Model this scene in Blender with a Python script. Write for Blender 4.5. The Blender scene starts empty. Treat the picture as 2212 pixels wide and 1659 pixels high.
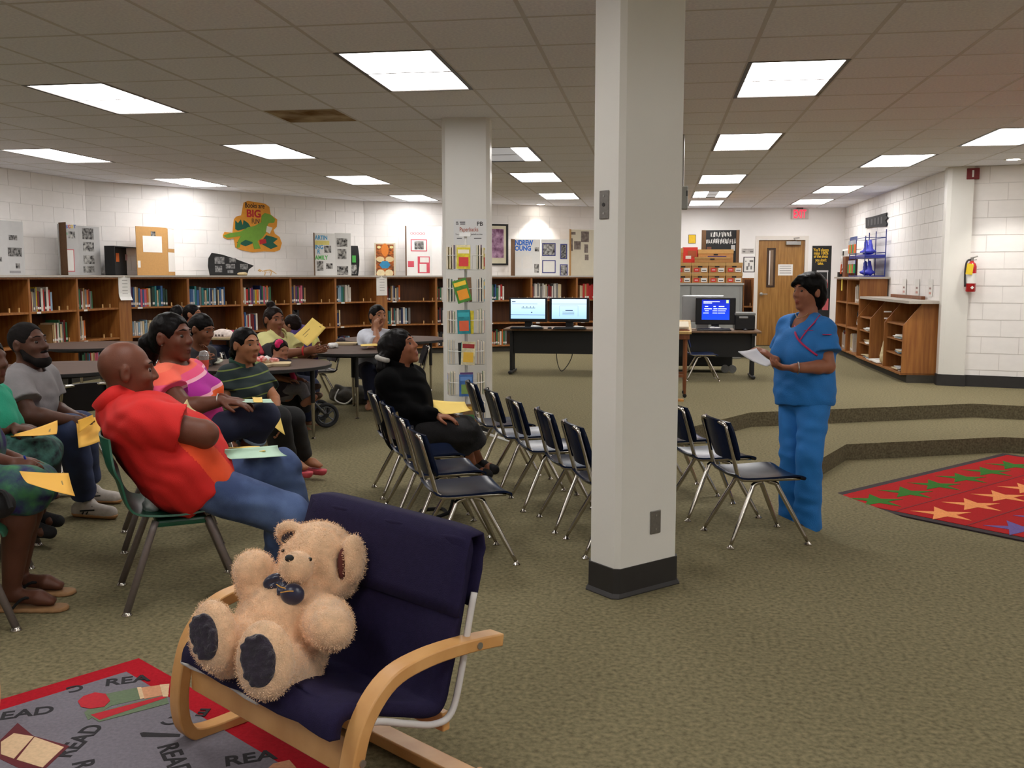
import bpy, bmesh, math, random
import numpy as np
from mathutils import Vector, Matrix, Euler
from mathutils.geometry import tessellate_polygon

# ------------------------------------------------------------------ camera, world, exposure
scene = bpy.context.scene
COL = scene.collection
IMG_W, IMG_H, FPX = 2212.0, 1659.0, 2085.0
EYE = 1.33
YAW, PITCH = math.radians(8.513), math.radians(6.336)
cam_data = bpy.data.cameras.new('camera')
cam_data.sensor_width = 36.0
cam_data.lens = 36.0 * FPX / IMG_W
cam_data.clip_start = 0.05
cam = bpy.data.objects.new('camera', cam_data)
cam.location = (0, 0, EYE)
cam.rotation_euler = (math.pi / 2 - PITCH, 0, YAW)
COL.objects.link(cam)
scene.camera = cam

world = bpy.data.worlds.new('world')
scene.world = world
world.use_nodes = True
world.node_tree.nodes['Background'].inputs[0].default_value = (0.02, 0.02, 0.02, 1)
world.node_tree.nodes['Background'].inputs[1].default_value = 0.2

scene.view_settings.view_transform = 'Standard'
scene.view_settings.look = 'None'
scene.view_settings.gamma = 1.0
scene.view_settings.use_curve_mapping = False
scene.view_settings.exposure = 0.6
TROFFER = 9.0          # radiance of a lit troffer lens
DOWNLIGHT_W = 45.0     # watts of a recessed downlight
scene.cycles.max_bounces = 14
scene.cycles.diffuse_bounces = 12
scene.cycles.sample_clamp_indirect = 6.0
scene.cycles.caustics_reflective = False
scene.cycles.caustics_refractive = False

_cf = np.array([-math.sin(YAW) * math.cos(PITCH), math.cos(YAW) * math.cos(PITCH), -math.sin(PITCH)])
_cr = np.array([math.cos(YAW), math.sin(YAW), 0.0])
_cu = np.cross(_cr, _cf)


def at(x, y, d):
    """World point seen at photograph pixel (x, y) at distance d along the lens axis (survey of the room)."""
    p = np.array([0, 0, EYE]) + d * (_cf + _cr * (x - IMG_W / 2) / FPX - _cu * (y - IMG_H / 2) / FPX)
    return Vector(p)


def on_z(x, y, z):
    r = _cf + _cr * (x - IMG_W / 2) / FPX - _cu * (y - IMG_H / 2) / FPX
    t = (z - EYE) / r[2]
    return Vector(np.array([0, 0, EYE]) + r * t)


# ------------------------------------------------------------------ materials
def lin(c):
    out = []
    for v in c[:3]:
        v = v / 255.0
        out.append(v / 12.92 if v <= 0.04045 else ((v + 0.055) / 1.055) ** 2.4)
    return tuple(out) + (1.0,)


_M = {}


def mat(name, rgb=(128, 128, 128), rough=0.6, metal=0.0, noise=0.0, nscale=40.0, bump=0.0, bscale=120.0,
        stretch=None, emit=None, estr=1.0, sheen=0.0, spec=0.5, trans=0.0, coat=0.0, rgb2=None, detail=4.0):
    """Procedural principled material: a base colour with optional noise mottling and bump."""
    if name in _M:
        return _M[name]
    m = bpy.data.materials.new(name)
    m.use_nodes = True
    nt = m.node_tree
    b = nt.nodes['Principled BSDF']
    b.inputs['Base Color'].default_value = lin(rgb)
    b.inputs['Roughness'].default_value = rough
    b.inputs['Metallic'].default_value = metal
    b.inputs['Specular IOR Level'].default_value = spec
    if sheen:
        b.inputs['Sheen Weight'].default_value = sheen
        b.inputs['Sheen Roughness'].default_value = 0.5
    if trans:
        b.inputs['Transmission Weight'].default_value = trans
    if coat:
        b.inputs['Coat Weight'].default_value = coat
    if emit:
        b.inputs['Emission Color'].default_value = lin(emit)
        b.inputs['Emission Strength'].default_value = estr
    co = None
    if noise or bump or rgb2:
        tc = nt.nodes.new('ShaderNodeTexCoord')
        co = tc.outputs['Object']
        if stretch:
            mp = nt.nodes.new('ShaderNodeMapping')
            mp.inputs['Scale'].default_value = stretch
            nt.links.new(co, mp.inputs['Vector'])
            co = mp.outputs['Vector']
    if noise or rgb2:
        n = nt.nodes.new('ShaderNodeTexNoise')
        n.inputs['Scale'].default_value = nscale
        n.inputs['Detail'].default_value = detail
        nt.links.new(co, n.inputs['Vector'])
        r = nt.nodes.new('ShaderNodeValToRGB')
        base = lin(rgb)
        if rgb2:
            r.color_ramp.elements[0].color = base
            r.color_ramp.elements[1].color = lin(rgb2)
            r.color_ramp.elements[0].position = 0.35
            r.color_ramp.elements[1].position = 0.65
        else:
            r.color_ramp.elements[0].color = tuple(max(0, v * (1 - noise)) for v in base[:3]) + (1,)
            r.color_ramp.elements[1].color = tuple(min(1, v * (1 + noise)) for v in base[:3]) + (1,)
            r.color_ramp.elements[0].position = 0.3
            r.color_ramp.elements[1].position = 0.7
        nt.links.new(n.outputs['Fac'], r.inputs['Fac'])
        nt.links.new(r.outputs['Color'], b.inputs['Base Color'])
    if bump:
        n2 = nt.nodes.new('ShaderNodeTexNoise')
        n2.inputs['Scale'].default_value = bscale
        n2.inputs['Detail'].default_value = 3.0
        nt.links.new(co, n2.inputs['Vector'])
        bp = nt.nodes.new('ShaderNodeBump')
        bp.inputs['Strength'].default_value = bump
        bp.inputs['Distance'].default_value = 0.01
        nt.links.new(n2.outputs['Fac'], bp.inputs['Height'])
        nt.links.new(bp.outputs['Normal'], b.inputs['Normal'])
    _M[name] = m
    return m


def wood(name, rgb, dark, rough=0.45, stretch=(30, 30, 2.2), scale=1.0):
    if name in _M:
        return _M[name]
    return mat(name, rgb, rough, rgb2=dark, nscale=scale, stretch=stretch, bump=0.05, bscale=2.0)


def stripes(name, axis, origin, bands, rough=0.85, bump=0.08, bscale=300.0):
    """Bands of colour along a direction: bands = [(start, rgb), ...] in metres from origin."""
    m = mat(name, bands[0][1], rough, bump=bump, bscale=bscale)
    nt = m.node_tree
    b = nt.nodes['Principled BSDF']
    g = nt.nodes.new('ShaderNodeTexCoord')
    s = nt.nodes.new('ShaderNodeVectorMath'); s.operation = 'SUBTRACT'
    s.inputs[1].default_value = origin
    nt.links.new(g.outputs['Object'], s.inputs[0])
    d = nt.nodes.new('ShaderNodeVectorMath'); d.operation = 'DOT_PRODUCT'
    d.inputs[1].default_value = Vector(axis).normalized()
    nt.links.new(s.outputs[0], d.inputs[0])
    lo, hi = bands[0][0], bands[-1][0] + 0.05
    mr = nt.nodes.new('ShaderNodeMapRange')
    mr.inputs[1].default_value = lo; mr.inputs[2].default_value = hi
    nt.links.new(d.outputs['Value'], mr.inputs[0])
    r = nt.nodes.new('ShaderNodeValToRGB')
    r.color_ramp.interpolation = 'CONSTANT'
    el = r.color_ramp.elements
    while len(el) < len(bands):
        el.new(0.5)
    for i, (t, c) in enumerate(bands):
        el[i].position = (t - lo) / (hi - lo)
    for i, (t, c) in enumerate(bands):
        el[i].color = lin(c)
    nt.links.new(mr.outputs[0], r.inputs[0])
    nt.links.new(r.outputs[0], b.inputs['Base Color'])
    return m


# ------------------------------------------------------------------ mesh building
class MB:
    """Collects shapes for ONE mesh object."""

    def __init__(self):
        self.v, self.f, self.mi = [], [], []

    def add(self, verts, faces, mi=0):
        o = len(self.v)
        self.v += [tuple(p) for p in verts]
        self.f += [tuple(o + i for i in f) for f in faces]
        self.mi += [mi] * len(faces)
        return self

    def box(self, c, s, rot=None, mi=0):
        hx, hy, hz = s[0] / 2, s[1] / 2, s[2] / 2
        vs = [Vector((x, y, z)) for x in (-hx, hx) for y in (-hy, hy) for z in (-hz, hz)]
        if rot is not None:
            R = rot if isinstance(rot, Matrix) else Euler(rot).to_matrix()
            vs = [R @ p for p in vs]
        c = Vector(c)
        fs = [(0, 1, 3, 2), (4, 6, 7, 5), (0, 4, 5, 1), (2, 3, 7, 6), (0, 2, 6, 4), (1, 5, 7, 3)]
        return self.add([p + c for p in vs], fs, mi)

    def tube(self, pts, r, n=8, closed=False, mi=0, caps=True):
        pts = [Vector(p) for p in pts]
        rs = r if isinstance(r, (list, tuple)) else [r] * len(pts)
        k = len(pts)
        vs, fs = [], []
        t0 = (pts[1] - pts[0]).normalized()
        ref = Vector((0, 0, 1)) if abs(t0.z) < 0.9 else Vector((1, 0, 0))
        u = t0.cross(ref).normalized()
        for i, p in enumerate(pts):
            if closed:
                t = (pts[(i + 1) % k] - pts[i - 1]).normalized()
            else:
                t = (pts[min(i + 1, k - 1)] - pts[max(i - 1, 0)]).normalized()
            u = (u - t * u.dot(t))
            if u.length < 1e-6:
                u = t.orthogonal()
            u.normalize()
            w = t.cross(u)
            for j in range(n):
                a = 2 * math.pi * j / n
                vs.append(p + (u * math.cos(a) + w * math.sin(a)) * rs[i])
        segs = k if closed else k - 1
        for i in range(segs):
            a, b = i * n, ((i + 1) % k) * n
            for j in range(n):
                fs.append((a + j, a + (j + 1) % n, b + (j + 1) % n, b + j))
        if caps and not closed:
            fs.append(tuple(reversed(range(n))))
            fs.append(tuple((k - 1) * n + j for j in range(n)))
        return self.add(vs, fs, mi)

    def cyl(self, a, b, r1, r2=None, n=16, mi=0):
        return self.tube([a, b], [r1, r1 if r2 is None else r2], n, mi=mi)

    def lathe(self, prof, c=(0, 0, 0), n=24, mi=0, R=None):
        c = Vector(c)
        vs, fs = [], []
        for (r, z) in prof:
            for j in range(n):
                a = 2 * math.pi * j / n
                p = Vector((r * math.cos(a), r * math.sin(a), z))
                if R is not None:
                    p = R @ p
                vs.append(p + c)
        for i in range(len(prof) - 1):
            for j in range(n):
                fs.append((i * n + j, i * n + (j + 1) % n, (i + 1) * n + (j + 1) % n, (i + 1) * n + j))
        fs.append(tuple(reversed(range(n))))
        fs.append(tuple((len(prof) - 1) * n + j for j in range(n)))
        return self.add(vs, fs, mi)

    def prism(self, poly, M, th, mi=0):
        """poly: 2-D outline in the local x/z plane of matrix M, extruded th along local +y."""
        k = len(poly)
        vs = [M @ Vector((p[0], 0, p[1])) for p in poly] + [M @ Vector((p[0], th, p[1])) for p in poly]
        tri = tessellate_polygon([[Vector((p[0], p[1], 0)) for p in poly]])
        fs = [tuple(t) for t in tri] + [tuple(k + i for i in reversed(t)) for t in tri]
        fs += [(i, k + i, k + (i + 1) % k, (i + 1) % k) for i in range(k)]
        return self.add(vs, fs, mi)

    def grid(self, rows, mi=0, th=None, closed=False):
        """rows: list of lists of points; th: thickness along the surface normal (closed shell)."""
        nr, nc = len(rows), len(rows[0])
        P = np.array([[tuple(p) for p in r] for r in rows], float)
        if th is None:
            fs = [(i * nc + j, i * nc + j + 1, (i + 1) * nc + j + 1, (i + 1) * nc + j) for i in range(nr - 1) for j in range(nc - 1)]
            return self.add([tuple(p) for p in P.reshape(-1, 3)], fs, mi)
        du = np.gradient(P, axis=0); dv = np.gradient(P, axis=1)
        N = np.cross(du, dv); N /= (np.linalg.norm(N, axis=2, keepdims=True) + 1e-9)
        Q = P + N * th
        vs = [tuple(p) for p in P.reshape(-1, 3)] + [tuple(p) for p in Q.reshape(-1, 3)]
        o = nr * nc
        fs = []
        for i in range(nr - 1):
            for j in range(nc - 1):
                a, b, c, d = i * nc + j, i * nc + j + 1, (i + 1) * nc + j + 1, (i + 1) * nc + j
                fs.append((a, b, c, d)); fs.append((o + d, o + c, o + b, o + a))
        rim = [j for j in range(nc)] + [i * nc + nc - 1 for i in range(1, nr)] + [(nr - 1) * nc + j for j in range(nc - 2, -1, -1)] + [i * nc for i in range(nr - 2, 0, -1)]
        for a, b in zip(rim, rim[1:] + rim[:1]):
            fs.append((b, a, o + a, o + b))
        return self.add(vs, fs, mi)

    def mesh(self, name, mats, smooth=False):
        me = bpy.data.meshes.new(name)
        me.from_pydata(self.v, [], self.f)
        for m in (mats if isinstance(mats, (list, tuple)) else [mats]):
            me.materials.append(m)
        me.polygons.foreach_set('material_index', self.mi)
        bm = bmesh.new(); bm.from_mesh(me)
        bmesh.ops.recalc_face_normals(bm, faces=bm.faces)
        bm.to_mesh(me); bm.free()
        if smooth:
            me.polygons.foreach_set('use_smooth', [True] * len(me.polygons))
            if smooth == 'auto':
                me.set_sharp_from_angle(angle=math.radians(40))
        me.update()
        return me

    def build(self, name, mats, parent=None, smooth=False, bevel=0.0, local=False, seg=2):
        o = bpy.data.objects.new(name, self.mesh(name, mats, smooth))
        COL.objects.link(o)
        if parent is not None:
            put(o, parent, local)
        if bevel:
            b = o.modifiers.new('bevel', 'BEVEL'); b.width = bevel; b.segments = seg; b.limit_method = 'ANGLE'
        return o


def root_matrix(o):
    return Matrix.LocRotScale(o.location, o.rotation_euler, o.scale)


def put(o, parent, local=False):
    o.parent = parent
    if not local:
        M = root_matrix(parent)
        if parent.parent is not None:
            M = root_matrix(parent.parent) @ parent.matrix_parent_inverse @ M
        o.matrix_parent_inverse = M.inverted()


def link_mesh(name, me, parent=None, local=False, loc=None, rot=None, scale=None):
    o = bpy.data.objects.new(name, me); COL.objects.link(o)
    if parent is not None:
        put(o, parent, local)
    if loc is not None:
        o.location = loc
    if rot is not None:
        o.rotation_euler = rot
    if scale is not None:
        o.scale = scale
    return o


def tag(o, label=None, cat=None, group=None, kind=None):
    if label: o['label'] = label
    if cat: o['category'] = cat
    if group: o['group'] = group
    if kind: o['kind'] = kind
    return o


def thing(name, label, cat, loc=(0, 0, 0), rz=0.0, group=None):
    o = bpy.data.objects.new(name, None); COL.objects.link(o)
    o.empty_display_size = 0.1
    o.location = loc; o.rotation_euler = (0, 0, rz)
    return tag(o, label, cat, group)


def copy_tree(o, parent=None):
    c = o.copy(); COL.objects.link(c)
    if parent is not None:
        c.parent = parent
    for ch in list(o.children):
        copy_tree(ch, c)
    return c


_text_cache = {}


def text_mesh(s, size, bold=0.0, depth=0.001):
    key = (s, size, bold, depth)
    if key not in _text_cache:
        cu = bpy.data.curves.new('lettering', 'FONT')
        cu.body = s; cu.size = size; cu.offset = bold; cu.extrude = depth
        cu.align_x = 'CENTER'; cu.align_y = 'CENTER'
        ob = bpy.data.objects.new('lettering', cu); COL.objects.link(ob)
        me = bpy.data.meshes.new_from_object(ob)
        bpy.data.objects.remove(ob)
        _text_cache[key] = me
    return _text_cache[key]


def text(s, size, M, material, parent=None, bold=0.0, name='lettering', depth=0.001, sx=1.0):
    """M: world matrix whose x runs along the line and z points out of the surface."""
    me = text_mesh(s, size, bold, depth).copy()
    me.materials.clear(); me.materials.append(material)
    me.transform(M @ Matrix.Diagonal((sx, 1, 1, 1)))
    o = bpy.data.objects.new(name, me); COL.objects.link(o)
    if parent is not None:
        put(o, parent)
    return o


def face_matrix(origin, xdir, normal):
    """Matrix with x along xdir, z along the normal, y up the surface."""
    x = Vector(xdir).normalized(); n = Vector(normal).normalized()
    y = n.cross(x).normalized(); x = y.cross(n)
    M = Matrix((x, y, n)).transposed().to_4x4()
    M.translation = Vector(origin)
    return M


def sheet(M, x0, x1, y0, y1, th=0.002, mi=0, mb=None):
    """A thin panel lying in the x/y plane of M, rising th along its z."""
    mb = mb or MB()
    vs = [M @ Vector((x, y, z)) for z in (0, th) for (x, y) in ((x0, y0), (x1, y0), (x1, y1), (x0, y1))]
    mb.add(vs, [(3, 2, 1, 0), (4, 5, 6, 7), (0, 1, 5, 4), (1, 2, 6, 5), (2, 3, 7, 6), (3, 0, 4, 7)], mi)
    return mb


def arc(c, r, a0, a1, n, plane='xz'):
    out = []
    for i in range(n + 1):
        a = a0 + (a1 - a0) * i / n
        out.append((c[0] + r * math.cos(a), c[1] + r * math.sin(a)))
    return out


# ------------------------------------------------------------------ signed-distance bodies (surface nets)
def _cap(p, a, b, r1, r2):
    ba = b - a
    L2 = float(ba @ ba) + 1e-12
    t = np.clip(((p - a) @ ba) / L2, 0, 1)
    q = p - a - t[..., None] * ba
    return np.sqrt((q * q).sum(-1)) - (r1 + (r2 - r1) * t)


def _tub(p, a, b, r1, r2):
    ba = b - a
    L = math.sqrt(float(ba @ ba)); d = ba / L
    s = (p - a) @ d
    q = p - a - s[..., None] * d
    t = np.clip(s / L, 0, 1)
    rad = np.sqrt((q * q).sum(-1)) - (r1 + (r2 - r1) * t)
    return np.maximum(rad, np.maximum(-s, s - L))


def _ell(p, c, r, R):
    q = p - c
    if R is not None:
        q = q @ R            # columns of R = local axes
    k0 = np.sqrt(((q / r) ** 2).sum(-1)); k1 = np.sqrt(((q / (r * r)) ** 2).sum(-1)) + 1e-9
    return k0 * (k0 - 1) / k1


class SDF:
    def __init__(self):
        self.ops = []

    def cap(self, a, b, r1, r2=None, k=0.02, mode='add'):
        r2 = r1 if r2 is None else r2
        self.ops.append(('cap', np.array(a, float), np.array(b, float), r1, r2, k, mode)); return self

    def tub(self, a, b, r1, r2=None, k=0.01, mode='add'):
        r2 = r1 if r2 is None else r2
        self.ops.append(('tub', np.array(a, float), np.array(b, float), r1, r2, k, mode)); return self

    def ell(self, c, r, R=None, k=0.02, mode='add'):
        if isinstance(r, (int, float)):
            r = (r, r, r)
        self.ops.append(('ell', np.array(c, float), np.array(r, float), None if R is None else np.array(R, float), 0, k, mode)); return self

    def chain(self, pts, rs, k=0.02, mode='add'):
        for i in range(len(pts) - 1):
            self.cap(pts[i], pts[i + 1], rs[i], rs[i + 1], k, mode)
        return self

    def cut(self, point, normal):
        """Remove everything on the side the normal points to."""
        self.ops.append(('cut', np.array(point, float), np.array(normal, float) / np.linalg.norm(normal), 0, 0, 0, 'cut')); return self

    def bounds(self):
        lo, hi = np.full(3, 1e9), np.full(3, -1e9)
        for o in self.ops:
            if o[-1] != 'add': continue
            l, h = self._bb(o)
            lo, hi = np.minimum(lo, l), np.maximum(hi, h)
        return lo, hi

    @staticmethod
    def _bb(o):
        if o[0] in ('cap', 'tub'):
            r = max(o[3], o[4])
            return np.minimum(o[1], o[2]) - r, np.maximum(o[1], o[2]) + r
        r = o[2].max() if o[3] is not None else o[2]
        return o[1] - r, o[1] + r

    def mesh(self, res, wrinkle=0.0, wfreq=40.0):
        lo, hi = self.bounds()
        lo = lo - 3 * res; hi = hi + 3 * res
        n = np.ceil((hi - lo) / res).astype(int) + 1
        G = np.full(n, 0.2, np.float32)
        ax = [lo[i] + res * np.arange(n[i]) for i in range(3)]
        for o in self.ops:
            k, mode = o[5], o[6]
            if mode == 'cut':
                s = (ax[0][:, None, None] - o[1][0]) * o[2][0] + (ax[1][None, :, None] - o[1][1]) * o[2][1] + (ax[2][None, None, :] - o[1][2]) * o[2][2]
                np.maximum(G, s.astype(np.float32), out=G); continue
            l, h = self._bb(o)
            m = max(k, 0.0) + 4 * res
            i0 = np.maximum(np.floor((l - m - lo) / res).astype(int), 0)
            i1 = np.minimum(np.ceil((h + m - lo) / res).astype(int) + 1, n)
            if (i1 <= i0).any(): continue
            sl = tuple(slice(i0[i], i1[i]) for i in range(3))
            p = np.stack(np.meshgrid(ax[0][sl[0]], ax[1][sl[1]], ax[2][sl[2]], indexing='ij'), -1)
            if o[0] == 'cap': d = _cap(p, o[1], o[2], o[3], o[4])
            elif o[0] == 'tub': d = _tub(p, o[1], o[2], o[3], o[4])
            else: d = _ell(p, o[1], o[2], o[3])
            g = G[sl]
            if mode == 'add':
                if k > 0:
                    hh = np.clip(0.5 + 0.5 * (g - d) / k, 0, 1)
                    G[sl] = g * (1 - hh) + d * hh - k * hh * (1 - hh)
                else:
                    G[sl] = np.minimum(g, d)
            else:
                if k > 0:
                    hh = np.clip(0.5 - 0.5 * (g + d) / k, 0, 1)
                    G[sl] = g * (1 - hh) - d * hh + k * hh * (1 - hh)
                else:
                    G[sl] = np.maximum(g, -d)
        if wrinkle:
            X, Y, Z = ax[0][:, None, None], ax[1][None, :, None], ax[2][None, None, :]
            f = wfreq
            w = np.sin(f * (X * .6 + Y * .5 + Z * 1.1) + 2.1 * np.sin(f * .37 * (Z - X))) * np.sin(f * .45 * (X - Y + .7 * Z) + 1.3)
            G += (wrinkle * w).astype(np.float32)
        return _nets(G, lo, res)


def _nets(G, lo, res):
    nx, ny, nz = G.shape
    S = G < 0
    c = [S[i:nx - 1 + i, j:ny - 1 + j, k:nz - 1 + k] for i in (0, 1) for j in (0, 1) for k in (0, 1)]
    cnt = sum(x.astype(np.int8) for x in c)
    act = (cnt > 0) & (cnt < 8)
    idx = np.argwhere(act)
    vid = np.full(act.shape, -1, np.int64)
    vid[act] = np.arange(len(idx))
    cor = np.array([(i, j, k) for i in (0, 1) for j in (0, 1) for k in (0, 1)])
    vals = np.stack([G[idx[:, 0] + a, idx[:, 1] + b, idx[:, 2] + d] for a, b, d in cor], 1)
    pos = np.zeros((len(idx), 3)); num = np.zeros(len(idx))
    for e in range(8):
        for f in range(e + 1, 8):
            if np.abs(cor[e] - cor[f]).sum() != 1: continue
            va, vb = vals[:, e], vals[:, f]
            x = (va < 0) != (vb < 0)
            t = np.where(x, va / np.where(x, va - vb, 1), 0)
            p = cor[e] + t[:, None] * (cor[f] - cor[e])
            pos += np.where(x[:, None], p, 0); num += x
    pos = lo + res * (idx + pos / num[:, None])
    quads = []
    for ax_ in range(3):
        A = [slice(None)] * 3; B = [slice(None)] * 3
        A[ax_] = slice(0, -1); B[ax_] = slice(1, None)
        a, b = S[tuple(A)], S[tuple(B)]
        e = np.argwhere(a != b)
        u, v = (ax_ + 1) % 3, (ax_ + 2) % 3
        e = e[(e[:, u] > 0) & (e[:, v] > 0) & (e[:, u] < G.shape[u] - 1) & (e[:, v] < G.shape[v] - 1)]
        flip = a[e[:, 0], e[:, 1], e[:, 2]]
        q = []
        for du, dv in ((-1, -1), (0, -1), (0, 0), (-1, 0)):
            w = e.copy(); w[:, u] += du; w[:, v] += dv
            q.append(vid[w[:, 0], w[:, 1], w[:, 2]])
        q = np.stack(q, 1)
        q[~flip] = q[~flip][:, ::-1]
        quads.append(q)
    q = np.concatenate(quads)
    return pos, q[(q >= 0).all(1)]


def sdf_object(name, sdf, res, material, parent=None, wrinkle=0.0, wfreq=40.0, relax=1, face_mats=None):
    pos, q = sdf.mesh(res, wrinkle, wfreq)
    for _ in range(relax):                      # light smoothing of the grid facets
        ia = np.concatenate([q[:, i] for i in range(4)] + [q[:, (i + 1) % 4] for i in range(4)])
        ib = np.concatenate([q[:, (i + 1) % 4] for i in range(4)] + [q[:, i] for i in range(4)])
        num = np.maximum(np.bincount(ia, minlength=len(pos)), 1)
        acc = np.stack([np.bincount(ia, weights=pos[ib, c], minlength=len(pos)) for c in range(3)], 1)
        pos = 0.5 * pos + 0.5 * acc / num[:, None]
    me = bpy.data.meshes.new(name)
    me.vertices.add(len(pos)); me.vertices.foreach_set('co', pos.ravel())
    me.loops.add(len(q) * 4); me.loops.foreach_set('vertex_index', q.ravel())
    me.polygons.add(len(q)); me.polygons.foreach_set('loop_start', np.arange(len(q)) * 4)
    me.polygons.foreach_set('loop_total', np.full(len(q), 4))
    for m in (material if isinstance(material, (list, tuple)) else [material]):
        me.materials.append(m)
    me.update(calc_edges=True)
    me.polygons.foreach_set('use_smooth', np.ones(len(q), bool))
    if face_mats is not None:
        cen = pos[q].mean(1)
        me.polygons.foreach_set('material_index', face_mats(cen).astype(np.int32))
    me.update()
    o = bpy.data.objects.new(name, me); COL.objects.link(o)
    if parent is not None:
        put(o, parent)
    return o
# ------------------------------------------------------------------ the room
CEIL = 2.64
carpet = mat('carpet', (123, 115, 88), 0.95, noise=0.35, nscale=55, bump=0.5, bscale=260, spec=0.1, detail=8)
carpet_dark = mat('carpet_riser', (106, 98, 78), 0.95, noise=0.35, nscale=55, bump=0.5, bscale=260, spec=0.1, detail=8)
paint = mat('wall_paint', (238, 235, 233), 0.55, noise=0.02, nscale=3, bump=0.06, bscale=90)
mortar = mat('mortar_paint', (224, 221, 219), 0.7, noise=0.03, nscale=8)
tile_m = mat('ceiling_tile', (238, 240, 252), 0.95, noise=0.08, nscale=60, bump=0.12, bscale=200, spec=0.1)
tbar_m = mat('ceiling_grid', (206, 204, 206), 0.6, noise=0.03, nscale=10)
tile_stain = mat('ceiling_tile_stain', (196, 180, 150), 0.95, rgb2=(120, 88, 50), nscale=3.0, spec=0.1)
rubber = mat('rubber_base', (40, 38, 38), 0.5, noise=0.1, nscale=20)
white_gloss = mat('white_gloss_paint', (224, 222, 216), 0.35, noise=0.015, nscale=4, bump=0.04, bscale=70)


def struct(o):
    o['kind'] = 'structure'
    return o


# pit: upper lip, middle tread lip
UP = [(-.25, 7.68), (.93, 9.68), (3.31, 10.71), (5.3, 10.2), (6.5, 8.3), (6.2, 5.6), (4.6, 3.7), (3.0, 3.55), (.95, 4.88)]
MID = [(1.01, 7.30), (1.68, 8.79), (3.19, 9.41), (4.7, 9.1), (5.5, 8.0), (5.3, 6.2), (4.3, 4.95), (3.2, 4.75), (1.72, 5.68)]
STEP = 0.145
# shelf faces and the walls behind them
P0, P1, P2 = Vector((-7.4, 7.65)), Vector((-7.15, 12.2)), Vector((-4.65, 16.0))
P3 = P2 + (Vector((-.58, 18.04)) - P2)
Pm = P1 + (P0 - P1) * 3.3


def off_line(a, b, d):
    t = (b - a).normalized(); n = Vector((-t.y, t.x))
    return a + n * d, b + n * d


def meet(l1, l2):
    a, b = l1; c, d = l2
    r, s = b - a, d - c
    den = r.x * s.y - r.y * s.x
    t = ((c - a).x * s.y - (c - a).y * s.x) / den
    return a + r * t


WOFF = 0.62
LA, LB, LC = off_line(P0, P1, WOFF), off_line(P1, P2, WOFF), off_line(P2, P3, WOFF)
LBK = (Vector((.2, 19.05)), Vector((3.52, 19.35)))
WA0 = off_line(Pm, P1, WOFF)[0]
WAB, WBC, WCK = meet(LA, LB), meet(LB, LC), meet(LC, LBK)
WR0, WR1 = Vector((3.52, 19.35)), Vector((3.5, 12.5))
WR2 = WR1 + Vector((math.cos(math.radians(-16)), math.sin(math.radians(-16)))) * 5.6
ROOM = [WA0, WAB, WBC, WCK, WR0, WR1, WR2, Vector((WR2.x, -3.2)), Vector((WA0.x, -3.2))]


def inside(poly, x, y):
    c = False
    for i in range(len(poly)):
        a, b = poly[i], poly[i - 1]
        if (a[1] > y) != (b[1] > y) and x < (b[0] - a[0]) * (y - a[1]) / (b[1] - a[1]) + a[0]:
            c = not c
    return c


# floor with the sunken reading pit
outer = [Vector((p.x, p.y, 0)) for p in ROOM]
hole = [Vector((p[0], p[1], 0)) for p in UP]
tris = tessellate_polygon([outer, hole])
mb = MB(); mb.add(outer + hole, [tuple(t) for t in tris])
fl = struct(mb.build('floor', carpet))
n = len(UP)
for i in range(n):
    j = (i + 1) % n
    a, b, c, d = UP[i], UP[j], MID[i], MID[j]
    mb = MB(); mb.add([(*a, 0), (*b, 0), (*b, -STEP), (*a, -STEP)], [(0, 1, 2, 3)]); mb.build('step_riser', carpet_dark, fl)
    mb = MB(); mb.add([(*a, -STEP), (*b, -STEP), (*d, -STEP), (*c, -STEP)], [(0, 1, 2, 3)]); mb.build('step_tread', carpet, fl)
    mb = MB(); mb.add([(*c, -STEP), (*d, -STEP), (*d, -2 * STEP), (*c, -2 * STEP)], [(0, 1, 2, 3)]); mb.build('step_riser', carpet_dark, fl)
mb = MB(); mb.add([(*p, -2 * STEP) for p in MID], [tuple(range(n))]); mb.build('pit_floor', carpet, fl)

# walls: slabs with painted concrete blocks standing proud of recessed joints
ub = MB().box((0, 0, 0), (1, 1, 1)).mesh('block', paint)


def wall(name, a, b, z0=0.0, zplain=0.0, blocks=True, th=0.2, g=.006, dj=.005, ext=.2):
    """Wall from a to b (room on the right-hand side when walking a->b)."""
    t = (b - a).normalized(); nrm = Vector((t.y, -t.x))      # into the room
    L = (b - a).length
    ang = math.atan2(t.y, t.x)
    mb = MB()
    c = (a + b) / 2 - nrm * (th / 2 + (dj if blocks else 0))
    mb.box((c.x, c.y, CEIL / 2 + 0.05), (L + ext, th, CEIL + 0.1), (0, 0, ang))
    w = struct(mb.build(name, mortar if blocks else paint))
    if blocks:
        bh, bw = CEIL / 13, 0.406
        for r in range(13):
            if (r + 1) * bh <= zplain: continue
            x = -bw / 2 if r % 2 else 0.0
            while x < L:
                x0, x1 = max(x, 0), min(x + bw, L)
                if x1 - x0 > 0.03:
                    m = (x0 + x1) / 2
                    p = a + t * m - nrm * 0.0125
                    o = link_mesh('block', ub, w, False, (p.x, p.y, (r + .5) * bh), (0, 0, ang), (x1 - x0 - g, 0.025, bh - g))
                x += bw
        if zplain > 0:
            mb = MB(); c2 = (a + b) / 2 - nrm * 0.0152
            mb.box((c2.x, c2.y, zplain / 2), (L, 0.03, zplain), (0, 0, ang)); mb.build('wall_foot', paint, w)
    return w


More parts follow.
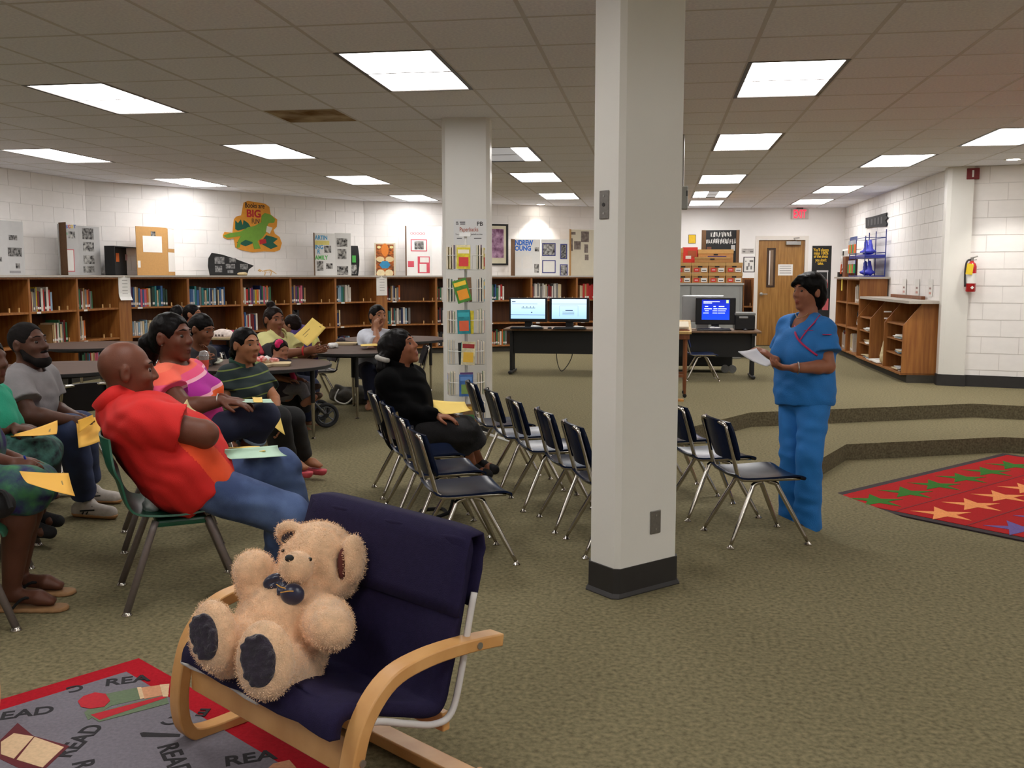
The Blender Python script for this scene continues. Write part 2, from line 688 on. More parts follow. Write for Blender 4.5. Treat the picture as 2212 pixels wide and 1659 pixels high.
wall('wall_left', LA[0] + (WA0 - LA[0]) * 0.001, WAB, zplain=1.2)
wall('wall_left_rear', WA0, LA[0], blocks=False)
wall('wall_back_left', WAB, WBC, zplain=1.2)
wall('wall_back_centre', WBC, WCK, zplain=1.2)
wall('wall_right', WR0, WR1, g=.009, dj=.008, ext=0)
wall('wall_right_front', WR1, WR2, g=.009, dj=.008, ext=0)
wall('wall_right_side', WR2, ROOM[7], blocks=False)
wall('wall_rear', ROOM[7], ROOM[8], blocks=False)

# the plain back wall with the door opening
tb = (LBK[1] - LBK[0]).normalized(); nb = Vector((tb.y, -tb.x))
BM = face_matrix((LBK[0].x, LBK[0].y, 0), (tb.x, tb.y, 0), (nb.x, nb.y, 0))     # x along wall, y up, z into the room
DX0, DX1, DH = 1.72, 2.60, 2.03
mb = MB()
for x0, x1, y0, y1 in ((WCK.x - LBK[0].x - .1, DX0, 0, CEIL + .1), (DX1, 3.45, 0, CEIL + .1), (DX0, DX1, DH, CEIL + .1)):
    sheet(BM @ Matrix.Translation((0, 0, -.2)), x0, x1, y0, y1, .2, mb=mb)
struct(mb.build('wall_back', paint))

# door
oak = wood('door_oak', (166, 122, 62), (136, 94, 42), 0.4)
steel = mat('brushed_steel', (170, 168, 165), 0.35, 0.9, noise=0.05, nscale=60)
glass_dark = mat('door_glass', (120, 100, 80), 0.1, noise=0.2, nscale=3, spec=0.6)
frame_m = mat('door_frame_paint', (222, 216, 208), 0.4, noise=0.02, nscale=5)
mb = sheet(BM @ Matrix.Translation((0, 0, -.07)), DX0 + .005, DX1 - .005, .01, DH - .005, .045)
door = struct(mb.build('door_1', oak))
mb = MB()
for x0, x1, y0, y1 in ((DX0 - .06, DX0, 0, DH + .08), (DX1, DX1 + .06, 0, DH + .08), (DX0, DX1, DH, DH + .08)):
    sheet(BM, x0, x1, y0, y1, .015, mb=mb)
mb.build('door_frame', frame_m, door)
mb = MB()
wx0, wx1, wy0, wy1 = DX0 + .17, DX0 + .33, 1.13, 1.88
for x0, x1, y0, y1 in ((wx0, wx0 + .035, wy0, wy1), (wx1 - .035, wx1, wy0, wy1), (wx0 + .035, wx1 - .035, wy0, wy0 + .035), (wx0 + .035, wx1 - .035, wy1 - .035, wy1)):
    sheet(BM @ Matrix.Translation((0, 0, -.025)), x0, x1, y0, y1, .012, mb=mb)
mb.build('window_frame', mat('dark_bronze', (62, 45, 34), 0.4, 0.3, noise=0.1, nscale=30), door)
sheet(BM @ Matrix.Translation((0, 0, -.025)), wx0 + .035, wx1 - .035, wy0 + .035, wy1 - .035, .004).build('window_pane', glass_dark, door)
sheet(BM @ Matrix.Translation((0, 0, -.021)), wx0 + .042, wx0 + .06, wy0 + .05, wy1 - .05, .002).build('pane_edge', frame_m, door)
mb = MB(); mb.lathe([(.032, 0), (.032, .01), (.014, .014), (.014, .05), (.012, .05)], BM @ Vector((DX0 + .08, 1.0, -.025)), 16, R=BM.to_3x3())
mb.box(BM @ Vector((DX0 + .13, 1.0, .03)), (.11, .02, .02), BM.to_3x3())
mb.build('door_handle', steel, door, smooth='auto')
mb = MB(); mb.box(BM @ Vector((DX1 - .23, DH - .06, .02)), (.28, .07, .06), BM.to_3x3()); mb.build('door_closer', steel, door, bevel=.008)
mb = MB(); mb.tube([BM @ Vector((DX1 - .18, DH - .02, .03)), BM @ Vector((DX1 - .25, DH + .03, .12)), BM @ Vector((DX1 - .12, DH + .045, .02))], .008)
mb.build('closer_arm', steel, door)

# ceiling: panels lying in an exposed grid
GX0, GY0, T = -0.69, 5.03, 0.61
LIGHTS = []   # (gx, gy, split, label)


def cell(x, y):
    return round((x - GX0) / T), round((y - GY0) / T)


lab = 'flat fluorescent ceiling panel light, '
for x, y, kind, l in (
    (.53, 6.25, 0, lab + 'large one right of the near white column'),
    (.53, 9.30, 0, lab + 'second one back right of the near column'),
    (.53, 12.96, 0, lab + 'third one back right of the near column'),
    (.53, 15.4, 2, 'half-lit ceiling panel light with a dark middle strip, near the back wall'),
    (.53, 17.23, 0, lab + 'farthest one, nearest the boxes by the back wall'),
    (-1.91, 5.64, 0, lab + 'largest one, left of the near column'),
    (-1.91, 10.2, 1, 'half-lit ceiling panel light just right of the far column'),
    (-1.91, 12.35, 0, lab + 'above the two monitors'),
    (-1.91, 15.4, 0, lab + 'beside the round downlight'),
    (-4.35, 6.25, 0, lab + 'long one at the upper left'),
    (-4.35, 9.30, 0, lab + 'above the round tables'),
    (-4.35, 12.35, 0, lab + 'right of the dinosaur sign'),
    (-4.35, 15.4, 0, lab + 'small one just left of the far column'),
    (-6.79, 9.30, 0, lab + 'cut by the left edge of the view'),
    (-6.79, 12.35, 0, lab + 'above the brown cardboard display'),
    (2.97, 9.30, 0, lab + 'cut by the right edge of the view'),
    (2.36, 10.98, 0, lab + 'right, in line with the wall corner'),
    (2.36, 15.0, 0, lab + 'before the exit sign, nearer one'),
    (2.36, 17.15, 0, lab + 'directly before the exit sign'),
    (2.97, .15, 0, lab + 'out of view behind and far right'), (5.4, 3.2, 0, lab + 'out of view beside the pit'), (-1.91, 2.6, 0, lab + 'out of view near the camera'),
    (-4.35, 3.2, 0, lab + 'out of view on the left'), (-6.79, 6.25, 0, lab + 'out of view far left'),
    (5.4, 6.25, 0, lab + 'out of view far right'),
    (2.97, 3.2, 0, lab + 'out of view right of the camera'), (-4.35, .15, 0, lab + 'out of view behind left'),
    (-1.91, -.4, 0, lab + 'out of view behind the camera'), (1.75, -1.9, 0, lab + 'out of view far behind the camera'), (5.4, .15, 0, lab + 'out of view at the rear right'), (4.2, -1.9, 0, lab + 'out of view in the rear right corner'), (.53, .15, 0, lab + 'out of view behind right'), (5.4, 9.3, 0, lab + 'out of view at far right')):
    LIGHTS.append((*cell(x, y), kind, l))
taken = {(i, j + k) for i, j, _, _ in LIGHTS for k in (0, 1)}
mb = MB(); mb.add([(p.x, p.y, CEIL + .06) for p in ROOM], [tuple(range(len(ROOM)))])
ceil = struct(mb.build('ceiling', tile_m))
tm = MB().box((0, 0, .009), (T - .016, T - .016, .018)).mesh('ceiling_tile', tile_m)
tms = MB().box((0, 0, .009), (T - .016, T - .016, .018)).mesh('ceiling_tile', tile_stain)
cells = []
for i in range(-16, 18):
    for j in range(-15, 26):
        x, y = GX0 + (i + .5) * T, GY0 + (j + .5) * T
        if (i, j) in taken: continue
        if any(inside(ROOM, x + dx, y + dy) for dx in (-.3, .3) for dy in (-.3, .3)):
            d = math.hypot(x, y)
            az = math.atan2(x, y) + YAW
            vis = abs(az) < 0.60 and y > 4.0
            cells.append((0 if vis else 1, d, i, j, x, y))
cells.sort()
mbr = MB(); nt = 0
for vis, d, i, j, x, y in cells:
    if not vis and nt < 298:
        o = link_mesh('ceiling_tile', tms if (i, j) == cell(-3.13, 7.47) else tm, ceil, False, (x, y, CEIL)); nt += 1
    else:
        mbr.box((x, y, CEIL + .009), (T - .016, T - .016, .018))
o = mbr.build('ceiling_tile_field', tile_m, ceil); o['kind'] = 'stuff'
mb = MB()
for i in range(-16, 19):
    x = GX0 + i * T
    ys = [y for y in np.arange(-3.2, 19.6, .1) if inside(ROOM, x, y)]
    if ys: mb.box((x, (ys[0] + ys[-1]) / 2, CEIL + .002), (.024, ys[-1] - ys[0] + .2, .006))
for j in range(-15, 26):
    y = GY0 + j * T
    xs = [x for x in np.arange(-9.5, 9.5, .1) if inside(ROOM, x, y)]
    if xs: mb.box(((xs[0] + xs[-1]) / 2, y, CEIL + .0025), (xs[-1] - xs[0] + .2, .024, .006))
mb.build('ceiling_grid', tbar_m, ceil)

lens_m = mat('lit_lens', (250, 250, 250), 0.4, emit=(255, 252, 249), estr=TROFFER, noise=0.01, nscale=80)
dull_lens = mat('dim_lens', (150, 152, 155), 0.3, noise=0.05, nscale=50, emit=(255, 255, 255), estr=0.15)  # lens strips without a lit tube, given a faint glow of their own
troffer_m = mat('troffer_frame', (70, 66, 62), 0.4, 0.4, noise=0.05, nscale=20)
fr = MB()
W2, L2 = T, 2 * T
for x0, x1, y0, y1 in ((0, .028, 0, L2), (W2 - .028, W2, 0, L2), (.028, W2 - .028, 0, .022), (.028, W2 - .028, L2 - .022, L2)):
    fr.box(((x0 + x1) / 2, (y0 + y1) / 2, .012), (x1 - x0, y1 - y0, .03))
fr_me = fr.mesh('frame', troffer_m)
def lens_mesh(x0, x1, m, nm):
    return MB().box(((x0 + x1) / 2, L2 / 2, .008), (x1 - x0, L2 - .044, .008)).mesh(nm, m)
full = lens_mesh(.028, W2 - .028, lens_m, 'lens')
l_a, l_b, l_c = lens_mesh(.028, .24, lens_m, 'lens'), lens_mesh(.24, .40, dull_lens, 'dark_lens'), lens_mesh(.40, W2 - .028, lens_m, 'lens')
for i, j, kind, l in LIGHTS:
    x, y = GX0 + i * T, GY0 + j * T
    t = thing('ceiling_light', l, 'ceiling light', (x, y, CEIL), 0, 'fluorescent ceiling panels')
    link_mesh('frame', fr_me, t, True)
    if kind == 0: link_mesh('lens', full, t, True)
    else:
        link_mesh('lens', l_c, t, True); link_mesh('dark_lens', l_b, t, True)
        link_mesh('lens' if kind == 2 else 'dark_lens', l_a if kind == 2 else lens_mesh(.028, .24, dull_lens, 'dark_lens'), t, True)
# recessed downlights
can_m = mat('downlight_trim', (230, 230, 226), 0.4, noise=0.02, nscale=30)
for (x, y), l in (((-2.12, 17.7), 'small round recessed downlight near the back wall'), ((3.93, 11.75), 'small round recessed downlight before the right wall'), ((-4.4, 15.75), '')):
    if not l: continue
    t = thing('downlight', l, 'downlight', (x, y, CEIL), 0, 'recessed downlights')
    MB().lathe([(.075, -.003), (.1, -.006), (.1, 0), (.075, .004)], n=24).build('trim_ring', can_m, t, local=True)
    MB().lathe([(.07, .0), (.07, -.004)], n=24).build('lamp', mat('downlight_lamp', (255, 255, 255), 0.3, emit=(255, 246, 232), estr=20, noise=0.01), t, local=True)
    ld = bpy.data.lights.new('downlight_beam', 'SPOT'); ld.energy = DOWNLIGHT_W; ld.spot_size = math.radians(95); ld.spot_blend = 0.5
    ld.color = (1, .95, .88); ld.shadow_soft_size = .06
    lo = bpy.data.objects.new('downlight_beam', ld); COL.objects.link(lo); lo.parent = t; lo.location = (0, 0, -.02)

# columns
def column(name, corners, base_h, z0=0.0):
    mb = MB(); k = len(corners)
    vs = [(x, y, 0) for x, y in corners] + [(x, y, CEIL + .05) for x, y in corners]
    mb.add(vs, [tuple(range(k)), tuple(range(k, 2 * k))] + [(i, (i + 1) % k, k + (i + 1) % k, k + i) for i in range(k)])
    c = struct(mb.build(name, white_gloss))
    ctr = Vector((sum(p[0] for p in corners) / k, sum(p[1] for p in corners) / k))
    mb = MB()
    prof = [(.009, base_h), (.010, .02), (.022, .004), (.022, 0)]
    rings = []
    for d, z in prof:
        for p in corners:
            v = Vector(p) - ctr; v = v * (1 + d / v.length)
            mb.v.append((ctr.x + v.x, ctr.y + v.y, z))
    for r in range(len(prof) - 1):
        for i in range(k):
            mb.f.append((r * k + i, r * k + (i + 1) % k, (r + 1) * k + (i + 1) % k, (r + 1) * k + i)); mb.mi.append(0)
    mb.f.append(tuple(range(k))); mb.mi.append(0)
    mb.build('column_base', rubber, c)
    return c


def rect_chamfer(o, u, v, lu, lv, c):
    o, u, v = Vector(o), Vector(u).normalized(), Vector(v).normalized()
    pts = [o + u * c, o + u * (lu - c), o + u * lu + v * c, o + u * lu + v * (lv - c), o + u * (lu - c) + v * lv, o + u * c + v * lv, o + v * (lv - c), o + v * c]
    return [(p.x, p.y) for p in pts]


near_col = column('column_near', rect_chamfer((-.145, 3.905), (1, 1), (-1, 1), .36, .185, .02), .125)
yd = math.radians(6)
far_col = column('column_far', rect_chamfer((-1.79, 8.0), (math.cos(yd), math.sin(yd)), (-math.sin(yd), math.cos(yd)), .40, .32, .03), .125)
# metal plates on the near column
ur, ul = Vector((1, 1, 0)).normalized(), Vector((-1, 1, 0)).normalized()
cn = Vector((-.145, 3.905, 0))
plate_m = mat('plate_steel', (128, 124, 120), 0.4, 0.6, noise=0.1, nscale=80)
Mr = face_matrix(cn, ur, -ul)
def plate_at(M, x, y, w, h, label, hole):
    t = thing('wall_plate', label, 'wall plate', M @ Vector((x, y - h / 2, 0)))
    sheet(M, x - w / 2, x + w / 2, y - h / 2, y + h / 2, .006).build('plate', plate_m, t, bevel=.003)
    for dy in (-.3, .3): MB().lathe([(.005, .006), (.005, .0075)], M @ Vector((x, y + dy * h, 0)), 10, R=M.to_3x3()).build('screw', steel, t)
    if hole: MB().lathe([(.008, .006), (.008, .0078)], M @ Vector((x, y, 0)), 12, R=M.to_3x3()).build('socket_hole', rubber, t)
plate_at(Mr, .215, .295, .06, .1, 'blank grey metal plate low on the near white column', False)
Ml = face_matrix(cn + ul * .185, -ul, -ur)
plate_at(Ml, .085, 1.62, .055, .115, 'grey metal socket plate high on the near white column', True)

# corner post and rubber base at the right
pc = WR1
mb = MB(); tr = (WR2 - WR1).normalized(); nr = Vector((tr.y, -tr.x))
post = [WR1 + Vector((-.05, .12)), WR1 + Vector((-.06, -.02)), WR1 + nr * .05 + tr * -.0, WR1 + nr * .05 + tr * .24, WR1 + tr * .24]
k = len(post)
mb.add([(p.x, p.y, 0) for p in post] + [(p.x, p.y, CEIL) for p in post], [tuple(range(k)), tuple(range(k, 2 * k))] + [(i, (i + 1) % k, k + (i + 1) % k, k + i) for i in range(k)])
struct(mb.build('trim_1', white_gloss))
mb = MB(); a, b = WR1 + tr * .2, WR2
c = (a + b) / 2 + nr * .006
mb.box((c.x, c.y, .07), ((b - a).length, .012, .14), (0, 0, math.atan2(tr.y, tr.x)))
struct(mb.build('baseboard_right', rubber))
cc = sum(post, Vector((0, 0))) / len(post)
mb = MB(); pb = [cc + (p - cc) * (1 + .014 / (p - cc).length) for p in post]
mb.add([(p.x, p.y, 0) for p in pb] + [(p.x, p.y, .14) for p in pb], [tuple(range(k)), tuple(range(k, 2 * k))] + [(i, (i + 1) % k, k + (i + 1) % k, k + i) for i in range(k)])
struct(mb.build('baseboard_corner', rubber))
# ------------------------------------------------------------------ bookcases round the left and back walls
RND = random.Random(7)
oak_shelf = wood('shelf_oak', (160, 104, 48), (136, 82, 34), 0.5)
oak_shaded = wood('shelf_oak_back', (108, 62, 24), (88, 48, 16), 0.55)  # same oak darkened: shade inside the cases painted into the back panels
laminate = mat('grey_laminate', (176, 168, 158), 0.5, noise=0.06, nscale=60)
plinth_m = mat('dark_plinth', (58, 54, 46), 0.8, noise=0.1, nscale=30)
card_m = mat('white_card', (228, 226, 222), 0.7, noise=0.02, nscale=20)
peg_m = mat('pale_peg', (220, 180, 120), 0.6, noise=0.05, nscale=30)
SH_Z = (.12, .52, .918)      # shelf tops
SH_TOP = 1.325
SD = 0.46                    # unit depth
BOOK_COL = {'dark red': (120, 24, 26), 'red': (178, 36, 30), 'yellow': (206, 178, 40), 'white': (214, 208, 198), 'cream': (206, 188, 150),
            'dark blue': (30, 44, 92), 'blue': (52, 96, 150), 'light blue': (140, 172, 196), 'green': (44, 104, 66), 'dark green': (26, 62, 48),
            'black': (28, 26, 28), 'grey': (120, 118, 116), 'orange': (206, 104, 36), 'teal': (34, 116, 118), 'purple': (84, 46, 98), 'tan': (166, 130, 84), 'pink': (196, 92, 116)}
BOOK_M = {k: mat('book_' + k.replace(' ', '_'), v, 0.55, noise=0.12, nscale=25) for k, v in BOOK_COL.items()}
page_m = mat('book_pages', (222, 212, 192), 0.9, noise=0.05, nscale=200)
ORD = ['first', 'second', 'third', 'fourth', 'fifth', 'sixth', 'seventh', 'eighth', 'ninth', 'tenth', 'eleventh', 'twelfth', 'thirteenth', 'fourteenth', 'fifteenth', 'sixteenth', 'seventeenth', 'eighteenth', 'nineteenth', 'twentieth', 'last']
_book_mesh = {}


def book_meshes(col):
    """Unit book (x thickness, y depth, z height), spine at y = 0: cover and page block."""
    if col not in _book_mesh:
        a = MB(); t = .06
        a.box((-.5 + t, .5, .5), (2 * t, 1, 1)); a.box((.5 - t, .5, .5), (2 * t, 1, 1)); a.box((0, .02, .5), (1, .04, 1))
        p = MB().box((0, .5, .5), (.76, .9, .95))
        l = MB().box((0, -.003, .16), (.8, .004, .12))
        _book_mesh[col] = (a.mesh('cover', BOOK_M[col]), p.mesh('pages', page_m), l.mesh('spine_label', card_m))
    return _book_mesh[col]


def place_book(M, x, z, w, d, h, col, tilt, label, group):
    o = bpy.data.objects.new('book', None); COL.objects.link(o)
    o.empty_display_size = .05
    o.matrix_world = M @ Matrix.Translation((x, 0, z)) @ Matrix.Rotation(tilt, 4, 'Y')
    o.scale = (w, d, h)
    tag(o, label, 'book', group)
    cv, pg, sl = book_meshes(col)
    link_mesh('cover', cv, o, True); link_mesh('pages', pg, o, True)
    if RND.random() < .75: link_mesh('spine_label', sl, o, True)
    return o


def book_row(M, x0, z, total, cols, hmean, where, group, dmean=.19, lean=False):
    """Fill from x0 with books until the run is 'total' long."""
    x = x0; i = 0
    while x < x0 + total - .012 and i < 20:
        w = RND.uniform(.018, .04); h = hmean * RND.uniform(.82, 1.08); d = dmean * RND.uniform(.85, 1.05)
        col = RND.choice(cols)
        tilt = 0.0
        if lean and x > x0 + total - .07: tilt = -.12
        place_book(M, x + w / 2 + (.03 if tilt else 0), z + (.004 if tilt else 0), w, d, h, col, tilt, ORD[min(i, 20)] + ' book from left, ' + col + ', ' + where, group)
        x += w + RND.uniform(.001, .004); i += 1


def bookcase(M, w, label, shelves=SH_Z, top=SH_TOP, depth=SD, group='oak bookcases along the left and back walls', tags=()):
    """Unit with its front-left corner at the origin of M (x along the front, y into the case, z up)."""
    loc = M.translation
    t = thing('bookcase', label, 'bookcase', loc, M.to_euler().z, group)
    for x in (0.009, w - .009):
        MB().box((x, depth / 2, (top + shelves[0] - .02) / 2), (.018, depth, top - shelves[0] + .02)).build('side_panel', oak_shelf, t, local=True)
    MB().box((w / 2, depth - .006, (top + .1) / 2), (w - .036, .012, top - .1)).build('back_panel', oak_shaded, t, local=True)
    for z in shelves:
        s = MB().box((w / 2, depth / 2 - .004, z - .011), (w - .038, depth - .02, .022)).build('shelf', oak_shelf, t, local=True)
        if z != shelves[0]:
            for dx in (.04, .2):
                MB().box((w - dx, .12, z + .025), (.014, .014, .05)).build('bookend_peg', peg_m, t, local=True)
    MB().box((w / 2, .012, top - .012), (w - .036, .018, .024)).build('top_rail', oak_shelf, t, local=True)
    MB().box((w / 2, depth / 2 + .03, (shelves[0] - .02) / 2), (w, depth - .06, shelves[0] - .022)).build('plinth', plinth_m, t, local=True)
    for sx, sz in tags:
        MB().box((sx, -.007, sz - .012), (.07, .003, .022)).build('shelf_label', card_m, t, local=True)
    return t


def seg_matrix(a, b):
    t = (b - a).normalized()
    M = Matrix.Rotation(math.atan2(t.y, t.x), 4, 'Z'); M.translation = (a.x, a.y, 0)
    return M


mixed = list(BOOK_COL)
warm = ['red', 'dark red', 'yellow', 'white', 'cream', 'black', 'light blue', 'grey']
pale = ['cream', 'white', 'tan', 'grey', 'green', 'orange', 'dark red']
blues = ['blue', 'light blue', 'white', 'cream', 'dark blue', 'grey', 'teal', 'black']
wares = {}


def run(name, a, b, nb, pil, skip, rows, where, vis):
    """A run of nb bookcases from a to b with pilaster width pil kept free at each end."""
    M = seg_matrix(a, b); L = (b - a).length
    w = (L - 2 * pil) / nb
    for i in range(nb):
        if i in skip: continue
        nm = '%s bay from the %s end of the %s bookcase run' % (ORD[i - min(set(range(nb)) - set(skip))], 'left', where)
        Mi = M @ Matrix.Translation((pil + i * w, 0, 0))
        tg = [(.14, SH_Z[2]), (.12, SH_Z[1])] if RND.random() < .8 else [(.14, SH_Z[2])]
        bookcase(Mi, w, 'oak open bookcase, ' + nm, tags=tg)
        for zi, (st, ln, cols, hm, lean) in rows.get(i, {}).items():
            book_row(Mi @ Matrix.Translation((0, .1, 0)), st, SH_Z[zi], ln, cols, hm, '%s shelf, %s' % (('bottom', 'lower', 'upper')[zi], nm.replace(' bookcase run', ' run').replace(' from the left end of the', ' of')), 'library books on the %s shelves' % where)
    # continuous laminate top
    mb = MB(); ext = .0
    mb.box((L / 2, (SD + .14) / 2 - .02, SH_TOP + .013), (L + .1, SD + .16, .026))
    o = mb.build('shelf_top', laminate); o.matrix_world = M
    tag(o, 'grey laminate top running along the %s bookcases' % where, 'shelf top', 'laminate tops of the bookcases')
    return M, w


rowsA = {3: {2: (.03, .5, warm, .27, True), 1: (.5, .3, pale, .26, False)}, 4: {2: (.03, .4, pale + ['dark red'], .27, False), 1: (.03, .22, pale, .29, False), 0: (.04, .55, mixed, .26, False)},
         2: {2: (.04, .3, warm, .26, False), 1: (.04, .3, pale, .26, False)}}
rowsB = {0: {2: (.03, .58, mixed, .27, True), 1: (.03, .42, ['cream', 'white', 'cream', 'light blue'], .2, False), 0: (.03, .4, mixed, .25, False)},
         1: {2: (.03, .62, blues, .26, True), 1: (.1, .3, mixed, .25, False)}, 2: {2: (.03, .55, mixed, .26, False), 1: (.03, .28, ['red', 'dark red', 'blue', 'white', 'dark blue'], .26, False)},
         3: {2: (.03, .33, mixed, .26, False), 1: (.06, .16, ['black', 'white', 'black'], .27, False)}, 4: {2: (.03, .36, pale + blues, .26, False), 1: (.03, .13, ['yellow', 'cream', 'dark blue'], .26, True), 0: (.04, .3, mixed, .22, False)}}
rowsC = {0: {2: (.03, .24, pale + ['black', 'dark blue'], .25, False), 1: (.03, .4, blues + ['dark red', 'grey'], .27, False), 0: (.05, .3, mixed, .24, False)},
         1: {2: (.03, .5, ['purple', 'green', 'dark red', 'blue', 'white'], .25, False), 1: (.03, .2, ['dark red', 'black', 'white'], .27, True), 0: (.03, .4, ['white', 'grey', 'black', 'cream'], .25, False)},
         2: {2: (.03, .36, ['green', 'blue', 'red', 'white', 'dark blue'], .26, False), 0: (.03, .4, pale, .26, False)},
         3: {2: (.03, .62, ['white', 'grey', 'cream', 'dark red', 'white'], .29, False)}, 4: {2: (.1, .4, ['tan', 'black', 'red', 'cream'], .27, True)}}
MA, wA = run('a', P0, P1, 5, .09, (0, 1), rowsA, 'left wall', 1)
MBm, wB = run('b', P1, P2, 5, .09, (), rowsB, 'angled wall', 1)
MC, wC = run('c', P2, P3, 5, .09, (), rowsC, 'back wall', 1)
# pilasters where two runs meet, each with a paper notice taped to it
for k, (p, m0, m1, l) in enumerate(((P1, MA, MBm, 'left'), (P2, MBm, MC, 'right'))):
    t0 = (m0.to_3x3() @ Vector((1, 0, 0))).to_2d(); t1 = (m1.to_3x3() @ Vector((1, 0, 0))).to_2d()
    n0, n1 = Vector((-t0.y, t0.x)), Vector((-t1.y, t1.x))
    a, b = p - t0 * .09, p + t1 * .09
    pts = [a, b, b + n1 * .04, a + n0 * .04]
    mb = MB(); mb.add([(q.x, q.y, .1) for q in pts] + [(q.x, q.y, SH_TOP) for q in pts], [(0, 1, 2, 3), (4, 5, 6, 7), (0, 1, 5, 4), (1, 2, 6, 5), (2, 3, 7, 6), (3, 0, 4, 7)])
    struct(mb.build('trim_%d' % (k + 2), oak_shelf))
    d = (b - a).normalized(); nf = Vector((d.y, -d.x))
    c = (a + b) / 2 + nf * .006
    M = face_matrix((c.x, c.y, 0), (d.x, d.y, 0), (nf.x, nf.y, 0))
    t = thing('paper_notice', 'white paper list taped to the %s bookcase pilaster' % l, 'notice', M @ Vector((0, 1.03, 0)))
    rows = [[M @ Vector((x, SH_TOP + .02 - s * .33, .002 + (.05 * max(0, s - .7) ** 2 * 8 if k == 0 else 0))) for x in (-.1, .1)] for s in np.linspace(0, 1, 8)]
    MB().grid(rows, th=.0015).build('paper', card_m, t)
    for q in range(5):
        sheet(M @ Matrix.Translation((0, 0, .0045)), -.04, .05, 1.28 - q * .045, 1.286 - q * .045, .0006).build('print_line', mat('print_grey', (120, 118, 116), .8, noise=.05), t)

# ------------------------------------------------------------------ displays standing on the bookcase tops
TOPZ = SH_TOP + .0265
brown_card = mat('brown_cardboard', (184, 140, 84), 0.8, noise=0.05, nscale=40)
dark_card = mat('dark_cardboard', (96, 68, 42), 0.85, noise=0.1, nscale=40)
white_board = mat('white_board', (226, 226, 224), 0.75, noise=0.02, nscale=12)
grey_board = mat('grey_board', (188, 188, 188), 0.75, noise=0.03, nscale=12)
black_board = mat('black_board', (22, 22, 24), 0.7, noise=0.15, nscale=20)
photo_bw = mat('photo_print', (30, 30, 32), 0.5, rgb2=(190, 188, 184), nscale=22, spec=.3)
photo_bw2 = mat('photo_print_dark', (18, 18, 20), 0.5, rgb2=(150, 148, 146), nscale=34, spec=.3)
ink = mat('black_ink', (24, 24, 26), 0.7, noise=.05)
def ink_c(n, c): return mat('ink_' + n, c, 0.7, noise=.05, nscale=20)


def px_on(M, x, y):
    """Local (x, y) on the plane of M (x right, y up, z normal) seen at photograph pixel (x, y)."""
    r = Vector(_cf + _cr * (x - IMG_W / 2) / FPX - _cu * (y - IMG_H / 2) / FPX)
    n = M.to_3x3() @ Vector((0, 0, 1)); o = Vector((0, 0, EYE))
    t = (M.translation - o).dot(n) / r.dot(n)
    q = M.inverted() @ (o + r * t)
    return q.x, q.y


def stand_plane(seg, px, back=.42, yaw=0.0):
    """Upright plane on a bookcase top: through pixel column px, 'back' metres behind the front edge, turned by yaw."""
    R = seg.to_3x3()
    xd, nd = R @ Vector((1, 0, 0)), R @ Vector((0, -1, 0))
    F = face_matrix(seg.translation + R @ Vector((0, back, 0)) + Vector((0, 0, TOPZ)), xd, nd)
    lx, _ = px_on(F, px, 600)
    o = F @ Vector((lx, 0, 0))
    Ry = Matrix.Rotation(yaw, 3, 'Z')
    return face_matrix(o, Ry @ xd, Ry @ nd)


def panel(M, x0, x1, h, t, name, m, th=.006):
    return sheet(M, x0, x1, 0, h, th).build(name, m, t)


def stick(M, t, px0, py0, px1, py1, m, name='photo', th=.0012, lift=.0065):
    """A print stuck on plane M covering photograph pixels px0..px1, py0..py1."""
    cx, cy = (px0 + px1) / 2, (py0 + py1) / 2
    x0, _ = px_on(M, px0, cy); x1, _ = px_on(M, px1, cy); _, y1 = px_on(M, cx, py0); _, y0 = px_on(M, cx, py1)
    return sheet(M @ Matrix.Translation((0, 0, lift)), x0, x1, max(y0, .004), y1, th).build(name, m, t)


def word(M, t, s, px0, px1, pyc, hpx, m, lift=.0066, bold=.0, name='lettering'):
    cy = pyc
    x0, _ = px_on(M, px0, cy); x1, y = px_on(M, px1, cy); _, ya = px_on(M, (px0 + px1) / 2, pyc - hpx / 2); _, yb = px_on(M, (px0 + px1) / 2, pyc + hpx / 2)
    size = (ya - yb) / .72
    me = text_mesh(s, size, bold * size, .0008)
    wd = max(v.co.x for v in me.vertices) - min(v.co.x for v in me.vertices)
    return text(s, size, M @ Matrix.Translation(((x0 + x1) / 2, y, lift)), m, t, bold * size, name, .0008, sx=abs(x1 - x0) / max(wd, 1e-4))


def hgt(M, px, py): return px_on(M, px, py)[1]


def wing(M, t, px, w, h, ang, m, name='side_panel', left=True, th=.006):
    """A panel hinged on M at pixel column px, folding towards the room by ang."""
    x, _ = px_on(M, px, 560)
    if left:
        W = M @ Matrix.Translation((x, 0, 0)) @ Matrix.Rotation(ang, 4, 'Y')
        return W, sheet(W, -w, 0, 0, h, th).build(name, m, t)
    W = M @ Matrix.Translation((x, 0, 0)) @ Matrix.Rotation(-ang, 4, 'Y')
    return W, sheet(W, 0, w, 0, h, th).build(name, m, t)


# 1 pale board at the far left edge
M = stand_plane(MA, 30, .45)
t = thing('display_board', 'pale display board with dark photos at the left edge of the view', 'display board', M.translation)
panel(M, px_on(M, -60, 560)[0], px_on(M, 52, 560)[0], hgt(M, 30, 478), t, 'panel', grey_board)
for b in ((18, 508, 36, 519), (16, 535, 46, 554), (33, 569, 42, 580), (-6, 555, 3, 565)): stick(M, t, *b, photo_bw2)
stick(M, t, 20, 585, 44, 590, ink_c('grey', (150, 148, 150)), 'caption')
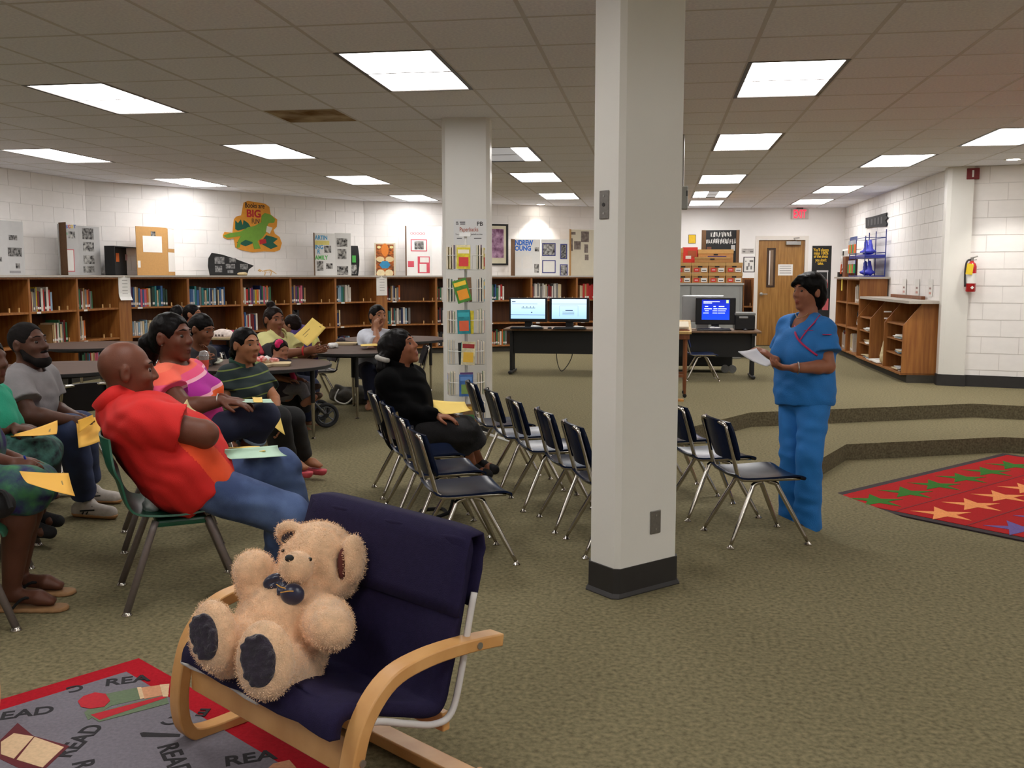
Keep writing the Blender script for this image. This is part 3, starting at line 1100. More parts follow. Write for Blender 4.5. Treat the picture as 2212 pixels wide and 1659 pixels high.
# 2 board with coloured lettering
M = stand_plane(MA, 150, .40)
t = thing('display_board', 'white trifold display board with coloured letters and a brown back flap', 'display board', M.translation)
h = hgt(M, 150, 486)
panel(M, px_on(M, 127, 560)[0], px_on(M, 170, 560)[0], h, t, 'centre_panel', grey_board)
wing(M, t, 130, .17, h + .02, math.radians(65), dark_card, 'back_flap')
W, _ = wing(M, t, 170, .36, h, math.radians(12), grey_board, 'side_panel', left=False)
for i, (ch, c) in enumerate(zip('TASCOT', ((60, 90, 190), (220, 160, 40), (60, 90, 190), (206, 60, 50), (230, 200, 60), (50, 90, 170)))):
    word(M, t, ch, 128 + i * 6, 133 + i * 6, 490, 7, ink_c('letter%d' % i, c), bold=.03)
for i, (ch, c) in enumerate(zip('ONE', ((220, 120, 50), (70, 150, 70), (80, 170, 120)))):
    word(M, t, ch, 128 + i * 6, 133 + i * 6, 505, 5, ink_c('small%d' % i, c), bold=.03)
stick(M, t, 147, 500, 161, 515, photo_bw)
stick(M, t, 131, 538, 160, 587, ink_c('pinkframe', (200, 110, 115)), 'paper_border'); stick(M, t, 133, 540, 158, 585, card_m, 'paper', lift=.0078)
for b in ((177, 493, 201, 517), (179, 523, 202, 543), (180, 552, 203, 570), (180, 575, 203, 589)): stick(W, t, *b, photo_bw2 if b[1] < 500 else photo_bw)
# 3 black box
M = stand_plane(MA, 255, .30, math.radians(10))
t = thing('shadow_box', 'black open box with a small orange figure on the bookcase top', 'box', M.translation)
h = hgt(M, 255, 533); x0, x1 = px_on(M, 226, 560)[0], px_on(M, 297, 560)[0]
panel(M, x0, x1, h, t, 'back_panel', black_board)
for x in (x0, x1 - .01):
    MB().box(M @ Vector((x + .005, h / 2, .07)), (.01, h, .14), M.to_3x3()).build('side_panel', black_board, t)
MB().box(M @ Vector(((x0 + x1) / 2, h - .005, .07)), (x1 - x0, .01, .14), M.to_3x3()).build('top_panel', black_board, t)
for bx, c, nm in ((252, (196, 96, 34), 'orange_cutout'), (271, (190, 150, 160), 'pink_cutout')):
    cx, cy = px_on(M, bx, 556); s = .05 if bx < 260 else .035
    MB().prism([(cx - s, cy - s * 1.2), (cx + s * .6, cy - s * 1.4), (cx + s, cy + s * .2), (cx + s * .3, cy + s * 1.3), (cx - s * .9, cy + s)], M @ Matrix.Rotation(math.pi / 2, 4, 'X') @ Matrix.Rotation(math.pi, 4, 'X') @ Matrix.Scale(1, 4), .004).build(nm, ink_c(nm, c), t) if False else sheet(M @ Matrix.Translation((0, 0, .01)), cx - s, cx + s, cy - s * 1.2, cy + s * 1.2, .004).build(nm, ink_c(nm, c), t)
# 4 brown cardboard display
M = stand_plane(MBm, 340, .42, math.radians(14))
t = thing('cardboard_display', 'brown cardboard display with white sheets pinned to it', 'display board', M.translation)
h = hgt(M, 340, 491)
panel(M, px_on(M, 295, 560)[0], px_on(M, 362, 560)[0], h, t, 'front_panel', brown_card)
W, _ = wing(M, t, 362, .3, h - .01, math.radians(-25), brown_card, 'side_panel', left=False)
stick(M, t, 308, 510, 349, 545, card_m, 'paper'); stick(M, t, 325, 500, 335, 510, photo_bw2)
stick(M, t, 297, 563, 303, 578, card_m, 'paper')
stick(W, t, 362, 496, 389, 538, card_m, 'paper'); stick(W, t, 363, 546, 392, 587, card_m, 'paper')
# 5 black fan-shaped board
M = stand_plane(MBm, 500, .40, math.radians(6))
t = thing('fan_board', 'black fan-shaped display board with grey photos on the bookcase', 'display board', M.translation)
pl = [px_on(M, a, b) for a, b in ((453, 597), (449, 575), (450, 558), (457, 546), (480, 550), (510, 560), (548, 574), (537, 582), (533, 596))]
MB().prism([(a, max(b, 0)) for a, b in pl], M @ Matrix.Rotation(math.pi / 2, 4, 'X') @ Matrix.Scale(-1, 4, (0, 0, 1)) if False else M @ Matrix(((1, 0, 0, 0), (0, 0, 1, 0), (0, 1, 0, 0), (0, 0, 0, 1))), .006).build('board', black_board, t)
for b in ((463, 555, 484, 570), (464, 574, 479, 588), (494, 558, 509, 567), (487, 570, 507, 580), (518, 570, 535, 582), (491, 583, 503, 590)): stick(M, t, *b, mat('photo_print_grey', (60, 60, 62), .6, rgb2=(150, 150, 150), nscale=30), lift=.0075)
# 6 dinosaur cut-out on the wall
WBm = seg_matrix(WAB, WBC)
R = WBm.to_3x3()
F = face_matrix(WBm.translation, R @ Vector((1, 0, 0)), R @ Vector((0, -1, 0)))
F = F @ Matrix.Translation((0, 0, .004))
SW = Matrix(((1, 0, 0, 0), (0, 0, 1, 0), (0, 1, 0, 0), (0, 0, 0, 1)))
PZ = lambda M, l: [px_on(M, a, b) for a, b in l]
cx, cy = px_on(F, 545, 545)
t = thing('dinosaur_sign', 'orange cut-out wall sign of a green dinosaur reading a book', 'sign', F @ Vector((cx, cy, 0)))
orange = ink_c('signorange', (222, 150, 46)); gr = ink_c('dinogreen', (112, 158, 54)); dg = ink_c('leafgreen', (20, 92, 72)); rd = ink_c('signred', (186, 32, 40))
MB().prism(PZ(F, [(481, 508), (485, 501), (502, 503), (505, 474), (510, 468), (521, 465), (526, 438), (535, 434), (572, 440), (581, 447), (584, 464), (598, 474), (597, 490), (590, 497), (593, 505), (603, 512), (608, 525), (604, 540), (592, 544), (570, 543), (545, 545), (520, 540), (508, 534), (505, 515), (492, 517), (482, 513)]), F @ SW, .012).build('backing', orange, t)
D1 = F @ Matrix.Translation((0, 0, .012))
MB().prism(PZ(D1, [(482, 509), (495, 504), (520, 500), (535, 491), (550, 488), (564, 480), (565, 466), (572, 460), (585, 464), (594, 474), (592, 481), (580, 482), (577, 488), (574, 503), (566, 514), (556, 521), (563, 537), (549, 538), (545, 523), (530, 518), (520, 524), (517, 535), (511, 535), (514, 520), (520, 510), (505, 512), (490, 514)]), D1 @ SW, .006).build('dinosaur', gr, t)
for l in ([(508, 495), (508, 476), (514, 482), (520, 474), (524, 486), (530, 494), (514, 498)], [(524, 490), (526, 475), (536, 482), (541, 490), (530, 495)], [(511, 524), (528, 513), (545, 516), (545, 526), (530, 532)], [(562, 525), (575, 508), (590, 512), (600, 516), (590, 524), (600, 532), (585, 538), (570, 530)]):
    MB().prism(PZ(D1, l), D1 @ SW, .004).build('leaf', dg, t)
MB().prism(PZ(D1, [(576, 488), (588, 492), (582, 505), (574, 500)]), D1 @ Matrix.Translation((0, 0, .006)) @ SW, .004).build('book_print', ink_c('bookwhite', (220, 214, 200)), t)
MB().prism(PZ(D1, [(560, 518), (573, 516), (575, 525), (561, 528)]), D1 @ Matrix.Translation((0, 0, .006)) @ SW, .004).build('red_pouch', rd, t)
word(D1, t, 'Books are', 529, 571, 446, 11, ink, lift=.001, bold=.01); word(D1, t, 'BIG', 533, 563, 463, 16, rd, lift=.001, bold=.03); word(D1, t, 'FUN!', 544, 562, 479, 11, ink, lift=.001, bold=.01)
# 7 little wooden dinosaur skeleton model
Mx = stand_plane(MBm, 580, .2)
t = thing('dinosaur_model', 'small pale wooden dinosaur skeleton model on the bookcase', 'model', Mx.translation)
Q = lambda a, b, dz=0: Mx @ Vector((*px_on(Mx, a, b), dz))
mb = MB(); mb.tube([Q(560, 582), Q(567, 586), Q(574, 584), Q(583, 583), Q(590, 587), Q(598, 592)], [.008, .006, .009, .01, .007, .003], 6); mb.build('spine', peg_m, t)
MB().tube([Q(558, 584), Q(563, 586)], [.014, .01], 6).build('skull', peg_m, t)
for a, b, c in ((571, 584, .02), (573, 584, -.02), (584, 583, .02), (586, 583, -.02)):
    MB().tube([Q(a, b, c), Q(a + 1, b + 6, c), Q(a - 1, 597.2, c)], .004, 5).build('leg', peg_m, t)
for a in (576, 579, 582): MB().tube([Q(a, 583, .012), Q(a - 1, 588, .012), Q(a - 1, 590, 0)], .003, 5).build('rib', peg_m, t)
M2 = stand_plane(MBm, 522, .15)
t = thing('stone_fossil', 'small pale stone before the black fan board', 'stone', M2.translation)
s = SDF().ell(M2 @ Vector((0, .022, 0)), (.07, .05, .025)).ell(M2 @ Vector((.05, .02, 0)), (.05, .04, .03))
sdf_object('stone', s, .012, mat('pale_stone', (190, 170, 130), .8, noise=.15, nscale=30), t)
# 8 family board
M = stand_plane(MBm, 700, .36, math.radians(-14))
t = thing('display_board', 'white trifold board with blue and green letters and photos', 'display board', M.translation)
h = hgt(M, 700, 504)
panel(M, px_on(M, 679, 560)[0], px_on(M, 724, 560)[0], h, t, 'centre_panel', white_board)
wing(M, t, 680, .13, h, math.radians(60), dark_card, 'back_flap')
W, _ = wing(M, t, 724, .27, h + .01, math.radians(10), white_board, 'side_panel', left=False)
lb, lg = ink_c('lblue', (70, 160, 206)), ink_c('lgreen', (80, 178, 80))
stick(M, t, 680, 520, 711, 529, ink_c('paleyellow', (226, 214, 130)), 'title_strip')
word(M, t, 'ARTIN', 680, 707, 514, 9, lb, bold=.03); word(M, t, 'ING', 680, 698, 534, 9, lb, bold=.03); word(M, t, 'R', 685, 691, 544, 9, lb, bold=.03); word(M, t, 'AMILY', 680, 708, 557, 9, lg, bold=.03)
for b in ((700, 531, 715, 546), (684, 564, 698, 585), (704, 569, 718, 581)): stick(M, t, *b, photo_bw)
for b in ((727, 515, 750, 533), (729, 538, 748, 560), (728, 575, 752, 594)): stick(W, t, *b, photo_bw)
Mc = stand_plane(MBm, 765, .30, math.radians(-10))
rows = [[Mc @ Vector((px_on(Mc, x, 560)[0] + .02 * math.sin(v * 3), v * hgt(Mc, 765, 531), .02 * math.sin(v * 3.1) * ((x - 754) / 20))) for x in np.linspace(754, 773, 4)] for v in np.linspace(0, 1, 7)]
t2 = thing('photo_strip', 'curling black strip of photos beside the lettered trifold board', 'photo strip', Mc.translation)
MB().grid(rows, th=.002).build('strip', black_board, t2)
sheet(Mc @ Matrix.Translation((0, 0, .028)), px_on(Mc, 759, 560)[0], px_on(Mc, 767, 560)[0], hgt(Mc, 763, 567), hgt(Mc, 763, 552), .001).build('green_print', lg, t2)
sheet(Mc @ Matrix.Translation((0, 0, .028)), px_on(Mc, 757, 560)[0], px_on(Mc, 768, 560)[0], hgt(Mc, 763, 592), hgt(Mc, 763, 572), .001).build('photo', photo_bw, t2)
# 9 tiger picture
M = stand_plane(MC, 830, .45)
t = thing('tiger_picture', 'framed orange tiger face picture leaning on the wall', 'picture', M.translation)
x0, x1, h = px_on(M, 809, 560)[0], px_on(M, 854, 560)[0], hgt(M, 830, 525)
panel(M, x0, x1, h, t, 'frame', mat('pale_frame', (214, 204, 180), .5, noise=.05), .02)
stick(M, t, 812, 528, 850, 596, mat('tiger_print', (206, 110, 34), .6, rgb2=(60, 34, 18), nscale=14, stretch=(1, 1, 3)), 'print', lift=.0205)
def blob(px, py, rx, ry, c, nm, l=.0218, n=14, rot=0):
    x, y = px_on(M, px, py); sx = abs(px_on(M, px + rx, py)[0] - x); sy = abs(px_on(M, px, py - ry)[1] - y)
    MB().prism([(x + sx * math.cos(a), y + sy * math.sin(a)) for a in np.linspace(0, 2 * math.pi, n, endpoint=False)], M @ Matrix.Translation((0, 0, l)) @ SW, .001).build(nm, ink_c(nm, c), t)
blob(822, 590, 9, 8, (230, 214, 170), 'white_fur'); blob(840, 590, 9, 8, (230, 214, 170), 'white_fur'); blob(831, 540, 8, 14, (222, 128, 44), 'orange_muzzle'); blob(821, 560, 9, 6, (226, 200, 150), 'cheek_fur'); blob(841, 560, 9, 6, (226, 200, 150), 'cheek_fur')
blob(831, 572, 12, 9, (52, 140, 186), 'blue_mask', .023, 6); blob(818, 534, 4, 3, (230, 214, 150), 'tiger_eye', .023); blob(845, 534, 4, 3, (230, 214, 150), 'tiger_eye', .023)
# 10 white board with red notes
M = stand_plane(MC, 905, .35, math.radians(8))
t = thing('display_board', 'tall white trifold board with red outlined notes', 'display board', M.translation)
h = hgt(M, 905, 489)
panel(M, px_on(M, 877, 560)[0], px_on(M, 934, 560)[0], h, t, 'centre_panel', white_board)
wing(M, t, 878, .14, h, math.radians(62), dark_card, 'back_flap'); wing(M, t, 934, .22, h, math.radians(62), white_board, 'side_panel', left=False)
pk = ink_c('notered', (206, 80, 96))
word(M, t, 'ooooo', 886, 918, 504, 8, pk)
for b, c in (((887, 517, 922, 543), pk), ((889, 519, 920, 541), white_board), ((895, 521, 915, 539), photo_bw), ((881, 564, 894, 577), pk), ((902, 554, 928, 590), pk)): stick(M, t, *b, c, 'note', lift=.0065 + .001 * (c != pk))
stick(M, t, 907, 556, 926, 567, card_m, 'paper', lift=.008); stick(M, t, 906, 570, 921, 588, card_m, 'paper', lift=.008)
# 11 framed purple poster on the wall right of the far column
WCm = seg_matrix(WBC, WCK); R = WCm.to_3x3()
F = face_matrix(WCm.translation, R @ Vector((1, 0, 0)), R @ Vector((0, -1, 0)))
t = thing('framed_poster', 'black framed purple poster on the wall beside the far column', 'poster', F @ Vector((*px_on(F, 1075, 572), 0)))
stick(F, t, 1046, 484, 1097, 573, black_board, 'frame', th=.025, lift=.001); stick(F, t, 1049, 488, 1092, 569, mat('cream_mount', (206, 200, 176), .7, noise=.03), 'mount', lift=.0265)
stick(F, t, 1054, 495, 1087, 557, mat('purple_print', (96, 42, 84), .6, rgb2=(196, 160, 190), nscale=9), 'print', lift=.028)
# 12 board with blue lettering
M = stand_plane(MC, 1160, .30, math.radians(-8))
t = thing('display_board', 'white trifold board with large blue letters behind the monitors', 'display board', M.translation)
h = hgt(M, 1160, 517)
panel(M, px_on(M, 1111, 560)[0], px_on(M, 1167, 560)[0], h, t, 'left_panel', white_board); panel(M, px_on(M, 1169, 560)[0], px_on(M, 1227, 560)[0], h, t, 'right_panel', white_board)
wing(M, t, 1112, .17, h, math.radians(55), dark_card, 'back_flap')
bl = ink_c('boldblue', (30, 110, 214))
word(M, t, 'NDREW', 1112, 1151, 525, 11, bl, bold=.04); word(M, t, 'OUNG', 1112, 1147, 537, 10, bl, bold=.04)
for b, m in (((1155, 534, 1164, 543), photo_bw), ((1154, 570, 1164, 589), photo_bw), ((1113, 555, 1126, 578), card_m), ((1130, 552, 1150, 580), card_m)): stick(M, t, *b, m, 'print')
nv = ink_c('navyframe', (58, 64, 128))
for b, m in (((1171, 525, 1200, 553), photo_bw), ((1171, 562, 1200, 590), card_m), ((1210, 527, 1225, 560), photo_bw2), ((1209, 571, 1226, 596), photo_bw)):
    stick(M, t, *b, nv, 'photo_border'); stick(M, t, b[0] + 2, b[1] + 2, b[2] - 2, b[3] - 2, m, 'print', lift=.0078)
# 13 cream board beside the near column
M = stand_plane(MC, 1255, .42)
t = thing('display_board', 'cream trifold board with brown photos half hidden by the near column', 'display board', M.translation)
h = hgt(M, 1255, 496)
cream_board = mat('cream_board', (206, 200, 180), .8, noise=.03, nscale=10)
panel(M, px_on(M, 1232, 560)[0], px_on(M, 1290, 560)[0], h, t, 'centre_panel', cream_board); wing(M, t, 1233, .16, h, math.radians(58), brown_card, 'back_flap')
brp = mat('brown_print', (96, 84, 80), .7, rgb2=(130, 120, 112), nscale=20)
for b in ((1232, 501, 1243, 507), (1255, 500, 1272, 523), (1240, 521, 1254, 539), (1262, 528, 1270, 546), (1263, 550, 1271, 562), (1233, 515, 1237, 542)): stick(M, t, *b, brp)
# ------------------------------------------------------------------ chairs
navy_plastic = mat('navy_plastic', (21, 29, 50), 0.22, noise=0.1, nscale=30, spec=0.06)
blue_plastic = mat('blue_plastic', (26, 46, 96), 0.3, noise=0.08, nscale=30, coat=0.3)
green_plastic = mat('green_plastic', (22, 84, 62), 0.35, noise=0.08, nscale=30)
chrome = mat('chrome', (190, 184, 176), 0.16, 1.0, noise=0.03, nscale=60)
grey_leg = mat('grey_leg_paint', (126, 116, 114), 0.4, 0.3, noise=0.05, nscale=60)
black_metal = mat('black_metal', (24, 24, 25), 0.45, 0.2, noise=0.1, nscale=40)


def bez(p, n):
    """Smooth polyline through control points (Catmull-Rom)."""
    p = [Vector(q) for q in p]; out = []
    for i in range(len(p) - 1):
        a, b, c, d = p[max(i - 1, 0)], p[i], p[i + 1], p[min(i + 2, len(p) - 1)]
        for k in range(n):
            t = k / n
            out.append(.5 * ((2 * b) + (c - a) * t + (2 * a - 5 * b + 4 * c - d) * t * t + (3 * b - a - 3 * c + d) * t ** 3))
    out.append(p[-1]); return out


def leg_parts(t, feet, seat_z, r0, r1, leg_m, foot_m, inner):
    for (fx, fy) in feet:
        ix, iy = math.copysign(inner[0], fx), math.copysign(inner[1], fy)
        top = Vector((ix * .3, iy, seat_z - .03))
        pts = bez([top, (ix, iy, seat_z - .045), (ix + (fx - ix) * .14, iy + (fy - iy) * .14, seat_z - .085), (fx, fy, .012)], 5)
        n = len(pts)
        rs = [r0 if i < n * .8 else r0 + (r1 - r0) * min(1, (i - n * .8) / (n * .15)) for i in range(n)]
        lg = MB().tube(pts, rs, 10).build('leg', leg_m, t, smooth=True, local=True)
        MB().lathe([(.018, 0), (.018, .004), (.009, .014), (.006, .02)], (fx, fy, 0), 12).build('glide', foot_m, lg, smooth='auto', local=True)


def shell_grid(prof, half, n=9, dish=.012, round_=0.06):
    """Seat or back shell: prof = [(x, z)], half width function of position s in 0..1."""
    rows = []
    m = len(prof)
    for i, (x, z) in enumerate(prof):
        s = i / (m - 1); h = half(s)
        row = []
        for j in range(n):
            v = -1 + 2 * j / (n - 1)
            row.append((x, v * h, z - dish * (1 - v * v)))
        rows.append(row)
    return rows


def make_navy(name, label, seat_m, group):
    t = thing(name, label, 'chair', group=group)
    prof = [(p.x, p.z) for p in bez([(-.175, 0, .372), (-.15, 0, .353), (-.05, 0, .350), (.06, 0, .354), (.14, 0, .356), (.18, 0, .345), (.188, 0, .328)], 3)]
    MB().grid(shell_grid(prof, lambda s: .178 - .02 * max(0, .2 - s) * 5 - (.012 if s > .9 else 0)), th=-.009).build('seat', seat_m, t, smooth='auto', local=True)
    rows = []
    for v in np.linspace(0, 1, 8):
        e = 1 - .14 * (2 * v - 1) ** 4
        z = .44 + .185 * v; x = -.19 - .055 * v
        rows.append([(x + .035 * (a * a), a * .178 * e, z + .012 * (1 - a * a) * (v - .5)) for a in np.linspace(-1, 1, 10)])
    MB().grid(rows, th=.011).build('backrest', seat_m, t, smooth='auto', local=True)
    for s in (-1, 1):
        y = s * .155
        pts = bez([(.16, y, .335), (0, y, .336), (-.10, y, .336), (-.155, y, .345), (-.178, y, .40), (-.20, y, .49), (-.225, y, .575), (-.233, y * .97, .605), (-.236, y * .85, .615), (-.238, y * .5, .618)], 3)
        MB().tube(pts, .0105, 8).build('side_frame', chrome, t, smooth=True, local=True)
    MB().tube([(0, -.12, .325), (0, .12, .325)], .012, 8).build('crossbar', chrome, t, smooth=True, local=True)
    leg_parts(t, ((.205, -.175), (.205, .175), (-.205, -.175), (-.205, .175)), .345, .0115, .007, chrome, chrome, (.06, .105))
    return t


def make_green(name, label, group, seat=.385, fx=.225, fy=.21, top=.70, w=.205):
    t = thing(name, label, 'chair', group=group)
    prof = [(p.x, p.z) for p in bez([(-.285, 0, top), (-.265, 0, top - .12), (-.235, 0, seat + .14), (-.205, 0, seat + .045), (-.15, 0, seat + .004), (0, 0, seat - .008), (.13, 0, seat + .004), (.19, 0, seat - .005), (.205, 0, seat - .03)], 4)]
    rows = []
    m = len(prof)
    for i, (x, z) in enumerate(prof):
        s = i / (m - 1)
        h = w * (1 - .16 * max(0, .12 - s) / .12)
        row = []
        for a in np.linspace(-1, 1, 11):
            bk = max(0, 1 - s / .5)
            row.append((x + bk * .03 * a * a, a * h, z + (1 - bk) * .018 * (a * a) ** 2 - (1 - bk) * .008))
        rows.append(row)
    MB().grid(rows, th=-.008).build('seat_shell', green_plastic, t, smooth='auto', local=True)
    MB().box((0, 0, seat - .045), (.2, .3, .03)).build('seat_bracket', green_plastic, t, bevel=.01, local=True)
    for sx in (-1, 1):
        for sy in (-1, 1):
            lg = MB().tube([(sx * .1, sy * .15, seat - .03), (sx * .115, sy * .155, seat - .07), (sx * fx, sy * fy, .012)], .0145, 10).build('leg', grey_leg, t, smooth=True, local=True)
            MB().lathe([(.021, 0), (.021, .004), (.012, .016), (.009, .024)], (sx * fx, sy * fy, 0), 12).build('glide', chrome, lg, smooth='auto', local=True)
    return t


def place(proto, x, y, deg, label=None, group=None, first=[]):
    if proto.name in first:
        o = copy_tree(proto)
    else:
        first.append(proto.name); o = proto
    o.location = (x, y, 0); o.rotation_euler = (0, 0, math.radians(deg))
    if label: o['label'] = label
    if group: o['group'] = group
    return o


NG = 'navy plastic chairs set out in rows'
nv = make_navy('school_chair', 'navy', navy_plastic, NG)
fr_ = 'navy plastic chair with chrome legs, '
f1 = 21
spots = [(-.885, 4.39, 25, 'front left row, nearest the armchair'), (-1.085, 4.84, 25, 'second in the row with the black-coated person'), (-1.285, 5.29, 25, 'directly beside the black-coated person'),
         (-1.50, 5.76, 25, 'under the person in the black coat'), (-.185, 4.70, 20, 'middle row, half hidden behind the near column'), (-.375, 5.13, 20, 'middle row, second from the near column'),
         (-.60, 5.56, 20, 'middle row, third from the near column'), (-.81, 6.0, 20, 'middle row, fourth from the near column'), (-1.02, 6.44, 20, 'middle row, farthest, beside the book rack'),
         (.515, 4.97, 18.5, 'nearest one right of the near column'), (.325, 5.48, 18.5, 'second back right of the near column'), (.135, 5.99, 18.5, 'third back, partly behind the near column'), (-.06, 6.50, 18.5, 'farthest back, mostly hidden by the near column')]
for x, y, a, l in spots: place(nv, x, y, a, fr_ + l, NG)
# chairs at the tables and desks
bk = make_navy('table_chair', 'x', mat('dark_plastic', (26, 24, 28), .3, noise=.1, spec=.3), 'chairs at the round tables')
for x, y, a, l in ((-3.55, 9.75, 215, 'dark chair with chrome legs turned away behind the middle table'), (-2.86, 9.95, 262, 'dark chair under the person in the white shirt'), (-3.78, 8.55, 25, 'dark chair under the person in the yellow shirt'),
                   (-2.55, 9.60, 200, 'dark chair with bright legs beside the grey bag'), (-3.85, 7.35, 0, 'dark chair under the person holding a cup'), (-2.92, 6.25, -12, 'dark chair under the person in the striped green polo'),
                   (-4.0, 7.85, 200, 'black chair with a dark seat left of the middle table'), (-3.95, 6.0, 150, 'dark chair tucked under the left brown table'), (-5.15, 10.9, 5, 'dark chair under the person in pink at the far table'), (-5.5, 11.35, 0, 'dark chair under the person with a dark head at the far table')):
    place(bk, x, y, a, l, 'chairs at the round tables')
place(make_navy('desk_chair', 'blue plastic chair with chrome legs under the right computer desk', blue_plastic, None), .58, 12.66, 6)
GG = 'green plastic chairs of the audience'
gp = make_green('green_chair', 'x', GG)
for x, y, a, l in ((-1.975, 3.72, 33, 'green plastic chair under the person in the red shirt'), (-2.44, 4.52, 30, 'green plastic chair under the person in the pink striped top'), (-3.62, 4.72, 28, 'green plastic chair under the person in grey'),
                   (-3.12, 4.0, 30, 'green plastic chair under the person in the teal top'), (-2.68, 3.27, 32, 'green plastic chair under the person in the patterned dress')):
    place(gp, x, y, a, l, GG)

# ------------------------------------------------------------------ round tables
top_m = mat('table_laminate', (84, 64, 55), 0.65, noise=0.06, nscale=8, spec=0.15)
band_m = mat('table_edge_band', (22, 20, 20), 0.5, noise=0.08, nscale=20)
TZ = .625
t0 = thing('round_table', 'x', 'table', group='round library tables')
MB().lathe([(.60, 0), (.60, .026)], (0, 0, TZ - .026), 48).build('table_top', top_m, t0, local=True, smooth='auto')
MB().lathe([(.601, .001), (.609, .001), (.609, .0245), (.601, .0245)], (0, 0, TZ - .026), 48).build('edge_band', band_m, t0, local=True, smooth='auto')
MB().lathe([(.36, 0), (.36, .03), (.34, .03), (.34, 0)], (0, 0, TZ - .057), 32).build('apron', black_metal, t0, local=True)
for k in range(4):
    a = math.radians(15 + 90 * k)
    x, y = .45 * math.cos(a), .45 * math.sin(a)
    lg = MB().cyl((x, y, .30), (x, y, TZ - .03), .019, .019, 12).build('leg', black_metal, t0, local=True, smooth='auto')
    MB().tube([(x, y, .012), (x, y, .1), (x, y, .30)], [.009, .014, .015], 12).build('leg_insert', chrome, lg, local=True, smooth='auto')
    MB().lathe([(.02, 0), (.02, .004), (.008, .016)], (x, y, 0), 12).build('glide', chrome, lg, local=True)
TG = 'round library tables'
T1, T2, T3, T4, T5, T6 = (-3.22, 7.43), (-2.93, 9.12), (-2.98, 10.75), (-4.62, 6.93), (-5.85, 9.3), (-4.62, 11.0)
for (x, y), a, l in ((T1, 0, 'round brown table with trays beside the striped polo person'), (T2, 5, 'round brown table where the white-shirted person leans'), (T3, 20, 'empty round table behind, next to the far column'),
                     (T4, 10, 'empty round brown table behind the person in grey'), (T5, 30, 'round table by the left bookcases, behind the bald person'), (T6, 12, 'far round table with a covered tray')):
    place(t0, x, y, math.degrees(0) + a, l, TG)

# ------------------------------------------------------------------ computer desks
desk_top = wood('desk_laminate', (120, 92, 66), (104, 76, 52), .45)
screen_bezel = mat('black_bezel', (16, 16, 20), .3, noise=.05, nscale=20)


def desk(label, x0, x1, y0, d, z=.632):
    t = thing('computer_desk', label, 'desk', ((x0 + x1) / 2, y0 + d / 2, 0), group='computer desks')
    xm = (x0 + x1) / 2
    MB().box((xm, y0 + d / 2, z - .014), (x1 - x0, d, .028)).build('desk_top', desk_top, t, bevel=.006)
    MB().box((xm, y0 + .19, z - .19), (x1 - x0 - .2, .02, .32)).build('modesty_panel', black_metal, t)
    for x in (x0 + .09, x1 - .09):
        for dy in (.17, .33):
            MB().box((x, y0 + dy, (z - .03) / 2 + .02), (.045, .05, z - .09)).build('leg', black_metal, t, bevel=.004)
        MB().box((x, y0 + d / 2 - .03, z - .045), (.06, d - .1, .03)).build('bracket', black_metal, t)
        f = MB().box((x, y0 + .26, .032), (.055, .5, .035)).build('foot', black_metal, t, bevel=.01)
        for dy in (.03, .49):
            MB().lathe([(.02, 0), (.02, .008), (.01, .016)], (x, y0 + dy, 0), 10).build('glide', chrome, f)
    return t


def screen_mat(name, a, b, strength):
    m = mat(name, a, .25, noise=.0)
    nt = m.node_tree; bs = nt.nodes['Principled BSDF']
    tc = nt.nodes.new('ShaderNodeTexCoord'); sp = nt.nodes.new('ShaderNodeSeparateXYZ'); nt.links.new(tc.outputs['Generated'], sp.inputs[0])
    r = nt.nodes.new('ShaderNodeValToRGB'); r.color_ramp.elements[0].color = lin(a); r.color_ramp.elements[1].color = lin(b)
    nt.links.new(sp.outputs[2], r.inputs[0]); nt.links.new(r.outputs[0], bs.inputs['Emission Color'])
    bs.inputs['Emission Strength'].default_value = strength; bs.inputs['Base Color'].default_value = (0.01, .01, .01, 1)
    return m


def monitor(label, x0, x1, z0, z1, y, scr, sx0, sx1, sz0, sz1, tilt=0.0):
    t = thing('monitor', label, 'monitor', ((x0 + x1) / 2, y, .632), group='desktop monitors')
    MB().box(((x0 + x1) / 2, y, (z0 + z1) / 2), (x1 - x0, .05, z1 - z0)).build('housing', screen_bezel, t, bevel=.01)
    MB().box(((sx0 + sx1) / 2, y - .0265, (sz0 + sz1) / 2), (sx1 - sx0, .003, sz1 - sz0)).build('screen', scr, t)
    MB().box(((x0 + x1) / 2, y + .05, (z0 + .632) / 2 + .03), (.1, .06, z0 - .632 + .1)).build('stand', screen_bezel, t)
    MB().box(((x0 + x1) / 2, y + .02, .642), (.24, .17, .02)).build('stand_base', screen_bezel, t, bevel=.005)
    return t


def bars(t, y, items, m):
    for x0, x1, z0, z1 in items:
        MB().box(((x0 + x1) / 2, y, (z0 + z1) / 2), (x1 - x0, .001, z1 - z0)).build('screen_text', m, t)


def keyboard(label, x, y, w=.44):
    t = thing('keyboard', label, 'keyboard', (x, y, .632), group='computer keyboards')
    MB().box((x, y, .642), (w, .15, .02)).build('case', screen_bezel, t, bevel=.004)
    for r in range(4):
        MB().box((x, y - .05 + r * .033, .655), (w - .03, .026, .008)).build('key_row', black_metal, t)
    return t


def mouse(label, x, y):
    t = thing('mouse', label, 'mouse', (x, y, .632), group='computer mice')
    sdf_object('body', SDF().ell((x, y, .64), (.03, .05, .02)), .006, screen_bezel, t)


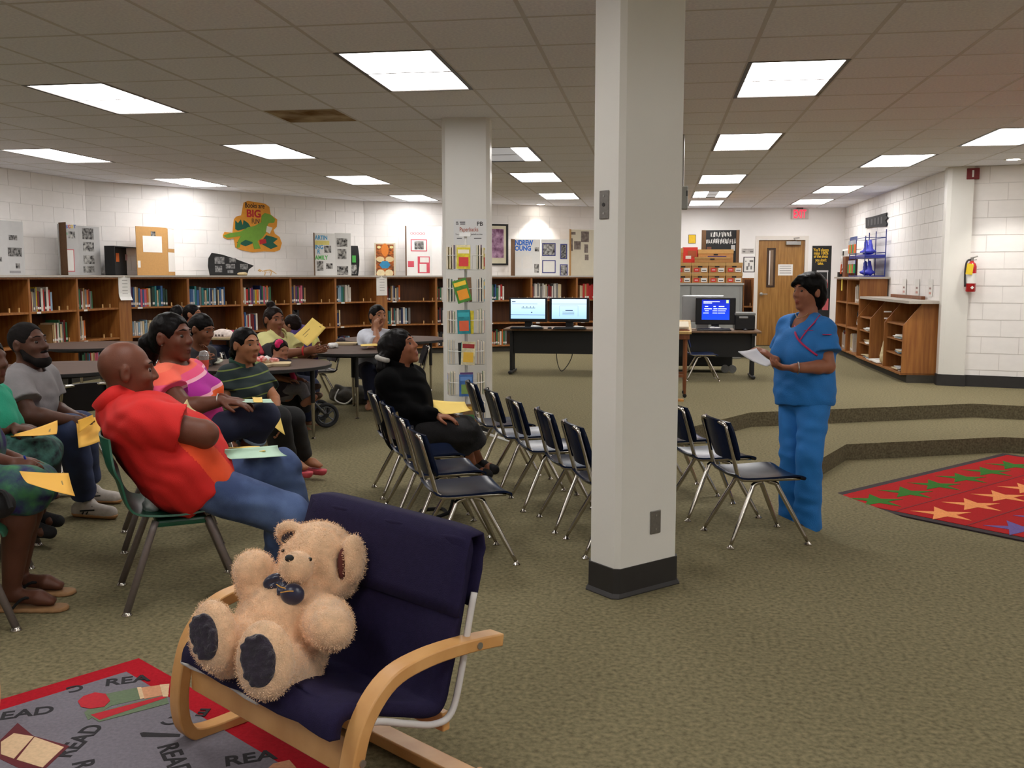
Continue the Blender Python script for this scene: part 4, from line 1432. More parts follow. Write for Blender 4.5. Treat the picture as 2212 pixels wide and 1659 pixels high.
dl = desk('black computer desk with wooden top under two monitors', -2.06, -.35, 12.95, .72)
dr = desk('black computer desk with wooden top left of the door', -.1, 1.34, 12.75, .72)
light_scr = screen_mat('screen_pale_blue', (150, 190, 240), (196, 220, 252), 1.1)
sm1, sm2 = ink_c('screen_dark', (40, 60, 110)), ink_c('screen_bar', (60, 80, 130))
m1 = monitor('left monitor of a pair showing a pale blue window', -1.99, -1.47, .72, 1.05, 13.05, light_scr, -1.965, -1.495, .765, 1.03)
m2 = monitor('right monitor of a pair, showing a pale blue document', -1.44, -.90, .72, 1.05, 13.05, light_scr, -1.405, -.935, .765, 1.03)
bars(m1, 13.021, [(-1.95, -1.9, .99, 1.0), (-1.82, -1.63, .905, .911), (-1.95, -1.6, .965, .969), (-1.965, -1.495, .815, .82), (-1.69, -1.67, .845, .855), (-1.8, -1.79, .918, .93), (-1.75, -1.74, .918, .93), (-1.7, -1.69, .918, .93), (-1.66, -1.65, .918, .93)], sm1)
bars(m2, 13.021, [(-1.22, -1.12, .875, .885), (-1.26, -1.1, .855, .859), (-1.26, -1.1, .835, .84), (-1.26, -1.1, .82, .823), (-1.405, -.935, .965, .969), (-1.3, -1.298, .8, .94), (-1.05, -1.048, .8, .94), (-1.3, -1.05, .94, .942)], sm2)
for x, l in ((-1.73, 'black keyboard before the left monitor of the pair'), (-1.15, 'black keyboard before the right monitor of the pair'), (.74, 'black keyboard before the blue slide monitor')):
    keyboard(l, x, 12.93 if x < 0 else 12.86)
mouse('small dark mouse between the two monitors', -1.43, 13.0); mouse('small dark mouse on the right desk', 1.15, 12.95)
for x, l in ((-1.6, 'pale crumpled paper before the left monitor'), (-1.02, 'pale crumpled paper before the right monitor'), (.78, 'pale paper scraps before the blue slide monitor')):
    t = thing('paper_scrap', l, 'paper', (x, 13.0, .634))
    sdf_object('paper', SDF().ell((x, 13.0, .66), (.06, .03, .012)).ell((x - .05, 12.99, .657), (.04, .03, .02)), .007, card_m, t, .003, 120)
blue_scr = screen_mat('screen_blue_slide', (8, 60, 210), (6, 24, 150), 1.3)
m3 = monitor('black monitor showing a bright blue slide', .51, 1.03, .70, 1.055, 13.08, blue_scr, .59, .95, .765, 1.03)
wt = mat('screen_white', (240, 245, 255), .5, emit=(230, 240, 255), estr=1.2, noise=.01); lg_ = mat('screen_lime', (170, 230, 120), .5, emit=(170, 240, 130), estr=1.2, noise=.01)
bars(m3, 13.05, [(.61, .82, 1.0, 1.008), (.61, .72, .982, .99), (.63, .67, .935, .945), (.74, .77, .935, .945), (.81, .88, .935, .945), (.62, .72, .905, .913), (.74, .79, .905, .913), (.8, .91, .905, .913), (.63, .68, .88, .886), (.73, .79, .88, .886), (.8, .9, .88, .886), (.61, .68, .85, .857), (.73, .79, .85, .857), (.8, .89, .85, .857)], wt)
bars(m3, 13.05, [(.905, .935, .985, 1.025)], lg_)
# the grey back of a second screen
al = mat('aluminium_back', (168, 170, 172), .3, .6, noise=.03, nscale=20)
t = thing('all_in_one_computer', 'silver back of a screen behind the blue slide monitor', 'computer', (.62, 13.42, .632))
MB().box((.62, 13.42, .90), (.56, .03, .36)).build('screen_shell', al, t, bevel=.015, seg=3)
MB().box((.62, 13.45, .70), (.16, .02, .12)).build('foot_neck', al, t); MB().box((.62, 13.41, .64), (.18, .06, .012)).build('foot', al, t)
# printer
t = thing('printer', 'black and grey printer at the right end of the desk', 'printer', (1.15, 13.2, .632))
MB().box((1.15, 13.2, .73), (.26, .36, .19)).build('body', screen_bezel, t, bevel=.012)
MB().box((1.15, 13.2, .842), (.27, .37, .035)).build('lid', mat('grey_plastic', (120, 122, 122), .45, noise=.05), t, bevel=.01)
MB().box((1.13, 13.03, .80), (.12, .03, .03)).build('control_panel', al, t, bevel=.008)
# cable under the left desk
MB().tube(bez([(-1.38, 13.4, .33), (-1.36, 13.35, .15), (-1.3, 13.3, .03), (-1.22, 13.3, .10), (-1.16, 13.35, .22), (-1.15, 13.4, .33)], 6), .006, 6).build('cable', ink)
tag(bpy.data.objects['cable'], 'thin black cable hanging below the left computer desk', 'cable')
t = thing('floor_clutter', 'dark computer cart with small wheels under the right desk', 'cart', (.55, 13.9, 0))
MB().box((.55, 13.9, .2), (1.0, .5, .22)).build('body', black_metal, t, bevel=.02)
for x in (.95, 1.05): MB().cyl((x, 13.62, .06), (x, 13.66, .06), .055, n=20).build('wheel', mat('grey_wheel', (110, 110, 108), .5, noise=.1), t)
# lectern at the near column
lec = wood('lectern_wood', (132, 78, 40), (104, 56, 26), .45)
t = thing('lectern', 'wooden book stand on slim legs beside the near column', 'lectern', (.18, 10.9, 0))
MB().box((.13, 10.95, .70), (.46, .42, .11)).build('body', lec, t, bevel=.008)
MB().box((.13, 10.93, .775), (.50, .46, .025), (math.radians(14), 0, 0)).build('slanted_top', wood('lectern_top', (206, 176, 120), (186, 152, 96), .5), t)
for x in (-.06, .32):
    for y in (10.78, 11.12):
        lg2 = MB().tube([(x, y, .04), (x, y, .3), (x, y, .66)], [.014, .02, .022], 10).build('leg', lec, t)
        MB().cyl((x, y - .012, .022), (x, y + .012, .022), .022, n=14).build('caster', black_metal, lg2)
for y in (10.78, 11.12): MB().box((.13, y, .24), (.4, .02, .03)).build('stretcher', lec, t)
t = thing('open_book', 'open book lying on the wooden stand', 'book', (.2, 10.85, .80))
MB().box((.2, 10.86, .80), (.3, .2, .02), (math.radians(14), 0, 0)).build('pages', page_m, t)
t = thing('wooden_easel', 'tall narrow light wooden easel against the near column', 'easel', (.10, 10.6, 0))
MB().box((.165, 10.45, .52), (.022, .03, 1.04)).build('upright', wood('easel_pine', (196, 140, 74), (170, 112, 52), .5), t)
MB().box((.2, 10.45, .012), (.2, .05, .024)).build('foot', _M['easel_pine'], t)
MB().box((.165, 10.43, .60), (.024, .015, .05)).build('clip', _M['easel_pine'], t); MB().box((.165, 10.43, .95), (.024, .015, .1)).build('ledge', _M['easel_pine'], t)

# ------------------------------------------------------------------ grey cabinet with storage boxes
gcab = mat('grey_cabinet', (150, 152, 150), .45, .1, noise=.03, nscale=10)
t = thing('metal_cabinet', 'low grey metal cabinet carrying cardboard storage boxes', 'cabinet', (.55, 16.35, 0))
MB().box((.55, 16.35, .60), (1.64, .5, 1.2)).build('body', gcab, t, bevel=.01)
MB().box((.55, 16.34, 1.215), (1.68, .54, .03)).build('top', mat('cabinet_top', (176, 176, 172), .4, noise=.03), t)
for x in (.14, .94): MB().box((x, 16.09, .62), (.78, .02, 1.1)).build('door', gcab, t, bevel=.004)
t = bookcase(Matrix.Translation((1.40, 16.35, 0)), .17, 'slim oak bookcase standing between the grey cabinet and the door', (.1, .45, .85), 1.31, .35, None)
box_m = mat('storage_cardboard', (176, 128, 76), .8, noise=.06, nscale=30); box_l = mat('storage_lid', (186, 146, 88), .8, noise=.06, nscale=30)
red_l = mat('red_label', (206, 52, 42), .6, noise=.04)


def storage_box(label, x0, x1, z0, h, y, d=.36, red=True, group='cardboard storage boxes'):
    t = thing('storage_box', label, 'box', ((x0 + x1) / 2, y + d / 2, z0), group=group)
    xm = (x0 + x1) / 2; w = x1 - x0
    MB().box((xm, y + d / 2, z0 + h * .36), (w, d, h * .72)).build('body', box_m, t)
    MB().box((xm, y + d / 2, z0 + h * .84), (w + .008, d + .01, h * .31)).build('lid', box_l, t)
    MB().box((xm, y - .002, z0 + h * .60), (.07, .006, .022)).build('hand_hole', black_board, t)
    if red:
        MB().box((xm - w * .22, y - .002, z0 + h * .28), (w * .34, .004, h * .36)).build('red_label', red_l, t)
        wl = MB().box((xm + w * .25, y - .002, z0 + h * .28), (w * .36, .004, h * .38)).build('white_label', card_m, t)
        MB().box((xm + w * .25, y - .0045, z0 + h * .24), (w * .26, .002, .012)).build('print', ink, wl)
        MB().box((xm - w * .22, y - .0045, z0 + h * .28), (w * .2, .002, .012)).build('print', card_m, t)


cols4 = ['leftmost', 'second', 'third', 'rightmost']
for r in range(2):
    for c in range(4):
        storage_box('cardboard storage box with red and white labels, %s of the %s row' % (cols4[c], ('lower', 'upper')[r]), .285 + c * .272, .545 + c * .272, 1.231 + r * .165, .163, 16.12)
storage_box('wide brown box with a purple printed band on the stack', .66, 1.22, 1.562, .215, 16.26, .34, False, None)
t = bpy.data.objects[[o.name for o in bpy.data.objects if o.get('label') == 'wide brown box with a purple printed band on the stack'][0]]
MB().box((.96, 16.254, 1.655), (.3, .004, .03)).build('purple_band', ink_c('purpleband', (62, 36, 96)), t)
storage_box('flat brown box front of the upper stack', .60, 1.16, 1.562, .09, 16.13, .12, False, None)
t = thing('orange_box', 'red and orange printed carton at the left of the stack', 'box', (.55, 16.4, 1.562))
MB().box((.53, 16.45, 1.69), (.24, .25, .25)).build('carton', red_l, t); MB().box((.56, 16.322, 1.71), (.14, .004, .1)).build('print', ink_c('cartonbrown', (170, 84, 48)), t); MB().box((.5, 16.321, 1.65), (.09, .004, .05)).build('print_pale', card_m, t)
storage_box('brown box with a white label at the left end of the stack', .26, .41, 1.562, .235, 16.2, .34, False, None)
# black announcement board behind, and a yellow card
t = thing('display_board', 'black display board with white lettering behind the storage boxes', 'display board', (1.13, 18.0, 1.3))
MB().box((1.13, 18.02, 1.085), (.56, .012, 2.17)).build('panel', black_board, t)
MB().box((.82, 17.98, 1.75), (.09, .012, .84), (0, 0, math.radians(35))).build('left_flap', dark_card, t); MB().box((1.425, 17.99, 1.60), (.06, .012, 1.14), (0, 0, math.radians(-40))).build('right_flap', dark_card, t)
MBK = face_matrix((1.13, 18.013, 1.9), (1, 0, 0), (0, -1, 0))
rr = random.Random(3)
for row, (y, n, wd) in enumerate(((.19, 8, .34), (.07, 13, .5))):
    for i in range(n):
        x = -wd / 2 + wd * i / (n - 1); hh = .075 + rr.uniform(-.01, .02)
        mbx = MB()
        for s in range(rr.choice((2, 3))):
            sheet(MBK @ Matrix.Translation((x + s * .012 - .012, y + rr.uniform(-.01, .01), 0)) @ Matrix.Rotation(rr.uniform(-.2, .2), 4, 'Z'), -.003, .003, -hh / 2, hh / 2, .002, mb=mbx)
        sheet(MBK @ Matrix.Translation((x, y + rr.uniform(-.03, .03), 0)), -.013, .013, -.003, .003, .002, mb=mbx)
        mbx.build('letter', card_m, t)
sheet(MBK, -.1, .05, -.13, -.10, .002).build('caption', card_m, t); sheet(MBK, -.25, -.17, -.1, -.03, .002).build('photo', ink_c('boardbrown', (110, 66, 48)), t); sheet(MBK, .18, .25, -.1, 0, .002).build('photo', grey_board, t)
t = thing('yellow_card', 'yellow card with a thin black edge on the wall', 'card', BM @ Vector((.5, 1.7, 0)))
x0, y1 = px_on(BM, 1487, 507); x1, y0 = px_on(BM, 1503, 526)
sheet(BM, x0, x1, y0, y1, .004).build('card', ink_c('cardedge', (120, 96, 30)), t); sheet(BM @ Matrix.Translation((0, 0, .004)), x0 + .01, x1 - .01, y0 + .01, y1 - .01, .002).build('face', ink_c('cardyellow', (232, 190, 40)), t)

# ------------------------------------------------------------------ things on the back wall
def wall_px(name, label, cat, b, m, th=.006, M=None, part='sheet'):
    M = M or BM
    x0, y1 = px_on(M, b[0], b[1]); x1, y0 = px_on(M, b[2], b[3])
    t = thing(name, label, cat, M @ Vector(((x0 + x1) / 2, y0, 0)))
    sheet(M @ Matrix.Translation((0, 0, .001)), x0, x1, y0, y1, th).build(part, m, t)
    return t
t = wall_px('exit_sign', 'white exit sign with glowing red letters above the door', 'exit sign', (1709, 452, 1745, 473), mat('exit_housing', (196, 186, 180), .5, noise=.03), .05, part='housing')
word(BM @ Matrix.Translation((0, 0, .0515)), t, 'EXIT', 1714, 1741, 463, 18, mat('exit_red', (220, 40, 60), .5, emit=(255, 40, 70), estr=1.1, noise=.01), lift=.0, bold=.02)
x0, y0 = px_on(BM, 1719, 452); MB().box(BM @ Vector((x0 + .07, y0 + .015, .03)), (.12, .03, .03), BM.to_3x3()).build('mount', rubber, t)
t = wall_px('quote_poster', 'narrow black poster with yellow words right of the door', 'poster', (1755, 531, 1791, 690), black_board)
yl = ink_c('posteryellow', (226, 184, 46))
for s, y, a, b in (("You'll always", 540, 1757, 1790), ('miss 100%', 547, 1758, 1789), ('of the shots', 554, 1758, 1788), ("you don't", 562, 1761, 1785), ('take.', 569, 1766, 1779)): word(BM, t, s, a, b, y, 6.5, yl, lift=.0075, bold=.02)
stick(BM, t, 1764, 584, 1789, 588, grey_board, 'goal_bar', lift=.0072); stick(BM, t, 1764, 588, 1766, 612, grey_board, 'goal_post', lift=.0072); stick(BM, t, 1786, 588, 1788, 612, grey_board, 'goal_post', lift=.0072)
stick(BM, t, 1776, 604, 1788, 622, ink_c('posterred', (170, 60, 56)), 'player_print', lift=.0072); stick(BM, t, 1776, 645, 1789, 670, ink_c('posterpink', (190, 90, 96)), 'player_print', lift=.0072)
t = wall_px('door_notice', 'white printed notice taped to the door', 'notice', (1681, 571, 1712, 595), card_m, .002, BM @ Matrix.Translation((0, 0, -.024)))
for i in range(4): stick(BM @ Matrix.Translation((0, 0, -.024)), t, 1684, 574 + i * 5, 1709, 575.5 + i * 5, ink_c('noticegrey', (150, 148, 146)), 'print_line', lift=.0032, th=.0005)
t = wall_px('ink_drawing', 'framed line drawing on the wall left of the door', 'drawing', (1606, 555, 1630, 588), ink, .004, part='frame')
stick(BM, t, 1607.5, 556.5, 1628.5, 586.5, card_m, 'paper', lift=.0055)
for a, b, c, d in ((1612, 575, 1616, 583), (1616, 568, 1619, 576), (1619, 562, 1627, 566), (1621, 574, 1624, 582), (1610, 563, 1612, 566)): stick(BM, t, a, b, c, d, ink_c('drawgrey', (120, 116, 114)), 'ink_stroke', lift=.0075, th=.0005)
t = wall_px('wall_decal', 'faint grey oval drawing on the wall above the line drawing', 'decal', (1602, 537, 1628, 548), mat('decal_grey', (190, 184, 180), .8, noise=.15, nscale=15), .0015)
for a, b, c, d in ((1606, 539, 1626, 540), (1604, 542, 1610, 545), (1620, 542, 1627, 545)): stick(BM, t, a, b, c, d, ink_c('drawgrey', (120, 116, 114)), 'ink_stroke', lift=.003, th=.0005)
# speaker box hanging beside the near column
t = thing('wall_speaker', 'pale grey box hanging high behind the near column', 'speaker', at(1480, 450, 9.0))
p = at(1474, 428, 9.0)
MB().box(p, (.1, .1, .21)).build('box', mat('pale_grey_metal', (150, 152, 146), .5, noise=.03), t, bevel=.01); MB().box(p + Vector((.04, -.052, .04)), (.012, .006, .05)).build('switch', rubber, t)
MB().tube([p + Vector((0, 0, .1)), Vector((p.x, p.y, CEIL))], .012, 8).build('hanger', steel, t)

# ------------------------------------------------------------------ right wall: bookcase and sloped display
XW, XF = 3.5, 3.08
RM = Matrix.Rotation(-math.pi / 2, 4, 'Z'); RM.translation = (XF, 17.5, 0)         # x runs towards the camera, y into the wall
Y0, Y1 = 17.5, 15.55
w = (Y0 - Y1) / 2
dp = XW - XF - .01
for i in range(2):
    bookcase(RM @ Matrix.Translation((i * w, 0, 0)), w, 'tall oak bookcase on the right wall, %s' % ('nearest the back wall' if i == 0 else 'beside the sloped display'), (.12, .52, .918), 1.30, dp, 'oak bookcases on the right wall', ())
tt = MB().box(((3.08 + 3.49) / 2 - .01, 16.5, 1.315), (.46, 2.1, .03)).build('shelf_top', laminate)
tag(tt, 'grey laminate top over the right wall bookcases', 'shelf top')
for i, (sx, z, L, cols, hm) in enumerate(((.5, .918, .3, ['cream', 'white', 'tan', 'grey'], .28), (.3, .12, .4, ['white', 'cream', 'dark red', 'grey'], .28))):
    pass
book_row(RM @ Matrix.Translation((w, .06, 0)), .35, .918, .45, ['cream', 'white', 'tan', 'grey'], .28, 'right bookcase, top shelf beside display', 'books in the right wall bookcases')
book_row(RM @ Matrix.Translation((0, .06, 0)), .35, .12, .45, ['white', 'cream', 'dark red', 'grey'], .29, 'right bookcase, bottom shelf near door', 'books in the right wall bookcases')
book_row(RM @ Matrix.Translation((w, .06, 0)), .1, .12, .2, ['yellow', 'white', 'tan'], .28, 'right bookcase, bottom shelf beside display', 'books in the right wall bookcases')
p = RM @ Vector((.62, .1, .918))
t = thing('spray_can', 'orange and blue canister on the top shelf of the right bookcase', 'canister', p)
MB().lathe([(.035, 0), (.036, .01), (.036, .1)], p, 16).build('can', ink_c('canorange', (206, 86, 36)), t, smooth='auto'); MB().lathe([(.0365, .1), (.0365, .16)], p, 16).build('label_band', ink_c('canblue', (70, 100, 150)), t, smooth='auto'); MB().lathe([(.036, .16), (.03, .24), (.012, .27)], p, 16).build('cap', ink_c('canorange', (206, 86, 36)), t, smooth='auto')
p = RM @ Vector((.55, -.006, 1.30))
t = thing('price_tag', 'yellow tag hanging from the right bookcase top', 'tag', p)
MB().box(p + Vector((-.004, 0, -.1)), (.004, .1, .2)).build('tag', ink_c('tagyellow', (214, 190, 70)), t)
# coiled silver things on the middle shelf
p = RM @ Vector((w + .45, .12, .52))
t = thing('wire_basket', 'tangle of silver and black gadgets on the middle shelf', 'basket', p)
rb = random.Random(5)
for i in range(9):
    c = p + Vector((rb.uniform(-.02, .1), rb.uniform(-.22, .22), rb.uniform(.06, .24)))
    MB().tube([c + Vector((0, .045 * math.cos(a), .045 * math.sin(a))) for a in np.linspace(0, 2 * math.pi, 14, endpoint=False)], .009, 6, closed=True).build('coil', steel if i % 2 else black_metal, t)
# sloped magazine display: three slanted dividers
SL0, SL1 = 15.5, 12.72
t = thing('magazine_display', 'oak display unit with slanted dividers on the right wall', 'display unit', (3.3, 14.0, 0))
def slant(y, nm='divider'):
    pr = [(XF - .02, .12), (XW - .01, .12), (XW - .01, 1.0), (3.28, 1.0), (XF - .02, .72)]
    mb = MB(); vs = [(x, y - .012, z) for x, z in pr] + [(x, y + .012, z) for x, z in pr]; k = 5
    mb.add(vs, [tuple(range(k)), tuple(range(k, 2 * k))] + [(i, (i + 1) % k, k + (i + 1) % k, k + i) for i in range(k)])
    mb.build(nm, oak_shelf, t)
ys = [SL0, 14.62, 13.72, SL1]
for y in ys: slant(y, 'end_panel' if y in (SL0, SL1) else 'divider')
ms = MB().box((3.27, (SL0 + SL1) / 2, .11), (.44, SL0 - SL1, .022)).build('bottom_board', oak_shelf, t)
MB().box((3.485, (SL0 + SL1) / 2, .56), (.012, SL0 - SL1, .88)).build('back_panel', oak_shaded, t)
MB().box((3.31, (SL0 + SL1) / 2, .05), (.36, SL0 - SL1, .1)).build('plinth', plinth_m, t)
for k, (a, b) in enumerate(zip(ys, ys[1:])):
    for z in ((.33, .52, .72) if k != 1 else ()):
        MB().box((3.28, (a + b) / 2, z), (.38, a - b - .03, .018)).build('shelf', oak_shelf, t)
for q in range(5):
    MB().box((XF + .02 + .03 * (4 - q) * .2, 13.735, .5 + .09 * q), (.10, .004, .018)).build('shelf_label', card_m, t)
tt = MB().box((3.30, 14.1, 1.015), (.42, 3.0, .035)).build('shelf_top', laminate)
tag(tt, 'grey laminate counter above the slanted magazine display', 'shelf top')
rb = random.Random(9)
names = ['stack of pale magazines, %s compartment, %s shelf' % (c, s) for c in ('far', 'near') for s in ('bottom', 'low', 'middle')]
i = 0
for (a, b) in ((ys[0], ys[1]), (ys[2], ys[3])):
    for z in (.122, .34, .53):
        t = thing('magazine_stack', names[i], 'magazines', (3.2, (a + b) / 2, z), group='magazine stacks in the slanted display'); i += 1
        for q in range(4):
            MB().box((3.2 + rb.uniform(-.02, .02), (a + b) / 2 - .1 + rb.uniform(-.05, .05), z + .01 + q * .012), (.22, .32, .010), (0, 0, rb.uniform(-.15, .15))).build('magazine', rb.choice([card_m, grey_board, BOOK_M['light blue'], BOOK_M['cream']]), t)
t = thing('canvas_bag', 'cream cloth bag hanging in the middle of the slanted display', 'bag', (3.2, 14.0, .12))
sdf_object('bag', SDF().cap((3.22, 14.05, .55), (3.2, 14.02, .22), .07, .12).ell((3.2, 14.0, .2), (.1, .13, .1)), .014, mat('cream_canvas', (206, 190, 150), .9, noise=.06, nscale=40, bump=.2), t, .006, 60)
t = thing('leaflet_pile', 'pile of pale leaflets at the bottom of the slanted display', 'leaflets', (3.2, 14.35, .12))
for q in range(3): MB().box((3.18, 14.2 + q * .1, .135 + q * .01), (.25, .3, .01), (0, 0, q * .3)).build('leaflet', card_m, t)
t = thing('hanging_cards', 'white cards pinned inside the slanted display', 'cards', (3.46, 14.0, .75))
for q, (y, z) in enumerate(((14.0, .92), (14.15, .80), (13.95, .78))): MB().box((3.40, y, z), (.004, .2, .14)).build('card', card_m, t)
t = thing('wooden_ledge', 'long brown wooden ledge strip on the low counter', 'ledge', (3.45, 14.2, 1.033))
MB().box((3.45, 14.2, 1.055), (.05, 1.7, .045)).build('ledge', lec, t, bevel=.004)
for y, l in ((14.55, 'farthest'), (13.85, 'middle'), (13.2, 'nearest')):
    t = thing('wall_card', 'white wall card with red and dark print above the counter, %s one' % l, 'card', (3.49, y, 1.12))
    MB().box((3.493, y, 1.19), (.004, .2, .22)).build('card', card_m, t); MB().box((3.4895, y, 1.12), (.002, .1, .03)).build('print', ink_c('faintred', (200, 150, 140)), t); MB().box((3.4895, y, 1.18), (.002, .08, .025)).build('print', ink_c('faintbrown', (150, 120, 116)), t)

# blue wire rack with hanging bags on the bookcase top
bw = mat('blue_wire', (36, 50, 120), .4, .2, noise=.05)
t = thing('wire_rack', 'blue wire rack with hanging packets on the right bookcase', 'rack', (3.3, 16.2, 1.33))
RY0, RY1 = 16.75, 15.55
rx0, rx1 = 3.14, 3.44
for y in (RY0, (RY0 + RY1) / 2 + .1, RY1):
    for x in (rx0, rx1): MB().tube([(x, y, 1.332), (x, y, 2.05 if x == rx1 else 1.95)], .008, 6).build('post', bw, t)
for z in (1.345, 1.64, 1.70, 1.93):
    MB().tube([(rx0, RY0, z), (rx0, RY1, z), (rx1, RY1, z), (rx1, RY0, z)], .007, 6, closed=True).build('ring', bw, t)
MB().box((rx0, RY0 - .28, 1.94), (.006, .55, .07)).build('header', mat('blue_header', (40, 66, 130), .5, noise=.05), t)
MB().box(((rx0 + rx1) / 2, (RY0 + RY1) / 2, 1.645), (.3, 1.2, .05)).build('tray', mat('blue_tray', (44, 50, 150), .4, noise=.05), t)
MB().box(((rx0 + rx1) / 2, (RY0 + RY1) / 2, 1.342), (.3, 1.2, .02)).build('tray', mat('blue_tray', (44, 50, 150), .4, noise=.05), t)
clear = mat('clear_packet', (190, 196, 210), .15, noise=.08, nscale=30, spec=.6)
pc_ = [('green', (40, 140, 80)), ('orange', (220, 110, 50)), ('lime', (120, 170, 60)), ('red', (206, 80, 56))]
for lv, z in enumerate((1.36, 1.68)):
    for k in range(5):
        c, rgb = pc_[(k + lv) % 4]
        y = RY0 - .05 - k * .11
        tp = thing('hanging_packet', 'clear packet with a %s card on the %s rack hook, %s along' % (c, ('lower', 'upper')[lv], ORD[k]), 'packet', (3.12, y, z), group='packets on the blue wire rack')
        MB().box((3.122, y, z + .05 + .05), (.02, .085, .14)).build('packet', ink_c('packet' + c, rgb), tp); MB().box((3.122, y, z + .205), (.014, .085, .06)).build('clear_top', clear, tp)
    for k in range(2):
        y = RY1 + .16 + k * .3
        tp = thing('blue_bag', 'blue drawstring bag on the %s rack tray, %s' % (('lower', 'upper')[lv], ('near side', 'far side')[k]), 'bag', (3.25, y, z), group='blue bags on the wire rack')
        sdf_object('bag', SDF().cap((3.25, y - .06, z + .03), (3.25, y + .04, z + .2), .04, .025).cap((3.25, y + .09, z + .03), (3.25, y + .04, z + .2), .035, .02).ell((3.25, y + .02, z + .04), (.09, .12, .03)), .016, mat('blue_cloth', (50, 56, 170), .6, noise=.1, bump=.2), tp, .004, 50)
t = wall_px('black_banner', 'black jagged lettered banner on the right wall above the blue rack', 'banner', (0, 0, 1, 1), black_board) if False else None
FRm = face_matrix((XW - .002, 19.0, 0), (0, -1, 0), (-1, 0, 0))
t = thing('black_banner', 'black jagged banner on the right wall above the blue rack', 'banner', FRm @ Vector((*px_on(FRm, 1890, 492), 0)))
MB().prism(PZ(FRm, [(1871, 493), (1871, 471), (1890, 467), (1917, 459), (1915, 466), (1919, 470), (1914, 476), (1917, 483), (1915, 489), (1890, 490)]), FRm @ SW, .01).build('banner', black_board, t)
for k in range(5):
    x0, y0 = px_on(FRm, 1876 + k * 7, 488 - k * 1.2); x1, y1 = px_on(FRm, 1880 + k * 7, 474 - k * 1.6)
    sheet(FRm @ Matrix.Translation((0, 0, .0105)), x0, x1, y0, y1, .002).build('letter', mat('dark_letter', (52, 52, 56), .5, noise=.05), t)
# glue sticks stand, sign, small items left of the rack
t = thing('wire_stand', 'small black wire stand with orange scissors left of the blue rack', 'stand', (3.2, 17.1, 1.33))
MB().box((3.2, 17.0, 1.5), (.2, .22, .34)).build('backboard', lec, t)
MB().tube([(3.1, 17.42, 1.335), (3.16, 17.15, 1.6)], .006, 6).build('wire', black_metal, t); MB().tube([(3.1, 17.42, 1.335), (3.1, 17.1, 1.335)], .006, 6).build('wire', black_metal, t)
MB().tube([Vector((3.08, 17.12 + .03 * math.cos(a), 1.60 + .06 * math.sin(a))) for a in np.linspace(0, 6.28, 14, endpoint=False)], .012, 6, closed=True).build('scissor_handle', card_m, t)
MB().box((3.08, 17.13, 1.48), (.02, .03, .2), (math.radians(15), 0, 0)).build('scissor_blade', ink_c('canorange', (206, 86, 36)), t); MB().box((3.1, 17.3, 1.37), (.08, .1, .08)).build('cup', black_metal, t)
t = thing('hanging_sign', 'thin white sign bar sticking out from the right wall', 'sign', (3.3, 17.25, 1.75))
MB().box((3.27, 17.6, 1.80), (.02, .95, .03)).build('bar', card_m, t); MB().box((3.38, 17.6, 1.80), (.22, .02, .02)).build('bracket', card_m, t)
t = thing('wall_switch', 'thin dark switch on the back wall right of the poster', 'switch', BM @ Vector((3.2, 1.4, 0)))
stick(BM, t, 1820, 540, 1822, 552, rubber, 'plate', th=.01)

# fire extinguisher and alarm
FF = face_matrix((WR1.x, WR1.y, 0), (tr.x, tr.y, 0), (nr.x, nr.y, 0))
ex, ey = px_on(FF, 2096, 630)
O = FF @ Vector((ex, ey, .09))
red_paint = mat('extinguisher_red', (178, 22, 30), .3, noise=.04, coat=.4)
t = thing('fire_extinguisher', 'red fire extinguisher with a yellow tag on the right wall', 'extinguisher', O)
MB().lathe([(.05, 0), (.056, .008), (.056, .30), (.045, .335), (.022, .355), (.02, .37)], O, 24).build('cylinder', red_paint, t, smooth='auto')
MB().lathe([(.0566, .10), (.0566, .22)], O, 24).build('paper_label', card_m, t, smooth='auto')
MB().box(O + Vector((.0, -.058, .05)), (.03, .003, .03), (0, math.radians(45), 0)).build('arrow_mark', card_m, t)
MB().lathe([(.018, .37), (.018, .41)], O, 14).build('valve', steel, t)
MB().tube([O + Vector((-.01, 0, .40)), O + Vector((.06, -.01, .425))], .009, 8).build('lever', steel, t); MB().tube([O + Vector((-.01, 0, .38)), O + Vector((.05, -.01, .385))], .007, 8).build('handle', steel, t)
MB().tube(bez([O + Vector((-.01, 0, .385)), O + Vector((-.06, -.01, .36)), O + Vector((-.075, -.01, .24)), O + Vector((-.068, -.01, .06))], 5), .011, 8).build('hose', rubber, t, smooth=True)
MB().box(O + Vector((-.04, -.062, .27)), (.075, .004, .13), (0, math.radians(6), 0)).build('yellow_tag', ink_c('tagbright', (228, 196, 40)), t)
MB().box(O + Vector((.0, .06, .30)), (.04, .07, .03), FF.to_3x3()).build('bracket', rubber, t)
ex, ey = px_on(FF, 2102, 376)
O = FF @ Vector((ex, ey, .03))
t = thing('fire_alarm', 'dark red fire alarm strobe below the ceiling on the right wall', 'alarm', O)
MB().box(O, (.14, .13, .06), FF.to_3x3()).build('housing', mat('alarm_red', (120, 24, 28), .4, noise=.05), t, bevel=.006); MB().box(O + nr.to_3d() * .034, (.02, .08, .02), FF.to_3x3()).build('strobe', card_m, t)
